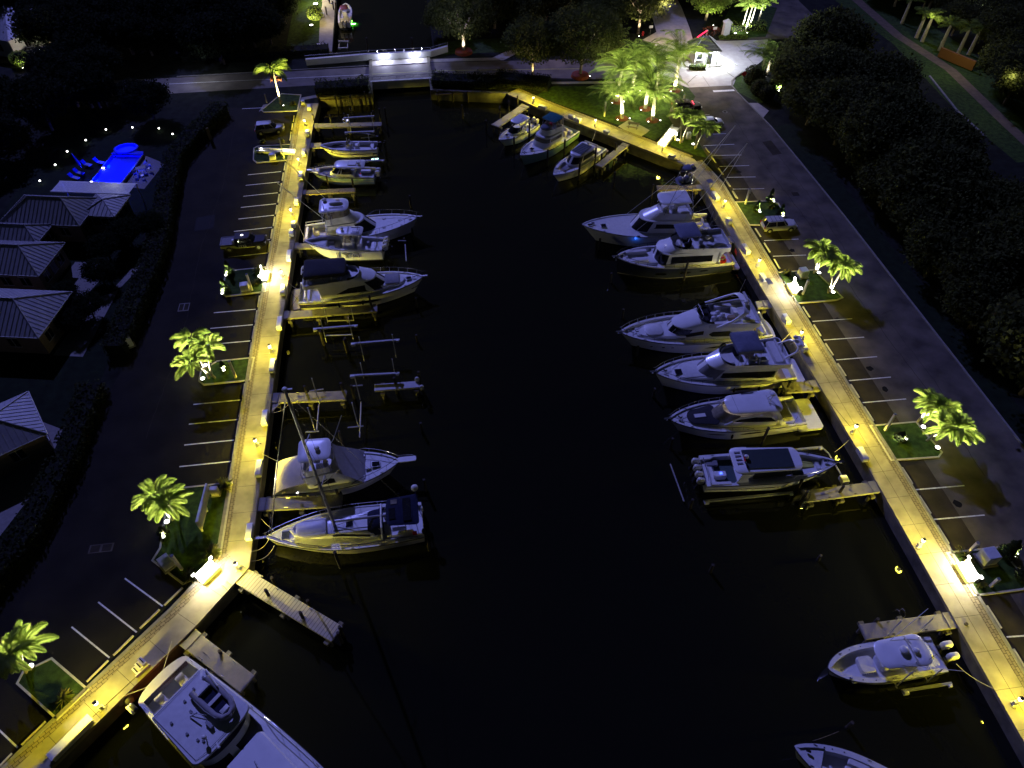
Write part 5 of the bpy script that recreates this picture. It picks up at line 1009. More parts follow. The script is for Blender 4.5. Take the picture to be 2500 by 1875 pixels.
b.pad('bow_cushion','greyc',9.3,0,1.3,1.3,1.0,.3,r=.2); b.pad('bow_seat','teak',10.0,0,1.35,.6,.9,.25); b.pad('stern_sunpad','cushion',1.2,0,.9,1.3,2.4,.4); b.tube('stern_canopy_frame','steel',[[(2.4,-1.2,1.4),(2.2,-1.2,2.6),(2.2,1.2,2.6),(2.4,1.2,1.4)]],.04); b.part('rolled_canopy','canvascream',lambda m: m.tube([(2.3,-1.2,2.7),(2.3,1.2,2.7)],.16,8)); b.pad('life_raft_case','cushion',2.4,.5,1.2,.5,1.0,.8,r=.22)
b.part('teak_platform','teak',lambda m: m.loft([[(x-.55,y,z) for x,y in rr(1.1,3.0,.3)] for z in (.4,.5)])); b.rail(7.8,.4,.1,1.2,.05); b.dome(3.1,.0,3.0,.24,.28); b.cleats()
# tower fishing yacht
b = Boat('fishing_yacht', (39.3,80.9), (20.3,80.9), 5.7, 1.5, 3.0, 'largest fishing yacht with tall tuna tower and long outriggers, bow to the water', 'yacht', floors=((0,.2,.8,.3),(.2,1,.08,.15)), sw=.84, p=2.0, q=.78, rake=2.2, rub='steel')
A = outline(4.0,12.1,2.4,1.9,1.9,3.0,.3); C = outline(3.8,10.9,2.3,1.75,3.7,2.6,.3); h = b.house('deckhouse','white',[A,C]); b.glass(A,C,.12,.95,9.6,15,'windscreen','black',both=None,parent=h); b.side(A,C,[(4.8,2.6,3.2),(9.9,2.6,3.3)],m='black',parent=h)
A2 = outline(3.8,10.4,2.15,1.7,3.75,3.2,.4); C2 = outline(3.9,8.5,2.1,1.6,4.7,2.4,.4); f = b.house('flybridge','white',[A2,C2],top=False); b.part('flybridge_floor','deck',lambda m: m.quad(*full(outline(4.0,8.3,2.0,1.5,4.0,2.2,.4))),f)
b.pad('helm_console','cushion',7.4,0,4.0,.9,1.4,.9); b.pad('helm_chair','cushion',6.2,.5,4.0,.6,.6,.7,back=.5); b.pad('helm_chair','cushion',6.2,-.5,4.0,.6,.6,.7,back=.5); b.pad('bridge_bench','cushion',8.2,0,4.0,.6,2.2,.6); b.pad('bridge_locker','cushion',4.8,1.2,4.0,1.2,.6,.5)
ht = b.slab('hardtop','white',4.2,8.6,1.65,1.5,6.1,.18,1.0,.4,.08)
T = b.both([(3.9,2.0,4.6),(4.6,1.1,8.6)])+b.both([(8.0,1.7,4.6),(6.4,.9,8.6)])+b.both([(4.1,2.0,5.8),(7.6,1.5,5.6)])+[[(4.2,-1.6,6.6),(4.2,1.6,6.6)],[(4.5,-1.2,8.0),(6.4,1.0,8.0)],[(4.5,1.2,8.0),(6.4,-1.0,8.0)],[(4.3,-1.6,6.3),(7.0,1.2,6.3)]]; b.tube('tuna_tower','steel',T,.04)
b.part('tower_platform','bimblue',lambda m: m.loft([[(5.5+x,y,z) for x,y in rr(2.0,2.0,.5)] for z in (8.6,8.75)])); b.part('tower_seat','bimblue',lambda m: (m.ell((5.2,.1,9.0),(.5,.6,.55),10,6,-.6),m.ell((5.9,.0,9.0),(.4,.7,.35),10,5,-.6)))
b.tube('crow_nest','steel',b.both([(4.7,.9,8.7),(4.4,.6,10.6)])+b.both([(6.2,.9,8.7),(5.6,.6,10.6)])+[[(4.4,.6,10.6),(5.6,.6,10.6),(5.6,-.6,10.6),(4.4,-.6,10.6),(4.4,.6,10.6)],[(4.5,-.9,9.6),(6.0,-.9,9.6),(6.0,.9,9.6),(4.5,.9,9.6),(4.5,-.9,9.6)]],.035); b.part('sun_canopy','bimblue',lambda m: m.ell((5.0,0,10.6),(.95,.85,.35),12,5,0)); b.part('spotlight','boxw',lambda m: m.ell((4.7,.1,11.0),(.3,.3,.3),10,6))
for s_ in (1,-1): b.tube('outrigger','boxw',[[(5.5,s_*2.4,2.8),(5.0,s_*2.6,5.2),(-1.5,s_*2.3+ -1.0,14.5)]],.04); b.tube('outrigger_stay','boxw',[[(5.0,s_*2.6,5.0),(2.5,s_*3.2,6.4),(-1.5,s_*2.3-1.0,14.5)]],.02)
b.tube('forestay_pole','boxw',[[(12.0,2.2,2.6),(6.0,2.0,8.2)],[(12.0,-2.2,2.6),(6.0,-2.0,8.2)]],.025); b.tube('bridge_ladder','steel',[[(3.6,-1.0,1.2),(3.8,-1.0,4.6)],[(3.6,-1.5,1.2),(3.8,-1.5,4.6)]]+[[(3.65,-1.0,1.5+.4*k),(3.65,-1.5,1.5+.4*k)] for k in range(7)],.03)
b.pad('fighting_chair','canvascream',1.9,0,.75,.8,.8,.8,back=.7); b.pad('bait_freezer','cream',3.5,.9,.75,.6,1.8,.9); b.hatch(16.0,.3,2.68,.65,.65); b.rods([(4,1.7,4.6),(4,1.0,4.6),(4,-1.7,4.6),(4,.2,4.6)],1.5); b.cleats(); b.part('bow_windlass','black',lambda m: (m.box((17.9,.15,2.95),(.6,.2,.15)),m.box((17.4,-.2,2.9),(.4,.25,.12)))); b.part('hull_port','black',lambda m: m.box((11.5,2.68,2.2),(.4,.06,.12))); b.part('hull_vent','black',lambda m: m.box((7,2.86,1.7),(.5,.04,.12)))
bl = b.part('blue_courtesy_light','ledb',lambda m: m.box((11.9,2.66,1.9),(.16,.05,.07))); light('POINT',(11.9,3.0,1.8),10,(.02,.15,1),.1,b.r)
# dark hulled trawler style yacht
b = Boat('flybridge_yacht', (39.4,73.6), (23.4,73.4), 5.0, 1.6, 2.9, 'dark hulled flybridge yacht with slate canopy and three side ports', 'yacht', hull='navy', floors=((0,.16,.8,.3),(.16,.68,.12,.3),(.68,1,.75,.22)), sw=.88, p=2.6, q=.85, rake=.5, boot='cream', rub='cream')
A = outline(2.6,10.8,2.0,1.8,1.8,1.4,.2); C = outline(1.6,10.4,2.0,1.7,3.7,1.4,.2); h, f = flyyacht(b, A, C, outline(.9,10.6,2.25,1.7,3.75,3.0,.6), outline(1.0,8.6,2.25,1.75,4.35,2.2,.6), 3.85, (8.6,15), 'glass', [[(3.3,2.2,3.2),(8.9,2.2,3.3)]])
cn = b.slab('canopy','bimblue',5.2,8.3,1.6,1.6,6.05,.12,.4,.3,.2,3.6); b.tube('canopy_frame','steel',b.both([(5.5,1.9,4.3),(5.6,1.5,6.1)])+b.both([(7.8,1.7,4.3),(7.8,1.4,6.1)])+[[(5.6,-1.5,6.05),(5.6,1.5,6.05),(7.8,1.4,6.05),(7.8,-1.4,6.05)]],.03)
b.pad('helm_seat','black',6.6,.6,3.9,.7,.8,.5,back=.5); b.pad('helm_seat','black',6.6,-.6,3.9,.7,.8,.5,back=.5); b.pad('bridge_sofa','greyc',4.2,1.3,3.9,1.8,.7,.4,back=0); b.pad('bridge_sofa','greyc',4.2,-1.3,3.9,2.2,.7,.4); b.pad('bridge_grill','boxw',4.6,.1,3.9,.5,.6,.6); b.pad('helm_console','cushion',7.7,.4,3.9,.5,1.3,.7); b.tube('bridge_rail','steel',b.both([(1.2,2.1,4.9),(4.8,2.15,4.9),(5.0,2.15,4.4)])+[[(1.2,-2.1,4.9),(1.2,2.1,4.9)]],.03)
b.part('radar_mast','white',lambda m: (m.tube([(4.9,-1.2,4.3),(4.5,-.4,6.4)],.13,8),m.box((4.4,-.2,6.2),(1.1,.35,.12)))); b.dome(4.0,.6,5.0,.34,.4); b.part('radar_bar','boxw',lambda m: m.box((4.5,-.3,6.6),(.2,1.2,.12))); b.whip(3.6,-1.0,5.8,2.2); b.tube('crane','steel',[[(3.4,-1.4,4.2),(3.0,-1.5,5.9),(1.8,-2.0,6.6)]],.05)
b.dome(9.6,.5,3.95,.1,.12,'horn'); b.part('anchor_lamp','ledw',lambda m: m.ell((9.4,.15,4.05),(.07,.07,.06),8,4)); b.pad('bow_lounge','cushion',13.0,.75,2.15,2.6,.55,.45,r=.15); b.pad('bow_lounge','cushion',13.0,-.95,2.15,3.0,.6,.6,r=.2); b.pad('bow_locker','cushion',14.6,0,2.1,.8,1.6,.35)
b.house('fore_cabin','white',[outline(10.0,14.9,1.3,1.0,1.85,1.5,.3),outline(10.1,14.6,1.2,.9,2.2,1.4,.3)]); b.hullwin(3.6,4.9,.85,1.15); b.hullwin(6.0,7.6,.75,1.15); b.hullwin(9.4,11.0,.75,1.15)
b.rail(5.0,.55,.06,1.2,.1,'black'); b.part('side_door_frame','white',lambda m: m.box((2.3,2.04,2.8),(.25,.1,1.8))); b.pad('cockpit_sofa','red',1.2,0,.85,.6,2.6,.4,back=.3); b.part('ensign','red',lambda m: m.loft([[(-.6,.1,2.6),(-.6,.9,2.4)],[(-.55,.15,2.0),(-.55,.95,1.9)]],False,False,False)); b.part('swim_platform','cream',lambda m: m.loft([[(x-.5,y,z) for x,y in rr(1.2,4.2,.4)] for z in (.35,.5)])); b.cleats(); b.anchor(.5); b.part('life_ring','yellow',lambda m: m.loft([[((.3+.07*cos(t_))*cos(a)+2.0,2.3+.07*sin(t_),2.9+(.3+.07*cos(t_))*sin(a)) for t_ in [2*pi*k/5 for k in range(5)]] for a in [pi*.25+1.6*pi*j/12 for j in range(13)]],False,False))
# open flybridge yacht
b = Boat('flybridge_yacht', (39.3,59.6), (20.7,59.5), 5.3, 1.6, 2.6, 'big white yacht with open flybridge seating and swept radar arch', 'yacht', floors=((0,.15,.8,.3),(.15,1,.3,.3)), sw=.84, p=2.3, q=.82, rake=1.8)
A = outline(2.6,13.2,2.1,1.6,1.6,3.2,.3); C = outline(2.4,12.1,1.95,1.45,3.3,3.0,.3); h, f = flyyacht(b, A, C, outline(1.9,12.3,2.3,1.5,3.35,3.4,.6), outline(2.0,9.2,2.35,1.8,4.1,2.0,.6), 3.5, (9.3,15), 'glass', [[(4.2,2.0,2.1),(5.6,1.95,2.75),(7.6,2.0,2.7),(8.0,2.3,2.4)],[(8.7,2.35,2.9),(10.9,2.05,2.6),(12.0,2.0,2.05)]], win0=.12)
for v_ in (-.9,-.3,.3,.9): b.part('screen_mullion','white',lambda m: m.tube([(12.85+.25*(1-abs(v_)),v_*1.1,1.95),(11.95+.2*(1-abs(v_)),v_,3.15)],.03,4),h)
b.house('coach_roof','white',[outline(10.5,16.6,1.6,1.3,2.0,2.6,.3),outline(10.7,16.2,1.5,1.2,2.35,2.4,.3)]); b.pad('sun_pad','cushion',14.4,0,2.4,2.2,2.0,.14,r=.6); b.hatch(16.3,.42,2.3,.5,.55,'deck','alu'); b.hatch(16.3,-.32,2.3,.5,.55,'deck','alu'); b.tube('pad_rail','steel',[[(13.4,1.2,2.4),(13.6,1.2,2.6),(15.2,1.15,2.6),(15.3,1.15,2.4)],[(12.9,-1.15,2.4),(13.2,-1.15,2.65),(15.2,-1.1,2.65),(15.3,-1.1,2.4)]],.03); b.hatch(10.9,0,3.42,.5,.35,'deck','greyc')
b.pad('helm_seat','black',8.3,.55,3.5,.6,.8,.5,back=.5); b.pad('helm_seat','black',8.0,-.9,3.5,.8,1.2,.5,back=.3); b.pad('bridge_sofa','cushion',7.0,1.5,3.5,2.6,.6,.45); b.pad('bridge_sofa','cushion',5.6,-1.5,3.5,2.2,.6,.45)
for q,(u_,v_) in enumerate(((7.0,-.1),(6.6,.35),(6.5,-.5),(7.3,.4),(6.1,.0))): b.part('beanbag','cushion',lambda m: m.ell((u_,v_,3.75),(.36,.32,.28),10,5,-.8))
b.pad('bridge_table','teak',5.2,.6,3.5,.9,.6,.5); b.pad('wet_bar','white',4.6,-.3,3.5,.6,1.3,.75); b.tube('deck_chair','steel',[[(3.6,1.2,3.5),(3.7,1.2,4.2),(3.1,1.2,4.2)],[(3.6,.7,3.5),(3.7,.7,4.2),(3.1,.7,4.2)],[(3.7,.7,4.2),(3.7,1.2,4.2)]],.03); b.pad('sun_lounger','yellow',3.2,1.3,3.5,1.5,.5,.15)
for s_ in (1,-1): b.part('radar_arch','white',lambda m: m.loft([[(u+x,s_*v+y*.5,z) for x,y in rr(w_,.3,.1)] for u,v,z,w_ in ((7.2,2.25,4.0,.9),(5.3,2.1,4.8,.8),(4.1,1.75,5.5,.8),(3.9,1.0,5.75,.8),(3.9,0,5.8,.8))]))
b.dome(3.9,.6,6.0,.3,.3); b.part('radar_bar','boxw',lambda m: m.box((3.6,-.5,6.1),(.25,1.4,.12))); b.whip(3.9,-1.6,5.5,2.2); b.tube('windscreen_rail','steel',[[(9.3,-1.4,4.1),(9.0,-1.0,5.0),(9.0,1.0,5.0),(9.3,1.4,4.1)]],.035); b.tube('bridge_rail','steel',b.both([(2.2,2.2,4.5),(4.4,2.3,4.5)])+[[(2.2,-2.2,4.5),(2.2,2.2,4.5)]],.03)
b.part('swim_platform','white',lambda m: m.loft([[(-1.15*sin(a)**.7 if 0<a<pi else 0, 2.25*cos(a), z) for a in [pi*k/12 for k in range(13)]] for z in (.3,.5)])); b.part('saloon_doors','glass',lambda m: m.box((2.5,0,2.4),(.05,3.0,1.5))); b.pad('stern_sofa','cushion',.9,0,.85,.6,2.8,.5,back=.3); b.pad('cockpit_table','teak',1.7,0,.85,.6,1.2,.6)
b.rail(6.5,.65,.08,1.2,.15); b.cleats(); b.anchor(.3)
for u_ in (12.5,13.6,15.0): b.part('hull_port','black',lambda m: [m.box((u_,sg*(b.hb(u_)*.94),1.35),(.3,.08,.08)) for sg in (1,)],b.hull)
b.hullwin(4.2,8.5,.8,1.1,'black')
# blue canopy yacht
b = Boat('flybridge_yacht', (39.5,52.4), (23.1,52.6), 4.9, 1.55, 2.6, 'white flybridge yacht with square blue canopy and radar mast at the stern', 'yacht', floors=((0,.15,.8,.3),(.15,1,.15,.25)), sw=.86, p=2.2, q=.8, rake=1.4)
A = outline(2.6,11.9,2.0,1.55,1.7,2.8,.3); C = outline(2.4,10.3,1.85,1.45,3.5,2.4,.3); h, f = flyyacht(b, A, C, outline(1.2,10.5,2.15,1.5,3.55,2.8,.5), outline(1.3,9.0,2.2,1.75,4.25,1.6,.5), 3.7, (9.2,15), 'greyc', [[(2.9,2.1,3.0),(4.6,2.0,3.0),(8.8,2.2,2.9),(9.8,2.5,2.7)]], win0=.15)
b.house('coach_roof','white',[outline(9.5,14.4,1.5,1.25,2.0,1.6,.3),outline(9.7,14.2,1.45,1.2,2.3,1.5,.3)]); b.hatch(13.6,.2,2.4,.75,.75); b.pad('bow_cover','deck',11.9,0,2.32,2.8,2.3,.08,r=.2)
cn = b.slab('canopy','bimblue',4.9,7.9,1.6,1.6,6.2,.12,.3,.3,.2,5); b.part('canopy_skirt','bimblue',lambda m: m.loft([full(outline(4.9-i,7.9+i,1.6+i,1.6+i,z,.3,.3,5)) for i,z in ((0,6.25),(.04,5.95))],False,False),cn); b.tube('canopy_frame','steel',b.both([(5.1,1.8,4.2),(5.2,1.5,6.2)])+b.both([(7.5,1.7,4.2),(7.6,1.5,6.2)])+b.both([(5.1,1.8,4.4),(7.5,1.6,6.0)])+[[(5.2,-1.55,6.15),(5.2,1.55,6.15)]],.03)
b.pad('sun_pad','cushion',8.3,.4,3.7,1.3,1.6,.5,r=.2); b.pad('helm_seat','teak',5.6,-.2,3.7,.9,.7,.6,back=.4); b.pad('helm_seat','cushion',5.6,.9,3.7,.8,.6,.6,back=.4); b.pad('bridge_sofa','cushion',2.6,0,3.7,.9,3.4,.55,back=.3); b.pad('bridge_seat','cushion',4.0,-1.3,3.7,1.1,.7,.55); b.pad('bridge_bar','white',4.4,1.1,3.7,1.2,.7,.7); b.pad('helm_console','black',6.9,-.7,3.7,.6,1.0,.8); b.dome(9.6,.1,3.75,.14,.18,'searchlight')
for s_ in (1,-1): b.part('mast_strut','white',lambda m: m.loft([[(u+x,s_*v+y,z) for x,y in rr(.35,.16,.05)] for u,v,z in ((2.0,1.2,4.2),(.6,1.0,4.9),(.1,.4,5.1))]))
b.part('radar_mast','white',lambda m: (m.box((.1,0,5.15),(.7,1.5,.14),ch=.04),m.tube([(.1,0,5.1),(-.2,0,6.3)],.12,8,.07),m.box((.0,.1,5.7),(.3,1.7,.14),ch=.03))); b.dome(.3,.65,5.45,.3,.34); b.dome(.3,-.7,5.45,.26,.3); b.whip(.2,-.6,5.3,1.8,(-.5,-.4)); b.tube('gangway','alu',[[(.3,-1.1,4.0),(-1.5,-1.4,4.4)],[(.3,-1.5,4.0),(-1.5,-1.8,4.4)]],.05)
b.part('swim_platform','white',lambda m: m.loft([[(x-.7,y,z) for x,y in rr(1.7,4.1,.3)] for z in (.35,.5)])); b.part('saloon_doors','glass',lambda m: m.box((2.55,0,2.5),(.05,3.0,1.5))); b.pad('cockpit_floor_mat','teak',1.6,0,.78,1.7,3.4,.05); b.rail(6.5,.6,.08,1.2,.2); b.cleats(); b.anchor(.4); b.hullwin(5.2,8.0,.7,1.15,'black'); b.fenders([(4.5,1),(7.5,1),(3,-1)])
# hardtop cruiser
b = Boat('hardtop_cruiser', (38.0,45.9), (22.9,45.8), 4.5, 1.5, 2.45, 'white hardtop cruiser with lit cabin and wide square swim platform', 'yacht', floors=((0,.17,.7,.25),(.17,1,.12,.25)), sw=.88, p=2.2, q=.8, rake=1.6)
A = outline(3.4,10.9,1.85,1.45,1.7,3.4,.3); C = outline(3.2,9.2,1.65,1.35,3.35,2.6,.3); h = b.house('deckhouse','white',[A,lerpH(A,C,.3)],camber=0,top=False)
b.glass(A,C,.28,.97,9.6,15,'windscreen','clear',both=None); b.part('saloon_floor','teak',lambda m: m.quad(*full(outline(3.6,10.2,1.6,1.3,1.55,3.0,.3)))); b.pad('saloon_table','cushion',9.0,.5,1.6,.6,.7,.5); b.pad('helm_seat','cushion',7.6,-.5,1.6,.6,.9,.6,back=.4); b.pad('dashboard','cushion',9.3,-.5,1.6,.9,1.1,.55)
light('POINT',(8.2,.2,3.1),26,(1,.78,.68),.15,b.r); light('AREA',(9.4,-.8,3.2),8,(.7,.75,1),.3,b.r,(9.4,-.8,0)) if False else None
b.side(A,C,[(3.7,2.3,2.5),(4.6,2.25,3.0),(6.2,2.25,3.15),(7.8,2.25,3.0),(9.0,2.25,2.3)],m='glass'); b.tube('window_arch','white',b.both([(3.4,1.78,2.1),(4.4,1.7,3.05),(6.2,1.62,3.3),(7.9,1.55,3.1),(9.4,1.6,2.3)]),.09)
ht = b.slab('hardtop','white',3.0,9.0,1.6,1.35,3.55,.18,1.2,.7,.1,2.8); b.tube('roof_seam','greyc',[[(8.0,-1.2,3.83),(8.0,1.2,3.83)],[(5.0,-1.35,3.8),(7.9,-1.2,3.82)]],.015,4,parent=ht); b.part('roof_rail','black',lambda m: m.box((6.2,-1.25,3.8),(1.4,.08,.04)),ht); b.tube('radar_bracket','boxw',[[(4.2,-.3,3.8),(4.0,-.1,4.5)],[(4.3,.35,3.8),(4.0,.1,4.5)],[(4.4,-.5,4.0),(4.4,.5,4.0)]],.05,parent=ht); b.dome(4.0,0,4.6,.28,.26,parent=ht); b.whip(3.8,-.9,3.8,1.4)
b.part('wing_support','white',lambda m: [m.loft([[(u+x,sg*v+y,z) for x,y in rr(.6,.1,.04)] for u,v,z in ((2.6,1.8,1.5),(3.3,1.65,2.6),(3.9,1.5,3.6))]) for sg in (1,-1)])
b.part('fore_sun_pad','canvas',lambda m: m.loft([full(outline(9.7-i*-1+0,13.0-i,1.35-i,1.0-i,z,.9,.4,2.0)) for i,z in ((0,2.22),(0,2.3),(.08,2.34))])); b.hatch(11.6,0,2.36,1.2,.45,'cushion','alu'); b.pad('cockpit_sofa','cushion',1.8,.4,.8,1.6,2.2,.5); b.pad('stern_cover','canvas',2.2,-.3,1.3,2.0,2.2,.25)
b.part('swim_platform','white',lambda m: m.loft([[(x-.75,y,z) for x,y in rr(2.9,4.3,.35)] for z in (.3,.62)])); b.tube('platform_seam','greyc',[[(.3,.9,.64),(-.9,.9,.64)],[(.3,-1.0,.64),(-.9,-1.0,.64)]],.015,4); b.tube('mooring_lines','black',[[(1.6,1.9,1.6),(.0,.2,.7),(-.8,-.4,.66)]],.018,4)
b.hullwin(4.6,7.6,1.0,1.3,'black'); b.hullwin(9.2,11.4,1.15,1.35,'black'); b.rail(6.2,.6,.08,1.2,.15); b.cleats(); b.anchor(.4); b.fenders([(8.5,1)])
# triple engine launch on lift
b = Boat('open_launch', (24.6,38.9), (38.3,37.8), 4.0, 1.45, 2.1, 'long launch with dark roof panel and four white outboards, bow to the walkway', 'boat', z0=.75, floors=((0,.1,.3,.5),(.1,.66,.65,.3),(.66,.9,.55,.3),(.9,1,.12,.2)), sw=.95, p=1.9, q=.85, rake=.8, deckm='deck', stripe='navy', boot='anti')
A = outline(2.9,10.0,1.5,1.2,1.0,1.6,.4); C = outline(3.0,8.9,1.5,1.2,2.8,1.2,.4)
b.house('helm_pod','white',[outline(4.4,8.2,1.0,.9,.9,.8,.3),outline(4.6,8.0,.95,.85,2.1,.7,.3)]); b.glass(outline(4.0,9.2,1.45,1.15,1.6,1.2,.3),outline(3.6,8.9,1.5,1.2,2.75,1.2,.3),.1,.95,4.5,15,'windscreen','glass',both=None)
b.part('cockpit_floor','teal',lambda m: m.loft([[(5.0+x,y,z) for x,y in rr(7.4,3.3,.3)] for z in (.83,.86)])); b.part('bow_floor','teal',lambda m: m.loft([[(10.6+x,y,z) for x,y in rr(3.0,1.9,.5)] for z in (1.05,1.12)]))
for s_ in (1,-1): b.part('roof_support','white',lambda m: m.loft([[(u+x,s_*1.62+y,z) for x,y in rr(w_,.12,.04)] for u,z,w_ in ((3.6,1.4,1.4),(3.6,2.1,.8),(3.9,2.9,1.2))]))
ht = b.slab('hardtop','white',2.6,9.6,1.6,1.4,2.85,.2,.9,.6,.08,3); b.part('roof_panel','roofteal',lambda m: m.loft([[(6.2+x,y,z) for x,y in rr(4.8,2.3,.08)] for z in (3.1,3.17)]),ht); b.part('roof_vent','greyc',lambda m: [m.box((3.3,.9-.45*k,3.14),(.6,.16,.03)) for k in range(4)],ht); b.dome(4.0,.1,3.35,.26,.3,parent=ht); b.part('flag','red',lambda m: (m.tube([(3.7,-.2,3.1),(3.7,-.2,3.9)],.02,4),m.box((3.6,-.4,3.75),(.08,.5,.2))),ht); b.tube('roof_arch','greyc',[[(3.9,-.5,3.2),(3.7,-.5,3.6),(3.7,.4,3.6),(3.9,.4,3.2)]],.04,parent=ht)
for v in (-1.2,-.4,.4,1.2): b.outboard(-.55,v,1.15,'boxw',1.1,.25)
b.tube('stern_hoop','steel',[[(.3,-1.2,1.4),(.2,-1.2,2.0),(.2,1.2,2.0),(.3,1.2,1.4)]],.04); b.pad('stern_grill','white',1.6,-.5,.8,1.3,.7,.75); b.part('cockpit_light','ledb',lambda m: m.box((1.7,-.5,1.6),(.2,.2,.08))); b.pad('sun_pad','greyc',1.2,1.1,1.0,1.2,.8,.25); b.pad('fender_locker','cushion',1.4,-1.65,1.3,2.2,.4,.25); b.pad('bow_seat','yellow',10.8,.3,1.2,1.4,.8,.25); b.pad('bow_seat','teal',9.6,-.5,1.2,1.1,.8,.25); b.pad('bow_table','cushion',11.8,0,1.3,.4,.9,.3)
b.tube('bow_rail','steel',b.both([(8.6,1.7,1.8),(8.8,1.65,2.15),(11.0,1.25,2.25),(12.8,.6,2.35),(13.2,.25,2.2)]),.03); b.cleats((.1,.5,.8)); b.anchor(.5)
# open fishing boat with hardtop
b = Boat('center_console_boat', (39.2,18.6), (29.1,18.5), 3.35, 1.25, 1.65, 'center console boat with rounded hardtop and two big outboards near the right walkway', 'boat', floors=((0,.09,.15,.3),(.09,.95,.6,.42),(.95,1,.1)), gw=.42, sw=.9, p=2.6, q=.72, rake=.6, rub='boot', stripe=None)
ht = b.slab('hardtop','white',1.9,6.4,1.35,1.2,2.95,.16,1.0,.7,.1,2.6); b.dome(4.1,.0,3.3,.4,.34,parent=ht); b.dome(3.1,.15,3.28,.26,.24,parent=ht); b.tube('light_bar','boxw',[[(3.5,-1.0,3.4),(3.4,1.0,3.4)],[(3.5,-1.0,3.15),(3.5,-1.0,3.4)],[(3.5,1.0,3.15),(3.5,1.0,3.4)]],.045,parent=ht)
b.tube('t_top_frame','boxw',b.both([(2.6,.8,.7),(2.4,.95,2.95)])+b.both([(5.0,.75,.7),(5.3,.9,2.95)])+b.both([(2.6,.8,1.8),(5.0,.8,2.8)]),.04); b.part('console','white',lambda m: m.loft([[(4.6+x,y,z) for x,y in rr(l,w_,.25)] for l,w_,z in ((2.0,1.4,.65),(1.9,1.3,1.6),(1.0,1.1,1.9))])); b.glass(outline(3.8,5.5,.65,.6,1.7,.6,.1),outline(3.9,5.3,.6,.55,2.7,.5,.1),0,1,5,15,'windscreen','clear',both=None)
b.pad('lounge_seat','cushion',6.6,0,.65,1.3,1.4,.7,r=.25); b.part('seat_vents','black',lambda m: [m.box((6.15+.2*k,.72,1.05),(.07,.03,.1)) for k in range(5)]); b.pad('bow_cushion','cushion',7.6,1.05,.7,1.3,.4,.35,r=.1); b.pad('bow_hatch','greyc',8.2,-.5,.66,.5,.3,.08); b.pad('leaning_post','cushion',3.0,0,.65,.6,1.3,.9,back=.3); b.pad('stern_bench','cushion',1.1,.9,.7,.6,.8,.45); b.pad('live_well','white',.75,-.5,.8,.45,1.3,.5,r=.2)
b.outboard(-.75,.5,1.2,'boxw',1.3); b.outboard(-.75,-.5,1.2,'boxw',1.3); b.cleats(); b.rods([(2.3,.9,3.0),(2.3,-.9,3.0)],1.2); b.part('gunwale_rod_ports','black',lambda m: [m.box((u_,sg*(b.hb(u_)-.2),b.zs(u_)+.015),(.09,.07,.02)) for u_ in (1.5,3.2,5.0,6.5,7.6,8.6) for sg in (1,-1)]); b.tube('outrigger','boxw',[[(5.0,.9,3.0),(1.0,2.6,4.6)],[(5.0,-.9,3.0),(1.2,-2.6,4.8)]],.025)
# lowest boat, cut by the frame
b = Boat('open_boat', (32.2,7.6), (23.7,13.0), 3.4, 1.5, 2.2, 'open white boat whose bow points up at the lower right edge', 'boat', floors=((0,.78,.75,.45),(.78,1,.12,.3)), gw=.45, p=2.0, q=.8, rake=.8, wide=.45)
b.pad('bow_seat','cushion',7.0,.55,1.35,1.9,.5,.4); b.pad('bow_seat','cushion',5.2,-.9,1.35,1.6,.5,.4); b.pad('bow_bench','cushion',5.9,.2,1.4,.5,1.4,.35); b.part('console','white',lambda m: m.loft([[(3.6+x,y,z) for x,y in rr(1.3,1.2,.2)] for z in (.8,1.9)])); b.cleats(); b.part('deck_cleat','black',lambda m: m.box((9.0,-.1,2.2),(.35,.15,.12))); b.part('deck_fittings','black',lambda m: [m.box((u_,sg*(b.hb(u_)-.22),b.zs(u_)+.02),(.1,.08,.03)) for u_ in (7.9,7.3,6.4) for sg in (1,-1)]); b.outboard(-.5,.4,1.3,'boxw'); b.outboard(-.5,-.4,1.3,'boxw')
# canal boat
b = Boat('center_console_boat', (-14.9,159.3), (-14.8,168.6), 2.9, 1.2, 1.7, 'open boat with green underwater glow in the upper canal', 'boat', floors=((0,1,.5,.3),), gw=.3, p=2.6, q=.8, z0=.4)
b.slab('t_top','varnish',2.6,4.9,.9,.8,2.8,.12,.4,.3); b.tube('t_top_frame','steel',b.both([(2.9,.7,.8),(2.9,.75,2.8)])+b.both([(4.6,.7,.8),(4.6,.7,2.8)]),.04); b.part('console','white',lambda m: m.box((4.2,0,1.3),(1.0,.9,1.2),ch=.1)); b.pad('bow_seat','bimblue',6.6,0,.9,1.5,1.6,.35); b.pad('bench','cushion',1.6,0,.8,.6,1.8,.5,back=.3); b.outboard(-.5,.4,1.2,'cream'); b.outboard(-.5,-.4,1.2,'cream'); b.cleats()
lift([(g('T',1560,700,-1.2),g('T',1740,700,-1.2)),(g('T',1560,815,-1.2),g('T',1730,808,-1.2))], [], [], 'low boat lift in the upper canal', [(g('T',1580,700,-1.4),g('T',1570,815,-1.4)),(g('T',1720,700,-1.4),g('T',1715,810,-1.4))])
for a in ((1395,390),(1510,300),(1440,200),(1560,330)):
    p = g('T',*a,-1.8); pile(p, 1.6, 'dock pile at the lit canal bank', 'piles of the canal bank')
for px in (1035,1410): pile(g('b',px,440,-1.8), 1.0, 'dark channel pile behind the bridge parapet', 'channel piles behind the bridge', .2)
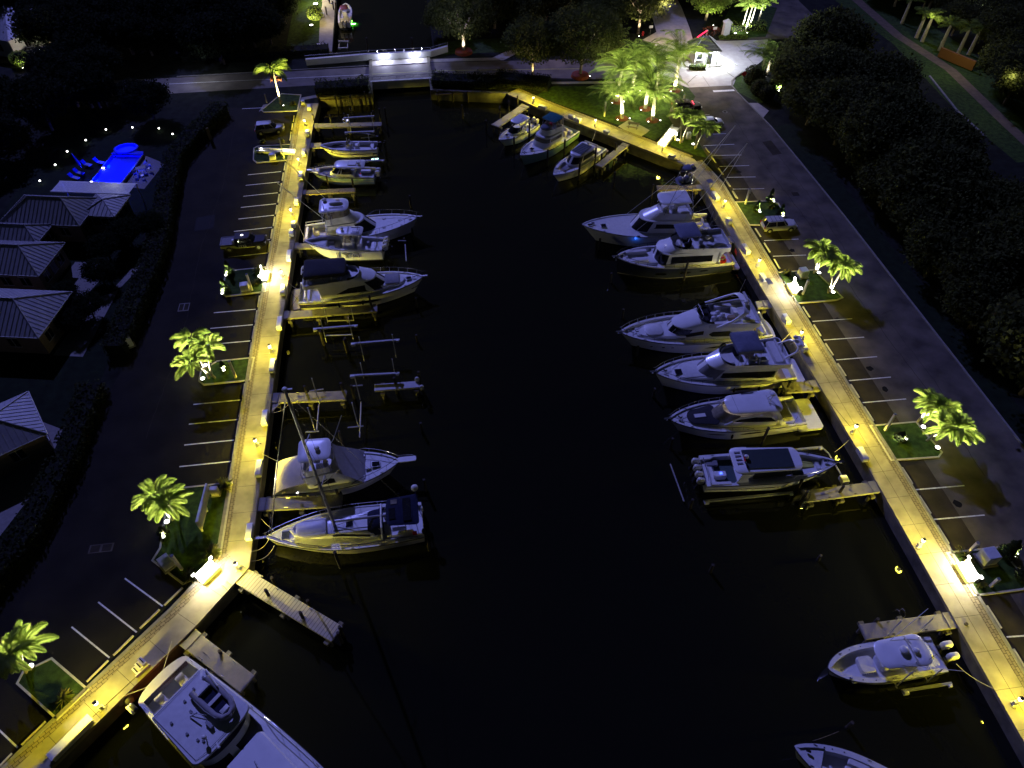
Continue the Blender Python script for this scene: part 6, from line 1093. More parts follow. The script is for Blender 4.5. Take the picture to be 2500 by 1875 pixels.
# lamps at the waterline; an unseen spot above each imitates the underwater glow
def waterlamp(p, col, e_, lab):
    r = empty('underwater_lamp', (p.x,p.y,WZ), .1, lab, 'lamp')
    part('housing','steel',r,lambda m: m.box((0,0,.06),(1.3,.42,.1))); part('lens','ledg',r,lambda m: m.box((0,0,.125),(1.15,.3,.03)))
    light('SPOT',(0,0,.9),e_*9,col,.15,r,(0,0,0),125,.8)
waterlamp(g('b',1000,1535,-1.75), (.3,1,.75), 60, 'pale green white underwater lamp below the blue grey cabin boat')
waterlamp(g('b',1090,1345,-1.75), (.4,1,.3), 40, 'small green glow under the skiff lift')
waterlamp(g('b',905,205,-1.75), (.1,1,.03), 500, 'green underwater lamp beside the canal boat')

# ---- mooring lines
def rope(a, b2, sag, lab, r=.028, m='rope', n=10):
    a, b2 = Vector(a), Vector(b2); mb = MB(); P = []
    for k in range(n+1):
        t = k/n; p = a.lerp(b2, t); p.z -= sag*4*t*(1-t); P.append(tuple(p-a))
    mb.tube(P, r, 5); o = mb.obj('mooring_line', M[m], loc=a); return tag(o, lab, 'rope')
rope(g('b',480,1400,.1), g('b',580,1450,-.2), .5, 'mooring line to the blue grey cabin boat bow')
rope(g('f',775,480,.1), g('f',850,640,-.1), .2, 'stern line of the left fishing yacht')
rope(g('f',690,985,.1), g('f',800,1060,-.6), .35, 'stern line of the dark canopy yacht')
rope(g('k',220,850,.1), g('k',480,940,-.2), .5, 'line running to the cream covered stern')
rope(g('k',290,575,.05), g('k',410,505,-.3), .4, 'loose line at the lift pier root')
rope(g('k',130,1575,.05), g('k',305,1470,-.3), .9, 'upper bow line of the sailing yacht'); rope(g('k',150,1510,.1), g('k',270,1420,0), .6, 'thin second bow line of the sailing yacht'); rope(g('k',215,1290,.1), g('k',300,1370,-.1), .2, 'bow line from the pier to the sailing yacht')
rope(g('o',1030,1055,.1), g('o',1345,930,.2), .1, 'lower stern line of the large motor yacht'); rope(g('o',1345,930,.2), g('o',1450,590,.1), .05, 'upper stern line of the large motor yacht')
rope(g('c',880,1100,.1), g('c',850,1190,.1), .1, 'line to the slim grey cruiser stern')
rope(g('h',1400,850,-.3), g('h',1570,830,.1), .8, 'orange stern line of the dark hulled yacht', m='varnish'); rope(g('h',1400,820,-.1), g('h',1570,825,.1), .3, 'dark stern line of the dark hulled yacht', m='black')
rope(g('l',1480,530,.3), g('l',1560,450,.1), .1, 'stern line below the open flybridge yacht'); rope(g('l',1540,950,-.2), g('l',1760,920,-.1), .4, 'slack line along the short pier')
rope(g('n',1640,780,.1), g('n',1985,1000,.05), .4, 'pale stern line of the open fishing boat'); rope(g('m',1650,360,.2), g('m',1770,260,.1), .1, 'bow line of the launch', .018)
rope(g('n',430,1430,.2), g('n',650,1350,-.4), .2, 'line from the lowest boat to its pile', .02, 'wood')
for q,(a,b2,lab) in enumerate(((('l',1790,920),('l',2060,1250),'dark power cord along the right walkway'),(('o',780,1230),('o',1180,860),'dark hose along the slanting walkway'))):
    rope(g(*a,.03), g(*b2,.03), 0, lab, .022, 'black')
for a,z,lab in ((('o',1010,1100),-.7,'round grey fender hanging by the slanting walkway lamp'),(('o',1085,1085),-.7,'second round fender by the slanting walkway lamp')):
    p = g(*a,z); mb = MB(); mb.ell((0,0,0),(.4,.4,.42),12,8); tag(mb.obj('ball_fender', M['canvasgrey'], loc=p), lab, 'fender')
# little yellow reflector plates on the sea wall water edge
# ------------------------------------------------------------------ vegetation builders
RND = random.Random(11)
def leafq(mb, c, s, up_=.0):
    a = Vector((RND.gauss(0,1), RND.gauss(0,1), RND.gauss(0,1))).normalized(); b2 = a.orthogonal().normalized(); q = RND.uniform(0, pi); d = (b2*cos(q)+a.cross(b2)*sin(q)).normalized()
    s *= RND.uniform(.7, 1.3); a = a*s*.5; d = d*s*.8; mb.quad(c-a-d*.2, c+d, c+a-d*.2, c-d*.8)
def frond(mb, base, az, L, e0, e1, n, ll, w_, bushy=0, rach=.03):
    p = Vector(base); P = [p.copy()]; D = []
    for k in range(n):
        t = k/n; e = radians(e0+(e1-e0)*t**1.15); d = Vector((cos(az)*cos(e), sin(az)*cos(e), sin(e))); D.append(d); p = p+d*(L/n); P.append(p.copy())
    mb.tube(P[::2], rach, 4, rach*.3)
    sd_ = Vector((-sin(az), cos(az), 0))
    for k in range(6 if bushy > 1 else 3, n):
        t = k/n; q = P[k]; d = D[min(k, n-1)]; l = ll*(sin(pi*min(1, .15+t*.86))**.6)*RND.uniform(.85, 1.1)
        nrm = sd_.cross(d)
        dirs = [(1,-.35),(-1,-.35)]
        if bushy: dirs += [(.75,.7),(-.75,.7),(.8,-.9),(-.8,-.9)] if bushy > 1 else [(.8,.5),(-.8,.5)]
        for sx, uz in dirs:
            v = (sd_*sx+d*.55+nrm*uz*.8+Vector((0,0,-.25 if not bushy else 0))).normalized()*l; wv = d*w_
            mb.quad(q-wv, q+v*.5+wv*.4+Vector((0,0,-.02)), q+v+Vector((0,0,-.12*l)), q+v*.45-wv*.9)
def palmcrown(n, L, kind, seed):
    RND.seed(seed); mb = MB()
    for k in range(n):
        az = 2*pi*k/n*1.0+RND.uniform(-.25, .25)+(k % 2)*.3
        if kind == 'fox': frond(mb, (0,0,0), az, L*RND.uniform(.85,1.1), RND.uniform(35,75), RND.uniform(-80,-40), 26, .50, .075, 2)
        elif kind == 'coco': frond(mb, (0,0,0), az, L*RND.uniform(.8,1.1), RND.uniform(15,85), RND.uniform(-65,-15), 38, .95, .06, 0, .05)
        else: frond(mb, (0,0,0), az, L, RND.uniform(20,70), RND.uniform(-60,-20), 24, .6, .07, 1)
    return mb
CROWNS = {}
def crown(kind, v):
    if (kind, v) not in CROWNS:
        mb = {'fox': lambda: palmcrown(12, 2.7, 'fox', 5+v), 'coco': lambda: palmcrown(23, 5.4, 'coco', 9+v), 'royal': lambda: palmcrown(12, 3.1, 'royal', 3+v)}[kind]()
        o = mb.obj('t', M['coco' if kind == 'coco' else 'palm'], smooth=False); CROWNS[(kind, v)] = o.data; bpy.data.objects.remove(o)
    return CROWNS[(kind, v)]
def palm(p, tops, lab, kind='fox', r=.11, grp=None, cm=None, sc=1):
    """p: foot; tops: list of (dx, dy, z, foot dx, foot dy)"""
    e = empty('palm_tree', (p.x,p.y,0), 0, lab, 'palm tree', grp)
    for i, (dx, dy, z, fx, fy) in enumerate(tops):
        part('trunk', 'palmbark', e, lambda b: b.tube([(fx,fy,-.05),(fx+(dx-fx)*.25,fy+(dy-fy)*.25,z*.4),(fx+(dx-fx)*.6,fy+(dy-fy)*.6,z*.75),(dx,dy,z+.1)], r*1.25, 8, r*.8))
        c = bpy.data.objects.new('crown', crown(kind, i % 3)); COL.objects.link(c); c.parent = e; c.location = (dx,dy,z); c.rotation_euler = (0,0,p.x*3+i*2.1); c.scale = (sc,)*3
    return e
def uplight(p, target, e_, lab=None, col=(1,.95,.72), size=100, lens=.11, r=None):
    q = empty('ground_spotlight', (p.x,p.y,0), 0, lab or 'small lit ground spotlight', 'spotlight')
    part('housing', 'black', q, lambda b: b.tube([(0,0,0),(0,0,.2)], lens*1.2, 8))
    part('lens', 'ledw', q, lambda b: b.ell((0,0,.22), (lens,lens,.07), 10, 4, 0))
    light('SPOT', (0,0,.42), e_, col, .08, q, tuple(Vector(target)-Vector((p.x,p.y,0))), size, .6); return q
def tree(p, h, R, name, label, cat='tree', grp=None, m='leaf', seed=1, n=260, leaf=.3, trunk=.3, gap=.3, flat=.75, mesh=None):
    RND.seed(seed); e = empty(name, (p[0],p[1],-.1), 0, label, cat, grp)
    tb = MB(); cb = MB(); hz = h*.34; ends = []
    tb.tube([(0,0,0),(.1,0,hz*.5),(0,.1,hz)], trunk, 8, trunk*.7)
    for k in range(7):
        az = 2*pi*k/7+RND.uniform(-.3,.3); L = R*RND.uniform(.55,.85); zt = h*RND.uniform(.55,.85)
        a = Vector((0,.1,hz)); c = Vector((cos(az)*L,sin(az)*L,zt)); md = a.lerp(c,.45)+Vector((0,0,-.3)); tb.tube([a,md,c], trunk*.45, 6, trunk*.12); ends.append(c)
        for j in range(2):
            az2 = az+RND.uniform(-.8,.8); c2 = md+Vector((cos(az2)*R*.4,sin(az2)*R*.4,h*.2)); tb.tube([md,c2], trunk*.2, 4, trunk*.06); ends.append(c2)
    cl = [Vector((RND.gauss(0,1),RND.gauss(0,1),RND.gauss(0,1))).normalized() for _ in range(9)]
    for k in range(n):
        while True:
            v = Vector((RND.gauss(0,1),RND.gauss(0,1),RND.gauss(0,.8))).normalized()
            lum = max(v.dot(c) for c in cl)
            if RND.random() < .35+.65*max(0,(lum-.6)/.4): break
        rr_ = RND.uniform(.45,1)**.6*(.78+.3*lum); c = Vector((v.x*R*rr_, v.y*R*rr_, h*.64+v.z*h*.36*rr_)); s_ = RND.uniform(.35,.7)
        for _ in range(13): leafq(cb, c+Vector((RND.gauss(0,s_),RND.gauss(0,s_),RND.gauss(0,s_*.6))), leaf)
    tb.obj('trunk', M['bark'], e); cb.obj('crown', M[m], e, False); return e
def scatter_copies(protos, spots, labels):
    for k, (x, y, s_) in enumerate(spots):
        pr = protos[k % len(protos)]; o = copy_tree(pr); o.location = (x,y,-.1); o.rotation_euler = (0,0,(k*2.399) % 6.28); o.scale = (s_,s_,s_*(.9+.2*((k*7) % 5)/5)); yield o
# ---- forest of broad trees right of the road
F1 = tree((66,60), 9.5, 5.2, 'broad_tree', 'dark broad tree in the wood right of the road', grp='wood right of the road', m='leafb', seed=3, n=520, leaf=.36)
F2 = tree((66,75), 8.5, 4.6, 'broad_tree', 'dark broad tree in the wood right of the road', grp='wood right of the road', m='leafb', seed=4, n=460, leaf=.36)
F3 = tree((66,90), 10.5, 5.6, 'broad_tree', 'dark broad tree in the wood right of the road', grp='wood right of the road', m='leafb', seed=6, n=560, leaf=.38)
rn = random.Random(5); sp = []
for i in range(4):
    for j in range(17):
        x = 64.6+i*4.4+rn.uniform(-1.3,1.3); y = 34+j*5.4+rn.uniform(-1.5,1.5)
        if x > 77.5 or y > 124-max(0,70-x)*1.2: continue
        if (x,y) and j in (3,5,8) and i == 0: continue
        if y < 60 and x > 64+(y-36)*.9+8: continue
        sp.append((x,y,rn.uniform(.8,1.15)))
for o in scatter_copies([F1,F2,F3], sp, 0): pass
G1 = tree((110,150), 9, 4.5, 'broad_tree', 'dark tree beyond the foot path at the far right', grp='trees beyond the foot path', m='leafb', seed=8, n=420, leaf=.34)
sp = [(102.5+i*6+rn.uniform(-2,2), 92+j*7.5+rn.uniform(-2,2), rn.uniform(.7,1.1)) for i in range(4) for j in range(11) if not (i < 1 and 3 < j < 8)]
for o in scatter_copies([G1], sp, 0): pass
# ---- trees of the dark north west
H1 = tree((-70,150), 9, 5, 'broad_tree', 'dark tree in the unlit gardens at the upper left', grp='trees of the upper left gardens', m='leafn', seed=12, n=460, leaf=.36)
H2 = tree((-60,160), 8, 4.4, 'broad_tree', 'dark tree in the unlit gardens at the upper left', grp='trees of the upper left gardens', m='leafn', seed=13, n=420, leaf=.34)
sp = []
for i in range(11):
    for j in range(8):
        x = -96+i*6.6+rn.uniform(-2,2); y = 128+j*7+rn.uniform(-2,2)
        if x < -66 and y < 161: continue
        if x > -42 and 128 < y < 142: continue
        if x > -27: continue
        if -52 < x < -28 and y < 138: continue
        if -60 < x < -42 and 137 < y < 144: continue
        sp.append((x,y,rn.uniform(.75,1.1)))
sp += [(-37,142,.9),(-62,120,.9),(-68,112,1),(-75,104,1),(-60,128,.9),(-46,122,.7),(-82,96,1),(-80,116,1),(-72,124,1),(-90,110,1),(-56,127,.8),(-62,130,.8),(-50,127.5,.55),(-34,147,.9),(-29,150,.8),(-27,160,.6)]
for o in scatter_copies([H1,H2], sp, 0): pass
# ---- trees north of the bridge road, right of the canal
K1 = tree((16,152), 9, 5, 'broad_tree', 'shadowy tree in the gardens right of the canal', grp='trees right of the canal', m='leaf', seed=21, n=480, leaf=.34)
sp = [(5.5,150,.75),(8,158,.9),(13,165,1),(20,158,1),(22,149,.8),(27,154,1),(33,150,1.0),(36,143,.85),(34,160,1),(41,156,1),(30,145,.7),(46,163,1),(26,168,1),(40,168,1),(63,155,.8),(66,165,1),(58,170,1),(70,170,.8),(18,172,1),(8,170,1),(57,160,.7)]
for o in scatter_copies([K1], sp, 0): pass
# ---- trees with a look of their own
t = tree((8.7,141.25), 11.5, 6.0, 'oak_tree', 'oak with a brightly lit white trunk in a ring of red flowers beside the bridge', seed=31, n=560, leaf=.32, trunk=.36)
b = MB(); b.loft([[(8.7+r_*cos(a),141.25+r_*sin(a),z) for a in [2*pi*k/18 for k in range(18)]] for r_,z in ((1.75,-.1),(1.6,.35),(.9,.5),(.3,.45))]); tag(b.obj('flower_bed', M['flower']), 'ring of red flowers round the lit white trunk', 'flower bed')
uplight(Vector((8.3,139.9,0)), (8.6,141.2,3.2), 5000, 'spotlight in the flower ring of the white trunk', (1,.9,.72), 70)
tree((20.5,129.2), 10.5, 4.8, 'oak_tree', 'leafy oak at the road side with faint yellow uplight, left of two', seed=33, n=420, leaf=.3, trunk=.24)
uplight(Vector((20.2,128.2,0)), (20.5,129.4,6), 2200, 'yellow spotlight at the foot of the left roadside oak', (1,.8,.35), 90)
tree((29.3,128.3), 12, 7.0, 'oak_tree', 'widest roadside oak standing in a red flower ring, right of two', seed=35, n=760, leaf=.3, trunk=.3)
b = MB(); b.loft([[(29.3+r_*cos(a),128.2+r_*sin(a),z) for a in [2*pi*k/18 for k in range(18)]] for r_,z in ((1.7,-.1),(1.55,.4),(.9,.5),(.3,.45))]); tag(b.obj('flower_bed', M['flower']), 'ring of red flowers round the widest roadside oak', 'flower bed')
uplight(Vector((31,127.4,0)), (30,128.6,7), 320, 'spotlight beside the red flower ring', (1,.85,.5), 100)
tree((44.7,145.6), 12, 5.5, 'oak_tree', 'tall oak with lit forked trunk behind the coconut palms', seed=37, n=460, leaf=.3, trunk=.32)
uplight(Vector((44.4,143.6,0)), (44.7,145.6,5), 3500, 'spotlight below the forked oak', (1,.85,.55), 90)
t = tree((60.5,150.5), 8, 4.2, 'broad_tree', 'lush green tree lit behind the gate pillar', seed=39, n=420, m='palm', leaf=.3); uplight(Vector((61,147,0)), (60.5,150.5,5), 3000, 'spotlight under the lush tree behind the gate pillar', (.95,1,.5), 110)
# ---- coconut palms
CP = [(33.4,111.8,'front left coconut palm with white lit trunk on the lawn'),(38.4,110.5,'front right coconut palm with thick white lit trunk near the picnic table'),(38.2,114.6,'coconut palm in mulch behind the front right one'),
      (33.8,117.8,'coconut palm at the back left of the lawn group'),(41.3,118.6,'coconut palm in the middle back of the lawn group'),(45.2,120.6,'coconut palm nearest the plaza edge'),(37.6,121.3,'coconut palm at the rear of the lawn group by the road')]
for k, (x, y, lab) in enumerate(CP):
    p = Vector((x,y,0)); dx = ((k*37) % 7-3)*.18
    palm(p, [(dx,.4,3.8+(k % 3)*.45+(1.5 if k > 2 else 0),0,0)], lab, 'coco', .26, sc=1.24+.06*(k % 3))
    if k < 6:
        mb = MB(); mb.loft([[(x+r_*cos(a),y+r_*sin(a),z) for a in [2*pi*j/16 for j in range(16)]] for r_,z in ((1.15,-.1),(1.0,-.04),(.3,.04))]); tag(mb.obj('mulch_ring', M['mulch']), kind='structure')
    uplight(p+Vector((-1.0,-.95,0)), (x,y+.2,4.2), 5200, 'spotlight left of the '+lab.split(' with')[0], (1,.93,.55), 105)
    uplight(p+Vector((1.15,-.75,0)), (x,y+.2,4.2), 4200, 'spotlight right of the '+lab.split(' with')[0], (.97,1,.6), 105)
for x_,y_ in ((36,112.6),(41,114.8),(35.8,119.2)): light('POINT',(x_,y_,1.7),420,(1,.95,.42),.15)  # added fill lights without fixtures, brighten the lawn under the palms
palm(Vector((61.6,121.2,0)), [(-.3,.4,4.4,0,0)], 'dark coconut palm beside the round shrubs right of the plaza', 'coco', .2, sc=1.0)
palm(Vector((64.0,124.5,0)), [(.3,.4,3.4,0,0)], 'coconut palm lit from behind at the wood edge by the plaza', 'coco', .2, sc=.8)
uplight(Vector((63.0,122.9,0)), (64,124.6,3), 900, 'added spotlight in place of the lit object behind the round shrubs', (1,.95,.75), 110)  # added light where a lit white object stands behind the shrubs
for k, (x, y, z) in enumerate([(*g('d',a_,b_)[:2],z_) for a_,b_,z_ in ((30,238,4.4),(62,240,4.9),(92,225,4.6),(150,205,4.7))]):
    palm(Vector((x,y,0)), [(.5,.3,z,0,0)], '%s brightly lit palm of the clump behind the gate garden' % ['leftmost','second','third','rightmost'][k], 'royal', .14)
uplight(g('d',75,262), (*g('d',85,225)[:2],4.8), 16000, 'strong floodlight under the palm clump behind the gate garden', (.92,1,.82), 95)
# ---- island palms
def ipalm(base, crowns, lab, lights, e_=11000, grp=None, kind='fox', zc=3.5, col=(1,.93,.6)):
    p = base; tops = []
    for i, (cx_, cy_) in enumerate(crowns):
        tops.append((cx_-p.x, cy_-p.y, zc+.25*(i % 2), (i-.5)*.35, (i % 2)*.25))
    palm(p, tops, lab, kind)
    for (l, ll) in lights:
        uplight(l, (sum(c[0] for c in crowns)/len(crowns), sum(c[1] for c in crowns)/len(crowns), zc+.1), e_, ll, col, 105, .24)
def V2(a, z=3.6): v = g(*a, z); return (v.x, v.y)
p = g('b',295,878); palm(p, [(g('b',232,610,5.6).x-p.x, g('b',232,610,5.6).y-p.y, 5.6, 0,0)], 'tall single palm with orange seed clusters at the top left island', 'fox', .14, sc=1.4)
uplight(p+Vector((.6,-1.0,0)), (p.x,p.y+.3,5.5), 24000, 'spotlight at the foot of the tall single palm', (1,.88,.35), 60)
for k in (-1,1):
    mb = MB(); mb.ell((0,0,0), (.4,.35,.35), 9, 6); 
    for _ in range(160): RND.seed(_+5); leafq(mb, Vector((RND.gauss(0,.25),RND.gauss(0,.25),RND.gauss(0,.2))), .15)
    o = mb.obj('seed_cluster', M['mulch'], smooth=False); q = g('b',255+k*27,665,4.2); o.location = q; tag(o, 'orange seed cluster on the %s side of the tall single palm trunk' % ('left' if k < 0 else 'right'), 'seed cluster')
ipalm(g('j',1775,218), [V2(('e',1620,1490),3.6), V2(('e',1760,1570),3.6), V2(('j',1620,110),3.5)], 'bushy palm clump over two glaring spotlights on the small left island', [(g('j',1715,232),'spotlight in front of the small left island palms'),(g('j',1735,120),'spotlight between the small left island palm trunks')])
ipalm(g('j',1470,1415), [V2(('j',1330,1230),3.5), V2(('j',1430,1290),3.7)], 'bushy palm pair on the wide left island with the notice board', [(g('j',1415,1438),'glaring spotlight under the wide left island palms')])
ipalm(g('o',240,850), [V2(('o',190,650),3.6), V2(('o',90,740),3.5)], 'bushy palm clump at the bottom left edge', [(g('o',270,808),'spotlight under the bottom left palm clump')])
ipalm(g('i',450,920), [V2(('i',480,735),3.6), V2(('i',530,790),3.6)], 'upper palm clump of the right island beside the cream cabinet', [(g('i',478,928),'spotlight under the upper right island palms')])
ipalm(g('i',570,1088), [V2(('i',600,850),3.6), V2(('i',680,900),3.6)], 'lower palm clump of the right island with slim white trunks', [(g('i',597,1092),'glaring spotlight at the right island kerb corner')])
ipalm(g('q',1180,520), [V2(('q',1270,400),3.5), V2(('q',1340,450),3.6)], 'upper palm clump of the lower right island', [(g('q',1205,568),'upper glaring spotlight of the lower right island')])
ipalm(g('q',1250,660), [V2(('q',1400,590),3.5), V2(('q',1450,610),3.3)], 'lower palm clump of the lower right island', [(g('q',1312,722),'lower glaring spotlight of the lower right island')])
ipalm(g('c',1600,1205), [V2(('c',1600,1000),3.4), V2(('c',1690,1010),3.6)], 'left palm clump beside the brightly lit path', [(g('c',1570,1190),'spotlight left of the lit path palms')], 5500)
ipalm(g('c',1725,1250), [V2(('c',1740,1100),3.3), V2(('c',1810,1110),3.4)], 'right palm clump beside the brightly lit path', [(g('c',1700,1225),'spotlight right of the lit path palms')], 5500)
# ---- junipers and bushes
def juniper(p, h, lab, lit=None, r=.5, e_=3200, m='juniper', col=(1,.97,.72)):
    RND.seed(int(p.x*7)+3); e = empty('juniper', (p.x,p.y,0), 0, lab, 'shrub'); mb = MB()
    for k in range(int(420*h*r*2)):
        t = RND.random()**1.2; z = h*t; q = r*(1-t)**.7*RND.uniform(.5,1.05)*(1+.35*sin(z*5)); a = RND.uniform(0,2*pi); leafq(mb, Vector((q*cos(a),q*sin(a),z+.1)), .17)
    mb.obj('foliage', M[m], e, False); part('stem', 'bark', e, lambda b: b.tube([(0,0,-.05),(0,0,h*.8)], .05, 5))
    if lit is not None: uplight(p+Vector(lit), (p.x,p.y,h*.5), e_, 'spot lighting the '+lab, col, 130, .17)
juniper(g('f',210,925), 2.0, 'upper topiary juniper at the corner of the left island', (-.35,-.55,0)); juniper(g('f',178,1075), 2.0, 'lower topiary juniper at the corner of the left island', (-.3,-.6,0))
juniper(g('h',1612,400), 1.7, 'left juniper on the upper right island', (.3,-.5,0)); juniper(g('h',1725,315), 2.0, 'middle juniper on the upper right island', (.4,-.4,0)); juniper(g('h',1815,430), 1.7, 'right juniper on the upper right island', (.1,-.55,0))
juniper(g('q',1035,650), 1.1, 'low round bush lit in the middle of the lower right island', (.5,-.2,0), .6, m='hedge'); juniper(g('R',1640,440), 2.4, 'dark cone juniper beside the grey cabinet', (.6,-.3,0), .7); juniper(g('R',1960,900), 1.5, 'bush with a white spotlight at the right picture edge', (.2,-.6,0), .7, m='hedge')
juniper(g('j',1890,140), 1.2, 'small bush beside the leaning post on the small left island', (.1,-.4,0), .4); juniper(g('j',1385,1530), 1.1, 'dark bush below the wide left island palms', (.1,-.45,0), .5, m='hedge'); juniper(g('j',1490,1190), 2.4, 'leafy magnolia top above the wide left island palms', (-.3,-.5,0), .6, 90, 'hedge')
def fanplant(p, r, h, lab, m='grassplant', n=90, name='ornamental_grass', cat='plant'):
    RND.seed(int(p.x*13+p.y)); mb = MB()
    for k in range(n):
        a = RND.uniform(0,2*pi); e = RND.uniform(.15,1.35); L = r*RND.uniform(.7,1.1); d = Vector((cos(a)*cos(e),sin(a)*cos(e),sin(e)*h/r)); sd_ = Vector((-sin(a),cos(a),0))*.035
        q = d*L; mb.quad(-sd_, sd_, q*.6+sd_*1.3+Vector((0,0,.1)), q+Vector((0,0,-.12))); 
    o = mb.obj(name, M[m], smooth=False, loc=(p.x,p.y,0)); return tag(o, lab, cat)
fanplant(g('f',455,905), 1.15, 1.0, 'spiky fan plant above the upper left lit bench'); fanplant(g('f',430,1010), .8, .8, 'tan ornamental grass below the upper left lit bench')
fanplant(g('j',1890,1140), 1.2, 1.1, 'spiky plant at the top of the wide left island', n=130); fanplant(g('B',700,1210), 1.2, 1.1, 'spiky plant above the bottom left lit bench', n=130); fanplant(g('B',370,1550), 1.1, 1.0, 'spiky plant below the bottom left lit bench', n=130)
fanplant(g('o',540,1080), 1.1, .7, 'dark clump of grass on the bottom left island'); fanplant(g('i',210,930), .8, .8, 'reddish grass tuft at the top of the right palm island'); fanplant(g('i',310,1080), .6, .5, 'low grass tuft beside the right lit bench')
fanplant(g('R',780,500), 1.2, 1.0, 'brown feathery grass above the lower right lit bench', n=120); fanplant(g('R',1080,1020), .9, .7, 'green feathery grass below the lower right lit bench'); fanplant(g('b',300,1200), .7, .9, 'small plant above the thin lit path'); fanplant(g('b',280,1310), .6, .7, 'small plant below the thin lit path'); fanplant(g('b',400,880), .9, .8, 'grassy plant on the tall single palm island'); fanplant(g('b',140,1200), .7, .6, 'dim plant at the left end of the thin lit path'); fanplant(g('h',1740,370), .6, .6, 'lit tuft between the upper right junipers')
def hedge(line, w_, h, lab, m='hedge', dens=26, leaf=.2, name='hedge', lump=.25, seed=1):
    RND.seed(seed); e = empty(name, (line[0][0],line[0][1],-.1), 0, lab, 'hedge'); o0 = Vector((line[0][0],line[0][1],0)); core = MB(); lf = MB()
    A, B2 = offs(line, w_/2*.8), offs(line, -w_/2*.8); core.loft([[(a[0]-o0.x,a[1]-o0.y,0),(a[0]-o0.x,a[1]-o0.y,h*.85),(c[0]-o0.x,c[1]-o0.y,h*.85),(c[0]-o0.x,c[1]-o0.y,0)] for a,c in zip(A,B2)])
    for p, q in zip(line, line[1:]):
        p, q = Vector(p)-o0.xy, Vector(q)-o0.xy; L = (q-p).length; t = (q-p).normalized(); n_ = Vector((-t.y,t.x))
        for k in range(int(L*(w_+2*h)*dens)):
            u = RND.uniform(-.1,L+.1); s_ = RND.uniform(-(w_/2+h), w_/2+h); bump_ = lump*(sin(u*1.7+p.x)+sin(u*.73+1)+sin(u*3.1+s_))*.33
            if abs(s_) < w_/2: y_, z = s_, h+bump_
            else: y_ = math.copysign(w_/2+bump_*.6, s_); z = h-(abs(s_)-w_/2)
            c = p+t*u+n_*y_; leafq(lf, Vector((c.x,c.y,z+RND.gauss(0,.06))), leaf)
    core.obj('inner_growth', M['earth'], e, False); lf.obj('foliage', M[m], e, False); return e
hedge([(-34.5,122.5),(-37,116),(-39.6,107),(-38.9,98),(-37.8,86),(-37.6,80),(-38.2,70),(-38.6,64)], 2.6, 1.9, 'long tall hedge between the house garden and the left parking lot, upper part', dens=16, leaf=.24, seed=2)
hedge([(-39.6,58.5),(-39.9,48),(-41,40),(-44,33)], 2.6, 1.7, 'rough hedge with bare twigs along the lower left road', dens=14, leaf=.24, seed=3, m='hedge')
hedge([(13.6,127.8),(22.8,124.4)], 3.6, 1.7, 'clipped box hedge at the top of the lawn by the canal wall', dens=30, leaf=.16, lump=.08, seed=4)
hedge([(-19,128.2),(-9.5,128.4)], 3.4, 1.5, 'rough shrubs on the bank left of the bridge', dens=18, seed=5, lump=.5); hedge([(2,129.0),(13.5,126.6)], 3.6, 1.5, 'rough shrubs overhanging the bank right of the bridge', dens=18, seed=6, lump=.5)
hedge([(-45,145),(-17.5,145)], 3, 1.2, 'dark bushes behind the white parapet', dens=9, seed=7, lump=.5)
def rshrub(p, r, h, lab, m='hedge', seed=1, n=900):
    RND.seed(seed); e = empty('round_shrub', (p.x,p.y,-.1), 0, lab, 'shrub'); mb = MB()
    part('inner_growth', 'earth', e, lambda b: b.ell((0,0,h*.45),(r*.85,r*.85,h*.5),10,6))
    for k in range(n):
        v = Vector((RND.gauss(0,1),RND.gauss(0,1),RND.gauss(0,1))).normalized(); leafq(mb, Vector((v.x*r,v.y*r,h*.5+v.z*h*.52))*RND.uniform(.94,1.06), .2)
    mb.obj('foliage', M[m], e, False)
rshrub(g('G',1640,1000), 1.9, 3.2, 'round clipped shrub nearest the plaza kerb', seed=2, n=1600); rshrub(g('G',1730,1180), 1.5, 2.6, 'round clipped shrub in the middle of the plaza row', seed=3, n=1300); rshrub(g('G',1850,1260), 1.4, 2.4, 'dark clipped shrub at the end of the plaza row', seed=4, n=1200)
rshrub(g('T',1180,330), 1.6, 2.6, 'leafy shrub between two glaring garden lights by the canal', 'palm', 5, 1200)
for q, (a, e_) in enumerate(((('T',1180,80),9000),(('T',1110,440),4000))):
    p = g(*a); uplight(p, (p.x+.3,p.y+1.2,2.2), e_, 'glaring garden light %s the leafy canal shrub' % ('behind' if q == 0 else 'below'), (1,.88,.5), 150, .5 if q == 0 else .35)
p = g('T',1180,80); light('POINT', (p.x,p.y,3.2), 2000, (1,.85,.45), .3)
for k in range(5): rshrub(g('G',1120+k*95,235-k*2), .6, .7, '%s low shrub of the flower border at the plaza edge' % ['first','second','third','fourth','fifth'][k], 'palm', 20+k, 260)
hedge([(62.5,145.0),(71,144.5)], 2.2, 1.3, 'bright green hedge behind the gate pillar', 'palm', dens=22, seed=9); uplight(Vector((64.2,142.6,0)), (66,145,1.2), 700, 'white spotlight beside the gate pillar', (.95,1,.85), 140, .25)
p = g('G',1010,200); hedge([(p.x-2,p.y+1.2),(p.x+2.5,p.y+.8)], 1.6, 1.2, 'red tinted croton hedge behind the barrier', 'mulch', dens=22, seed=10)
hedge([(50.3,128.5),(53.3,128.2)], .9, .8, 'low hedge in front of the gatehouse', 'palm', dens=50, leaf=.14, seed=12, lump=.1)
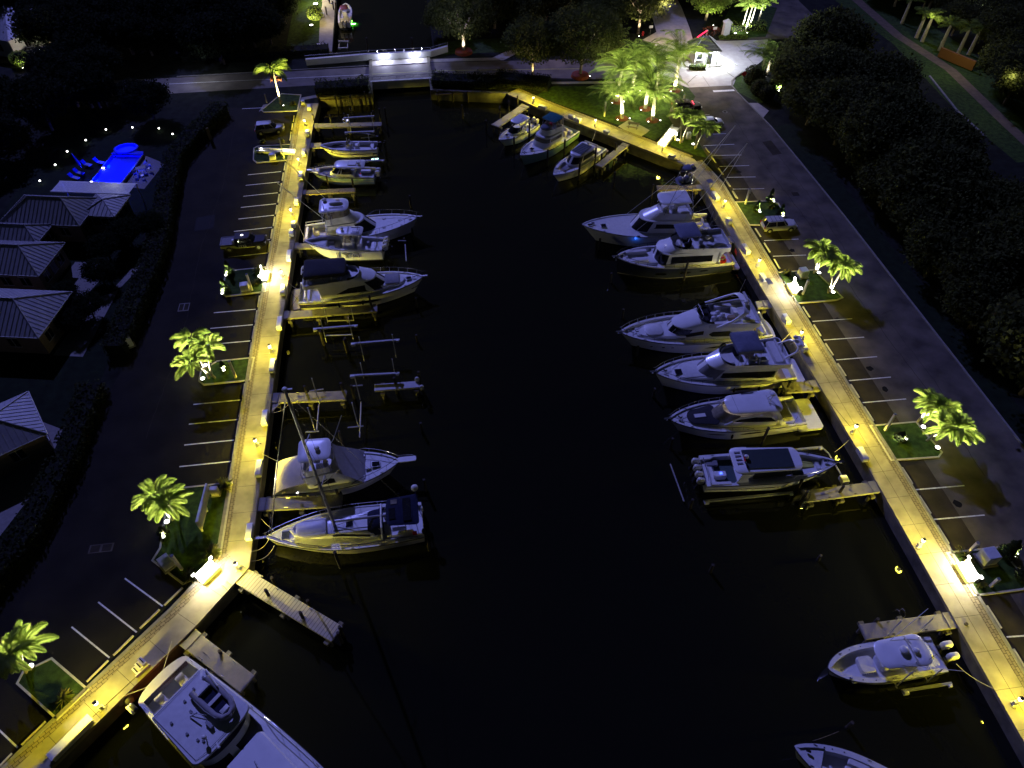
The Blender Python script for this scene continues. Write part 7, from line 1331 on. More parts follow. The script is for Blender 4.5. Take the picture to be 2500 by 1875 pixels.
# cabbage palms with boots beyond the path
for k, (a, z) in enumerate(((('d',1380,290),3.0),(('d',1425,320),3.2),(('d',1560,390),3.3),(('d',1700,420),3.4),(('d',1785,420),3.5),(('d',1270,180),3))):
    p = g(*a); palm(p, [(.3,.3,z+1.2,0,0)], '%s stout palm along the grass beyond the foot path' % ['second','third','fourth','fifth','sixth','first'][k], 'royal', .3, 'stout palms beyond the foot path')
b = MB(); pp = [g('d',1590,330,2.6),g('d',1860,440,2.6)]; b.loft([[(p.x,p.y,0),(p.x,p.y,1.7),(p.x+.4,p.y+.3,1.7),(p.x+.4,p.y+.3,0)] for p in pp]); flip_fix(tag(b.obj('garden_wall', mat('orange render', (.2,.09,.03), .9)), 'orange lit wall behind the stout palms', 'wall'))
light('POINT', (104.5,131,2.2), 45, (1,.75,.3), .3); light('POINT', (99.5,133,5.5), 450, (1,.95,.5), .5); light('POINT', (97.5,120,6), 600, (1,.95,.5), .5); light('POINT', (98,106,6), 500, (1,.95,.5), .5)
p = g('d',1880,60,3); b = MB(); b.box((p.x+2,p.y+4,1.4),(6,5,2.8)); tag(b.obj('garden_building', M['stuccow']), 'pale building glimpsed through the trees at the top right', 'building'); light('POINT', (p.x-1,p.y-2,4), 500, (.6,.65,1), .4)

for k,(x_,y_,e_) in enumerate(((63.6,117.5,1800),(67.2,124.5,2600),(70.5,131.5,2600),(66.2,113.0,900))):
    uplight(Vector((x_,y_,0)), (x_+.8,y_+1.5,4), e_, '%s garden spotlight at the wood edge right of the plaza' % ['second','third','farthest','nearest'][k], (.85,1,.75), 150, .2)
for k,(x_,y_) in enumerate(((63.2,118.8),(65.8,126.3),(68.8,133.4))): rshrub(Vector((x_,y_,0)), 1.1, 1.7, '%s loose green shrub at the wood edge right of the plaza' % ['nearest','middle','farthest'][k], 'palm', 60+k, 500)
# ------------------------------------------------------------------ vehicles
def car(p, rz, lab, L=4.8, W_=1.9, paint='carw', kind='suv', rack=False, cat='car', lights_='red'):
    e = empty('parked_car', (p.x,p.y,Z1), rz, lab, cat); sc_ = 1
    def O(u0,u1,w0,w1,z,nose,tail,n=3.0): return outline(u0-L/2,u1-L/2,w0,w1,z,nose,tail,n)
    w = W_/2
    A = O(.02,L-.02,w*.94,w*.9,.28,.7,.3); B1 = O(0,L,w,w*.97,.55,.75,.3); C = O(.03,L-.05,w,w*.96,.82,.85,.35); D = O(.1,L-.2,w*.93,w*.86,.97,1.0,.4)
    b = MB(); b.loft([full(A),full(B1),full(C),full(D),full([(u*.9,v*.8,z+.03) for u,v,z in D])]); b.obj('body', M[paint], e)
    g0, g1, t0, t1, top = {'suv': (.12,3.55,.45,2.75,1.72), 'sedan': (.75,3.7,1.35,2.85,1.42), 'pickup': (1.75,3.7,1.9,3.0,1.78)}[kind]
    G0 = O(g0,g1,w*.9,w*.8,.96,.5,.2); G1 = O(t0,t1,w*.74,w*.68,top-.06,.35,.2)
    b = MB(); b.loft([full(G0),full(G1)]); cab = b.obj('cabin', M['glass'], e)
    R0 = O(t0-.04,t1+.03,w*.77,w*.71,top-.07,.35,.2); part('roof', paint, e, lambda b: b.loft([full(R0),full([(u,v*.98,z+.05) for u,v,z in R0]),full([(u*.8,v*.8,z+.08) for u,v,z in R0])]))
    for u in ([t0-.02, (t0+t1)/2, t1-.1] if kind != 'pickup' else [t0+.02,t1-.1]):
        for s in (1,-1):
            q = (u-t0)/(t1-t0); ub = g0+.05+(g1-g0-.3)*q
            part('pillar', paint, e, lambda b: b.tube([(ub-L/2, s*w*.895, .95),(u-L/2, s*w*.75, top-.08)], .05, 4))
    for u in (.85, L-.95):
        for s in (1,-1):
            wv = part('wheel', 'tyre', e, lambda b: b.tube([(u-L/2, s*(w-.22), .34),(u-L/2, s*(w+.015), .34)], .35, 14)); part('rim', 'alu', wv, lambda b: b.tube([(u-L/2, s*(w+.0), .34),(u-L/2, s*(w+.03), .34)], .21, 8))
            part('wheel_arch', 'black', e, lambda b: b.tube([(u-L/2, s*(w-.1), .36),(u-L/2, s*(w+.004), .36)], .43, 14))
    for s in (1,-1):
        part('headlight', 'boxw', e, lambda b: b.box((L/2-.16, s*w*.68, .74), (.2,.34,.16))); part('taillight', 'red', e, lambda b: b.box((-L/2+.04, s*w*.85, .85), (.1,.18,.3))); part('wing_mirror', paint, e, lambda b: b.box((g1-.55-L/2, s*(w+.08), 1.05), (.18,.2,.14)))
    part('bumper', 'black', e, lambda b: (b.box((L/2-.05,0,.42),(.16,W_*.8,.16)), b.box((-L/2+.03,0,.42),(.16,W_*.85,.16))))
    part('number_plate', 'boxw', e, lambda b: b.box((-L/2-.06,0,.62),(.02,.4,.16)))
    if rack: part('roof_rack', 'black', e, lambda b: [b.tube([(u-L/2,-w*.7,top+.04),(u-L/2,w*.7,top+.04)], .025, 4) for u in (1.0,1.6,2.2)]+[b.tube([(.7-L/2,s*w*.68,top+.05),(2.6-L/2,s*w*.66,top+.05)], .025, 4) for s in (1,-1)])
    return e
def between(a, b2, z=.0): p, q = g(*a, z), g(*b2, z); return Vector(((p.x+q.x)/2,(p.y+q.y)/2,0))
wsu = car(Vector((48.0,78.1,0)), -.03, 'white estate car with roof rack parked beside the upper right island', 4.85, 1.95, 'carw', 'suv', True)
cs = car(between(('b',120,1110),('b',300,1105)), .06, 'silver hatchback parked at the top of the left lot', 4.7, 1.9, 'cars', 'suv'); 
ps = car(Vector((45.2,113.3,0)), -.02, 'black patrol car with security lettering beside the lawn', 5.0, 2.0, 'carb', 'suv', cat='patrol car')
textmesh(ps.children[0], 'SECURITY', 'boxw', ps, .46, (-.1,-1.02,.74), (radians(88),0,0), 'door_lettering', .004, sx=1.1)
textmesh(ps.children[0], '3', 'boxw', ps, .3, (-1.9,-.82,1.25), (radians(65),0,0), 'unit_number', .004)
part('light_bar','ledr',ps,lambda b: b.box((.95,0,1.3),(.06,1.2,.05)))
light('AREA', (52.5,131.0,6), 1, (1,0,0), .1) if False else None
wc = car(Vector((47.3,107.4,0)), 0, 'white saloon half hidden by the palms below the patrol car', 4.6, 1.85, 'carw', 'sedan')
bc = car(between(('a',230,450),('a',350,440)), .2, 'blue car beside the lit house corner at top left', 4.5, 1.8, 'navy', 'sedan')
# pickup with lettering
pk = empty('pickup_truck', (-26.2,83.55,Z1), .02, 'black and yellow pickup truck with door letters in the left lot', 'pickup truck')
def O(u0,u1,w0,w1,z,nose,tail,n=3.2): return outline(u0,u1,w0,w1,z,nose,tail,n)
part('body','carb',pk,lambda b: b.loft([full(O(-3.0,3.0,.95,.9,.4,.5,.2)),full(O(-3.05,3.1,1.0,.96,.7,.5,.15)),full(O(-3.05,3.05,1.0,.94,.98,.6,.15))]))
part('bonnet','carb',pk,lambda b: b.loft([full(O(1.0,3.0,.93,.85,.98,.6,.1)),full(O(1.0,2.85,.85,.75,1.16,.5,.1))]))
part('cabin','glass',pk,lambda b: b.loft([full(O(-1.1,1.7,.93,.85,1.0,.4,.1)),full(O(-1.0,.95,.75,.7,1.76,.3,.1))])); rf_ = part('roof','carb',pk,lambda b: b.loft([full(O(-1.05,1.0,.78,.72,1.74,.3,.1)),full(O(-1.0,.95,.74,.68,1.84,.3,.1))])); part('roof_lamp','ledw',rf_,lambda b: b.box((-.0,0,1.88),(.3,.12,.05)))
light('POINT',(.0,0,2.15),2,(.75,.8,1),.1,pk)
part('bed_rim','alu',pk,lambda b: b.tube([(-2.05+x,y,1.14) for x,y in rr(1.9,1.85,.15)]+[(-2.05+.8,.925,1.14)],.05,5)); part('cargo_bed','black',pk,lambda b: b.box((-2.05,0,1.06),(1.85,1.8,.12)))
part('side_flash','yellow',pk,lambda b: [b.loft([[(-3.0,s*1.0,.62),(-3.0,s*1.02,.98)],[(-1.6,s*1.01,.62),(-1.2,s*1.01,.98)],[(-1.0,s*1.012,.5),(-.7,s*1.012,.62)],[(1.5,s*1.012,.48),(1.5,s*1.012,.56)]],False,False,False) for s in (-1,1)])
textmesh(pk,'JYG','boxw',pk,.5,(-.1,-1.02,.78),(radians(88),0,0),'door_lettering',.004,sx=1.35)
for u in (-1.95,1.95):
    for s in (1,-1): wv = part('wheel','tyre',pk,lambda b: b.tube([(u,s*.8,.4),(u,s*1.06,.4)],.41,14)); part('rim','alu',wv,lambda b: b.tube([(u,s*1.05,.4),(u,s*1.08,.4)],.23,8))
for s in (1,-1): part('headlight','boxw',pk,lambda b: b.box((2.85,s*.7,.9),(.3,.3,.16))); part('wing_mirror','carb',pk,lambda b: b.box((1.1,s*1.1,1.15),(.2,.24,.2)))
part('passenger_seat','boxw',pk,lambda b: b.box((-1.25,-.5,1.35),(.3,.5,.5),ch=.05))

# ------------------------------------------------------------------ posts, cabinets, signs
def post(a, b_, lab, w_=.22, name='utility_post', m='cream', box=False):
    p = g(*a); z = gz(a[0],a[1],a[2],b_[0],b_[1]); e = empty(name, (p.x,p.y,0), 0, lab, 'post')
    part('shaft', m, e, lambda b: b.box((0,0,z/2),(w_,w_,z))); part('cap', 'bimblue', e, lambda b: b.box((0,0,z+.03),(w_*1.15,w_*1.15,.06)))
    if box: part('switch_box','boxw',e,lambda b: b.box((w_*.7,0,z*.8),(w_*.8,w_,.45),ch=.02))
    return e
post(('q',925,585),(1000,465),'tall square post on the lower right island'); post(('h',1520,340),(1555,212),'square post with camera box on the upper right island',box=True); post(('i',345,1100),(388,980),'square post beside the right lit bench',box=True)
post(('c',952,982),(965,860),'pale post standing on the lawn left of the palms'); post(('c',1548,1180),(1555,1115),'short post inside the lit path edge'); post(('c',1622,850),(1628,800),'short yellow post behind the patrol car')
post(('R',850,420),(1040,200),'white post with lamp beside the feathery grass',box=True); post(('R',1310,1090),(1460,930),'white post near the right picture edge',box=True); post(('b',178,868),(158,793),'thin post at the tall single palm island',.14)
post(('b',325,1335),(272,1172),'leaning looking post crossing the thin lit path',.16); post(('f',400,1068),(352,932),'white post in front of the cabinet on the left island'); post(('j',1990,212),(1940,75),'pale post on the small left island'); post(('p',455,128),(372,25),'pale post beside the cabinet near the bottom left bench')
def cabinet(p, s, rz, lab, m='boxw'):
    e = empty('electric_cabinet', (p.x,p.y,0), rz, lab, 'cabinet'); part('plinth','kerb',e,lambda b: b.box((0,0,.06),(s[0]*1.3,s[1]*1.3,.14))); part('housing',m,e,lambda b: b.box((0,0,s[2]/2+.1),s,ch=.04)); part('door_seam','greyc',e,lambda b: b.box((0,-s[1]/2-.004,s[2]/2+.1),(.02,.012,s[2]*.85)))
cabinet(g('f',345,1065),(1.0,.9,.95),.1,'white cabinet on the left juniper island'); cabinet(g('i',338,945),(1.0,1.0,1.0),.1,'cream cabinet at the head of the right palm island'); cabinet(g('R',1200,560),(1.25,1.2,1.3),.05,'large grey cabinet beside the dark cone juniper'); cabinet(g('p',345,90),(1.2,1.0,.8),radians(-50),'grey cabinet near the bottom left bench','boxw')
cabinet(g('b',232,1345),(.9,.8,.9),0,'small cabinet below the thin lit path'); cabinet(g('c',1660,1165),(.6,.6,.9),0,'small cabinet between the lit path palms'); cabinet(g('e',1090,1540),(1.1,.7,1.3),.5,'cream cabinet standing in the hedge gap'); cabinet(g('b',485,880),(.6,.6,.6),0,'round topped cabinet at the head of the left walkway')
nb = empty('notice_board', (-24.85,39.3,0), radians(90-3), 'white two sided notice board on the wide left island', 'notice board')
part('panel','boxw',nb,lambda b: b.box((.3,0,1.1),(2.3,.28,1.3),ch=.03)); part('face','stuccow',nb,lambda b: b.box((.3,-.16,1.1),(2.0,.03,1.05))); part('panel','boxw',nb,lambda b: b.box((2.4,.0,1.2),(1.9,.18,1.2),ch=.03))
for u in (-.8,1.4,3.4): part('post','boxw',nb,lambda b: b.box((u,0,.9),(.14,.14,1.8)))
cabinet(Vector((-24.2,42.6,0)),(.7,.5,1.0),0,'small yellow lit box beside the notice board','cream')
ws_ = empty('wooden_sign', (*g('a',1780,1180)[:2],0), .3, 'weathered wooden sign board in the upper left hedge', 'sign'); part('board','wood',ws_,lambda b: b.box((0,0,1.1),(.5,.1,2.0))); part('post','wood',ws_,lambda b: b.box((0,.08,.9),(.12,.1,1.8)))
# picnic table
struct('picnic_pad','side',[xy(g('c',*q)) for q in ((1165,1003),(1335,1095),(1305,1122),(1240,1160),(1070,1062))], Z3+.006)
pt = empty('picnic_table', (*g('c',1195,1075)[:2],0), radians(-28), 'wooden picnic table with benches on the lawn pad', 'table')
part('tabletop','wood',pt,lambda b: [b.box((0,-.32+.16*k,.75),(1.9,.14,.05)) for k in range(5)])
for s in (-1,1):
    part('bench','wood',pt,lambda b: b.box((0,s*.8,.45),(1.9,.28,.05))); part('frame','black',pt,lambda b: (b.tube([(s*.7,-.9,.42),(s*.7,.9,.42)],.03,5),b.tube([(s*.7,-.6,0),(s*.7,-.2,.74)],.03,5),b.tube([(s*.7,.6,0),(s*.7,.2,.74)],.03,5)))
# ------------------------------------------------------------------ gatehouse
gh = empty('gatehouse', (53.6,131.3,0), radians(-3), 'small white gatehouse with hipped tile roof and bright soffit lights', 'gatehouse')
part('base','kerb',gh,lambda b: b.loft([[(x,y-.2,z) for x,y in rr(7.2,4.6,1.3,5)] for z in (-.1,.12)])); part('wall','stuccow',gh,lambda b: b.prism([(-1.9,-1.5),(1.9,-1.5),(1.9,1.5),(-1.9,1.5)],.1,2.75),False)
rf_ = part('roof','roofd',gh,lambda b: b.loft([[(-2.7,-2.3,2.7),(2.7,-2.3,2.7),(2.7,2.3,2.7),(-2.7,2.3,2.7)],[(-2.75,-2.35,2.82),(2.75,-2.35,2.82),(2.75,2.35,2.82),(-2.75,2.35,2.82)],[(-.5,-.1,4.7),(.5,-.1,4.7),(.5,.1,4.7),(-.5,.1,4.7)]]),False)
for k in range(7):
    t = (k+.4)/7.4; z = 2.84+(4.68-2.84)*t; x = 2.75+(.5-2.75)*t; y = 2.35+(.1-2.35)*t; part('tile_course','roof' if k % 2 else 'roofd',rf_,lambda b: b.loft([[(-x,-y-.0,z),(x,-y,z),(x,y,z),(-x,y,z)],[(-x,-y-.0,z+.05),(x,-y,z+.05),(x,y,z+.05),(-x,y,z+.05)]],False,False),False)
for q in ((-1,-1),(1,-1),(1,1),(-1,1)): part('ridge_cap','roof',rf_,lambda b: b.tube([(q[0]*2.75,q[1]*2.35,2.88),(q[0]*.5,q[1]*.1,4.76)],.07,5))
part('door','glass',gh,lambda b: b.box((.9,-1.52,1.15),(.85,.05,2.0)),False); w1 = part('window','glass',gh,lambda b: b.box((-1.1,-1.52,1.6),(.9,.05,1.0)),False); part('window','glass',gh,lambda b: b.box((1.92,.1,1.6),(.05,1.4,1.0)),False); part('door_frame','boxw',gh,lambda b: (b.box((.44,-1.54,1.15),(.08,.06,2.1)),b.box((1.36,-1.54,1.15),(.08,.06,2.1))),False)
for x,y in ((-1.5,-2.0),(1.7,-2.0),(2.4,0)): sl_ = part('soffit_light','ledw',gh,lambda b: b.box((x,y,2.66),(.3,.2,.05)),False); light('AREA',(x,y,2.6),600,(.9,.95,1),.25,gh,(x,y-.6,0))
part('column','stuccow',gh,lambda b: b.box((2.3,-1.75,1.4),(.3,.3,2.6)),False); part('window_sill','stuccow',w1,lambda b: b.box((-1.1,-1.6,1.05),(1.1,.2,.08)),False)
light('POINT',(58.6,131.0,7.5),3200,(.88,.92,1),.5); light('AREA',(48,140,8),1500,(1,.78,.55),2.0,None,(50,142,0)); light('AREA',(49,124.5,7),800,(1,.75,.45),1.0,None,(50,118,0))  # unseen general lights added over the plaza, no lamp bodies
def barrier(p, rz, L, lab, lit):
    e = empty('barrier_gate', (p.x,p.y,0), rz, lab, 'barrier'); part('cabinet','boxw',e,lambda b: b.box((0,0,.55),(.4,.4,1.1),ch=.04)); part('arm','ledr' if lit else 'boxw',e,lambda b: b.box((L/2+.1,.0,1.0),(L,.1,.14)),False)
    if lit: light('AREA',(L*.5,-.2,1.2),30,(1,.05,.1),1.0,e,(L*.5,-1,0))
p, q = g('G',990,560,0), g('G',1385,690,1.0); barrier(p, atan2(q.y-p.y,q.x-p.x), (q-p).length, 'white barrier arm reaching across the plaza from the gatehouse', False)
p = g('G',860,185,0); q = g('G',715,210,1.0); barrier(p, atan2(q.y-p.y,q.x-p.x), (q-p).length, 'red lit barrier arm behind the gatehouse roof', True)
gp = empty('gate_pillar', (*g('G',1170,210)[:2],0), 0, 'grey white gate pillar with pyramid cap behind the barrier', 'pillar'); part('shaft','stuccow',gp,lambda b: b.box((0,0,1.4),(1.3,1.0,2.9))); part('cap','stuccow',gp,lambda b: b.loft([[(-.8,-.65,2.8),(.8,-.65,2.8),(.8,.65,2.8),(-.8,.65,2.8)],[(-.8,-.65,2.95),(.8,-.65,2.95),(.8,.65,2.95),(-.8,.65,2.95)],[(-.05,-.05,3.5),(.05,-.05,3.5),(.05,.05,3.5),(-.05,.05,3.5)]]),False)
def sign(a, z, lab, shape='rect', m='boxw'):
    p = g(*a); e = empty('road_sign', (p.x,p.y,0), 0, lab, 'sign'); part('post','steel',e,lambda b: b.tube([(0,0,0),(0,0,z)],.035,5))
    if shape == 'oct': part('plate',m,e,lambda b: b.loft([[(.42*cos(pi/8+k*pi/4),y,z+.1+.42*sin(pi/8+k*pi/4)) for k in range(8)] for y in (-.06,-.03)]))
    else: part('plate',m,e,lambda b: b.box((0,-.05,z),(.75,.03,.5)))
sign(('c',1335,308),1.9,'small white sign on a post left of the side road'); sign(('c',1380,205),2.2,'back of an octagonal sign at the side road','oct','alu'); sign(('G',975,225),1.9,'cream sign panel beside the gate pillar','rect','cream'); sign(('G',1440,1080),2.6,'red and white road sign at the plaza kerb','oct','red')
hy = empty('fire_hydrant', (*g('c',1275,300)[:2],0), 0, 'red hydrant shaped shrub box near the side road', 'hydrant'); part('barrel','red',hy,lambda b: (b.tube([(0,0,0),(0,0,.7)],.2,8),b.ell((0,0,.7),(.2,.2,.16),8,4,0))); part('outlet','red',hy,lambda b: b.tube([(-.3,0,.45),(.3,0,.45)],.08,6))
# canal side items
for k,(a,lab) in enumerate(((('T',1300,270),'pale box on the canal walk'),(('T',1235,800),'pale box at the lower end of the canal walk'))): p = g(*a); dockbox(Vector((p.x,p.y,0)),1.1,0,lab)
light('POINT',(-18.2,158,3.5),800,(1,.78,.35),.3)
# plain pale roofs seen between the trees at the top
def simple_house(c, s, rz, lab, h=3, hr=1.6, roof='roof', wall='stucco'):
    e = empty('house', (c[0],c[1],0), rz, lab, 'house'); a, b2 = s[0]/2, s[1]/2; rg_ = max(0, a-b2)
    part('wall',wall,e,lambda b: b.prism([(-a+.4,-b2+.4),(a-.4,-b2+.4),(a-.4,b2-.4),(-a+.4,b2-.4)],-.1,h),False)
    r_ = part('roof',roof,e,lambda b: b.loft([[(-a,-b2,h-.12),(a,-b2,h-.12),(a,b2,h-.12),(-a,b2,h-.12)],[(-a,-b2,h),(a,-b2,h),(a,b2,h),(-a,b2,h)],[(-rg_-.01,-.01,h+hr),(rg_+.01,-.01,h+hr),(rg_+.01,.01,h+hr),(-rg_-.01,.01,h+hr)]]),False)
    def seams(b):
        n = int(2*a/.55)
        for k in range(1,n):
            x = -a+2*a*k/n; t = min(1,(a-abs(x))/b2) if abs(x) > rg_ else 1
            for s_ in (1,-1): b.tube([(x,s_*b2,h+.03),(x,s_*b2*(1-t),h+hr*t+.03)],.025,4)
        n = int(2*b2/.55)
        for k in range(1,n):
            y = -b2+2*b2*k/n; t = (b2-abs(y))/b2
            for s_ in (1,-1): b.tube([(s_*a,y,h+.03),(s_*(a-(a-rg_)*t),y,h+hr*t+.03)],.025,4)
    part('standing_seams','roof' if roof == 'roof' else 'roofd',r_,seams); part('ridge_cap','roof',r_,lambda b: [b.tube([(sx*a,sy*b2,h+.04),(sx*rg_,0,h+hr+.04)],.06,5) for sx in (1,-1) for sy in (1,-1)]+[b.tube([(-rg_-.01,0,h+hr+.03),(rg_+.01,0,h+hr+.03)],.07,5)])
    part('gutter','boxw',r_,lambda b: [b.tube([(-a-.06,s_*(b2+.06),h-.06),(a+.06,s_*(b2+.06),h-.06)],.06,5) for s_ in (1,-1)]+[b.tube([(s_*(a+.06),-b2-.06,h-.06),(s_*(a+.06),b2+.06,h-.06)],.06,5) for s_ in (1,-1)])
    for k in range(-1,2):
        wn = part('window','glass',e,lambda b: b.box((a-.385,k*b2*.5,1.6),(.05,1.1,1.3)),False); part('window_frame','boxw',wn,lambda b: (b.box((a-.37,k*b2*.5,2.3),(.08,1.25,.08)),b.box((a-.37,k*b2*.5,.92),(.1,1.3,.08)),b.box((a-.37,k*b2*.5,1.6),(.08,.05,1.3))),False)
        wn = part('window','glass',e,lambda b: b.box((k*a*.5,-b2+.385,1.6),(1.2,.05,1.3)),False); part('window_frame','boxw',wn,lambda b: (b.box((k*a*.5,-b2+.37,2.3),(1.35,.08,.08)),b.box((k*a*.5,-b2+.37,.92),(1.35,.1,.08)),b.box((k*a*.5,-b2+.37,1.6),(.05,.08,1.3))),False)
    return e
# main house, three metal roofed wings in a row (local frame turned 11 degrees)
RH = radians(-11); HO = Vector((-50,80,0)); hx = Vector((cos(RH),sin(RH),0)); hyv = Vector((-sin(RH),cos(RH),0))
def HP(x, y): v = HO+hx*x+hyv*y; return (v.x, v.y)
simple_house(HP(-4.6,10.4),(11.2,6.6),RH,'upper wing house with metal hipped roof beside the pool',3,2.1)
simple_house(HP(2.2,12.2),(4.9,5.2),RH,'small metal roofed garden room at the pool house corner',2.9,.9)
simple_house(HP(-7.5,5.2),(9.2,4.2),RH,'low linking wing with metal roof between the two larger ones',2.9,1.3)
simple_house(HP(-4.2,-.1),(10.1,6.8),RH,'middle wing house with metal hipped roof',3,2.0)
simple_house(HP(-1.2,-10.2),(15.3,8.0),RH,'lower wing house with the widest metal roof',3,2.2)
simple_house((-48.6,49.9),(13,7.2),radians(31)+pi/2*0,'metal roofed house on a pale terrace at the lower left edge',3,1.8)
for x in (-4.0,-3.0,4.6,5.6):
    pass
part_ = struct('terrace','patio',[(-40.4,52.4),(-49.6,57.6),(-62,62),(-62,50),(-44,40.5),(-41.5,47.8)],Z2+.002)
struct('terrace','patio',[HP(1,-3.5),HP(5.5,-3.5),HP(6.5,3.2),HP(.9,3.2)],Z2+.002); struct('terrace','patio',[HP(6.4,-4.5),HP(9.2,-2.0),HP(10.2,-14),HP(6.6,-14)],Z2+.004)
struct('garden_path','patio',[HP(8.4,-2.0),HP(9.3,-1.4),HP(10.6,5.5),HP(9.6,5.6)],Z2)
for k,(x,y,s_) in enumerate(((6.8,7.5,.45),(5.2,4.3,.42),(6.6,-.6,.4),(9.0,10,.4),(4.2,-4.8,.35),(8.2,-7.0,.4),(7.6,-9.5,.35))):
    o = copy_tree(H2); o.location = (*HP(x,y),-.1); o.scale = (s_,)*3; o['label'] = 'small garden tree between the house wings and the hedge'; o['group'] = 'small garden trees by the house'
# pergola
pg = empty('pergola', (*HP(-1.2,16.2),0), RH, 'slatted white pergola roof between house and pool', 'pergola')
part('slat_roof','boxw',pg,lambda b: [b.box((-5.6+.18*k,0,3.0),(.09,2.6,.05)) for k in range(63)]); part('beam','boxw',pg,lambda b: (b.box((0,-1.3,2.92),(11.6,.12,.16)),b.box((0,1.3,2.92),(11.6,.12,.16))))
for x in (-5.6,0,5.6): part('post','boxw',pg,lambda b: (b.box((x,1.3,1.4),(.14,.14,2.9))))
for s in (0,): light('AREA',HP(1.5,17.2)+(4.4,),14,(.8,.85,1),.8,None,HP(1.5,16)+(3,))
# pool
A, B2, C_, D_ = Vector(g('a',780,1545)[:2]), Vector(g('a',1025,1562)[:2]), Vector(g('a',1205,1325)[:2]), Vector(g('a',955,1318)[:2])
pl = empty('swimming_pool', (A.x,A.y,0), 0, 'brightly lit blue swimming pool with raised spa', 'pool'); L_ = lambda v: (v.x-A.x, v.y-A.y)
poly = [L_(A),L_(B2),L_(C_),L_(D_)]
def bas(b):
    z0, z1 = .02, .35
    b.loft([[(*p,.32) for p in poly],[(*p,-.06) for p in poly]],False,True)
flip = part('basin','plaster',pl,bas,False)
part('coping','kerb',pl,lambda b: b.loft([[(p[0]*q+(1-q)*2.5,p[1]*q+(1-q)*4,z) for p in poly] for q,z in ((1.07,-.09),(1.07,.34),(1.0,.34),(1.0,.28))],False,False),False)
part('water_surface','poolwater',pl,lambda b: b.sheet(poly,.26),False)
sc0 = Vector(g('a',1075,1275)[:2]); part('spa','plaster',pl,lambda b: b.loft([[(L_(sc0)[0]+r_*cos(a),L_(sc0)[1]+r_*.8*sin(a),z) for a in [2*pi*k/20 for k in range(20)]] for r_,z in ((1.9,-.1),(1.9,.6),(1.55,.6),(1.5,.32))],False,True)); 
part('spa_wall','plaster',pl,lambda b: b.loft([[(L_(D_)[0]-.2,L_(D_)[1]+.15,z),(L_(C_)[0]+.2,L_(C_)[1]+.15,z),(L_(C_)[0]+.0,L_(C_)[1]+1.0,z),(L_(D_)[0]+.3,L_(D_)[1]+1.0,z)] for z in (-.1,.45)]),False)
for q in (D_.lerp(A,.33), A.lerp(D_,.06), C_.lerp(B2,.45), B2.lerp(A,.3)):
    c = q.lerp((A+C_)/2,.12); light('POINT',(*L_(c),.75),480,(.0,.012,1),.25,pl)
light('POINT',(*L_(sc0),1.1),330,(.0,.012,1),.2,pl)
for q in (('a',870,1418),('a',770,1535),('a',1100,1282)):
    c = Vector(g(*q,.4)[:2]); part('pool_lamp','ledw',pl,lambda b: b.box((*L_(c),.4),(.34,.22,.1)),False)
struct('pool_deck','patio',[xy(g('a',1205,1300)),xy(g('a',1385,1375)),xy(g('a',1215,1590)),xy(g('a',1045,1570))],Z3); struct('pool_deck','earth',[xy(g('a',980,1215)),xy(g('a',1340,1220)),xy(g('a',1220,1320)),xy(g('a',950,1310))],Z3)
def lounger(a, rz, lab, m='poolblue'):
    p = g(*a); e = empty('pool_lounger', (p.x,p.y,0), rz, lab, 'lounger', 'loungers left of the pool'); part('seat',m,e,lambda b: b.box((-.4,0,.32),(1.2,.6,.08))); part('backrest',m,e,lambda b: b.loft([[(.2,-.3,.32),(.2,.3,.32),(.26,.3,.28),(.26,-.3,.28)],[(.75,-.3,.85),(.75,.3,.85),(.81,.3,.8),(.81,-.3,.8)]])); part('frame','black',e,lambda b: (b.box((-.8,0,.15),(.05,.5,.3)),b.box((.1,0,.15),(.05,.5,.3))))
for k,a in enumerate((('a',735,1400),('a',670,1470),('a',630,1510),('a',840,1380))): lounger(a, radians(150), '%s blue lit lounger left of the pool' % ['second','third','lowest','uppermost'][k])
um = empty('closed_parasol', (*g('a',700,1440)[:2],0), 0, 'closed blue lit parasol leaning among the loungers', 'parasol'); part('canopy','poolblue',um,lambda b: b.tube([(0,0,1.0),(-.5,.2,2.9)],.24,8,.06)); part('pole','steel',um,lambda b: b.tube([(.2,-.1,0),(0,0,1.1)],.03,5))
for k,(a,rz) in enumerate(((('a',1235,1390),0),(('a',1270,1440),1),(('a',1150,1490),2),(('a',1210,1500),.5))):
    p = g(*a); e = empty('patio_chair',(p.x,p.y,0),rz,'%s metal chair on the paved strip right of the pool' % ['top','upper right','lower left','lower right'][k],'chair'); part('seat','poolblue' if k in (0,2) else 'boxw',e,lambda b: b.box((0,0,.42),(.5,.5,.06))); part('backrest','boxw',e,lambda b: b.box((.24,0,.75),(.05,.5,.5))); [part('leg','boxw',e,lambda b: b.tube([(sx*.22,sy*.22,0),(sx*.22,sy*.22,.42)],.02,4)) for sx in (1,-1) for sy in (1,-1)]
p = g('a',1200,1450); e = empty('patio_table',(p.x,p.y,0),.3,'dark table on the paved strip right of the pool','table'); part('tabletop','greyc',e,lambda b: b.box((0,0,.72),(1.5,.9,.05))); part('leg','black',e,lambda b: (b.box((-.6,0,.36),(.06,.7,.7)),b.box((.6,0,.36),(.06,.7,.7))))
def gardenlight(a, z, e_, lab, r=.14):
    p = g(*a, z); e = empty('garden_light',(p.x,p.y,-.1),0,lab,'garden light','garden lights round the pool'); part('stake','black',e,lambda b: b.tube([(0,0,0),(0,0,z+.05)],.03,5)); part('lantern','ledw',e,lambda b: b.ell((0,0,z+.16),(r,r,r*.8),8,5)); light('POINT',(0,0,z+.2),e_,(1,.9,.7),.1,e)
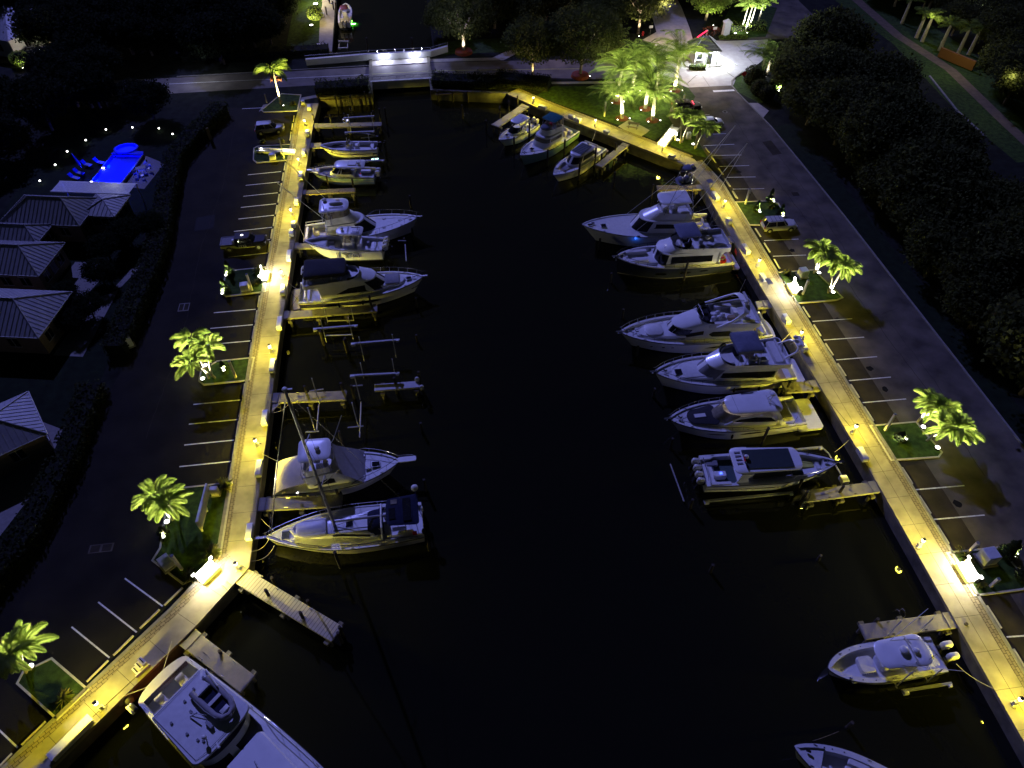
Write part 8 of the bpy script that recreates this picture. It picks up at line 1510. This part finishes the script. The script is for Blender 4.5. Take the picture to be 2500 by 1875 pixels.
for k,a in enumerate((('a',895,1095),('a',1118,1077),('a',1342,1085),('a',1457,1133),('a',725,1185),('a',568,1280),('a',467,1393),('a',337,1528),('a',1437,1475))):
    gardenlight(a,.35,4,'%s point light of the row around the pool garden' % ['third','fourth','fifth','sixth, right','second','first upper left','lower left','lowest left','lone right hand'][k])
gardenlight(('a',1115,245),2.5,60,'bright lamp among the dark trees at the top',.26)
# houses at the picture edges
simple_house((-79.7,159.3),(14,16),radians(-25.5),'house with a lit gable at the top left corner',3.4,2.6,'roof','stuccow')
p = g('a',345,428,1.2); light('POINT',(p.x+.6,p.y-.5,2.4),420,(1,.85,.7),.3); gardenlight(('a',345,425),1.2,30,'glaring lamp in front of the blue car',.3)
p = g('a',205,580,0); rshrub(Vector((p.x-1,p.y+2,0)),1.7,2.4,'lit bush below the top left corner house','palm',44,900); uplight(p,(p.x-.5,p.y+2,1.6),500,'spotlight in the bush below the top left house',(.9,1,.4),150,.25); rshrub(Vector((p.x+3,p.y+3,0)),1.2,1.8,'second bush below the top left corner house','palm',45,600)
struct('driveway','side',[xy(g('a',150,500)),xy(g('a',330,500)),xy(g('a',400,430)),xy(g('a',240,410))],Z2)
struct('road','side',[xy(g('a',560,570)),xy(g('a',700,560)),xy(g('a',760,420)),xy(g('a',640,440))],Z2)
simple_house((-33,168),(11,10),0,'dark roofed house left of the canal at the top',3.2,2,'roofd','stucco')
simple_house((20.3,163.5),(7,9),.05,'pale flat looking roof right of the canal at the top',3.2,.7,'roof','stuccow'); light('POINT',(13.4,168.5,5),500,(1,.65,.25),.3)

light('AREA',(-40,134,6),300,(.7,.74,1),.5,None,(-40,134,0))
lp = empty('patterned_lantern', (*g('k',468,1135,.0)[:2],-.25), 0, 'small perforated lantern glowing on the pier by the sailing yacht', 'lantern'); part('post','steel',lp,lambda b: b.tube([(0,0,0),(0,0,.7)],.03,5)); part('globe','ledw',lp,lambda b: b.ell((0,0,.85),(.12,.12,.12),8,6)); part('cage','black',lp,lambda b: [b.loft([[(cos(a)*.17*cos(t)-0*sin(a),sin(a)*.17*cos(t),.85+.17*sin(t)) if False else ((.17+.02*cos(q))*cos(t)*cos(a)-.02*sin(q)*sin(a),(.17+.02*cos(q))*cos(t)*sin(a)+.02*sin(q)*cos(a),.85+(.17+.02*cos(q))*sin(t)) for q in [pi/2*k for k in range(4)]] for t in [pi*j/8-pi/2 for j in range(9)]],False,False) for a in [pi*2*k/10 for k in range(10)]]); light('POINT',(0,0,.85),34,(1,.75,.6),.02,lp)

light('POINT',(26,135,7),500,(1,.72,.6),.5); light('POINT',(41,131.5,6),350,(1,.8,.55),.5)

for x_ in (-16,8): light('POINT',(x_,138.6,7),420,(.62,.62,1),.4)  # unseen lights added above the bridge road to widen its lighting
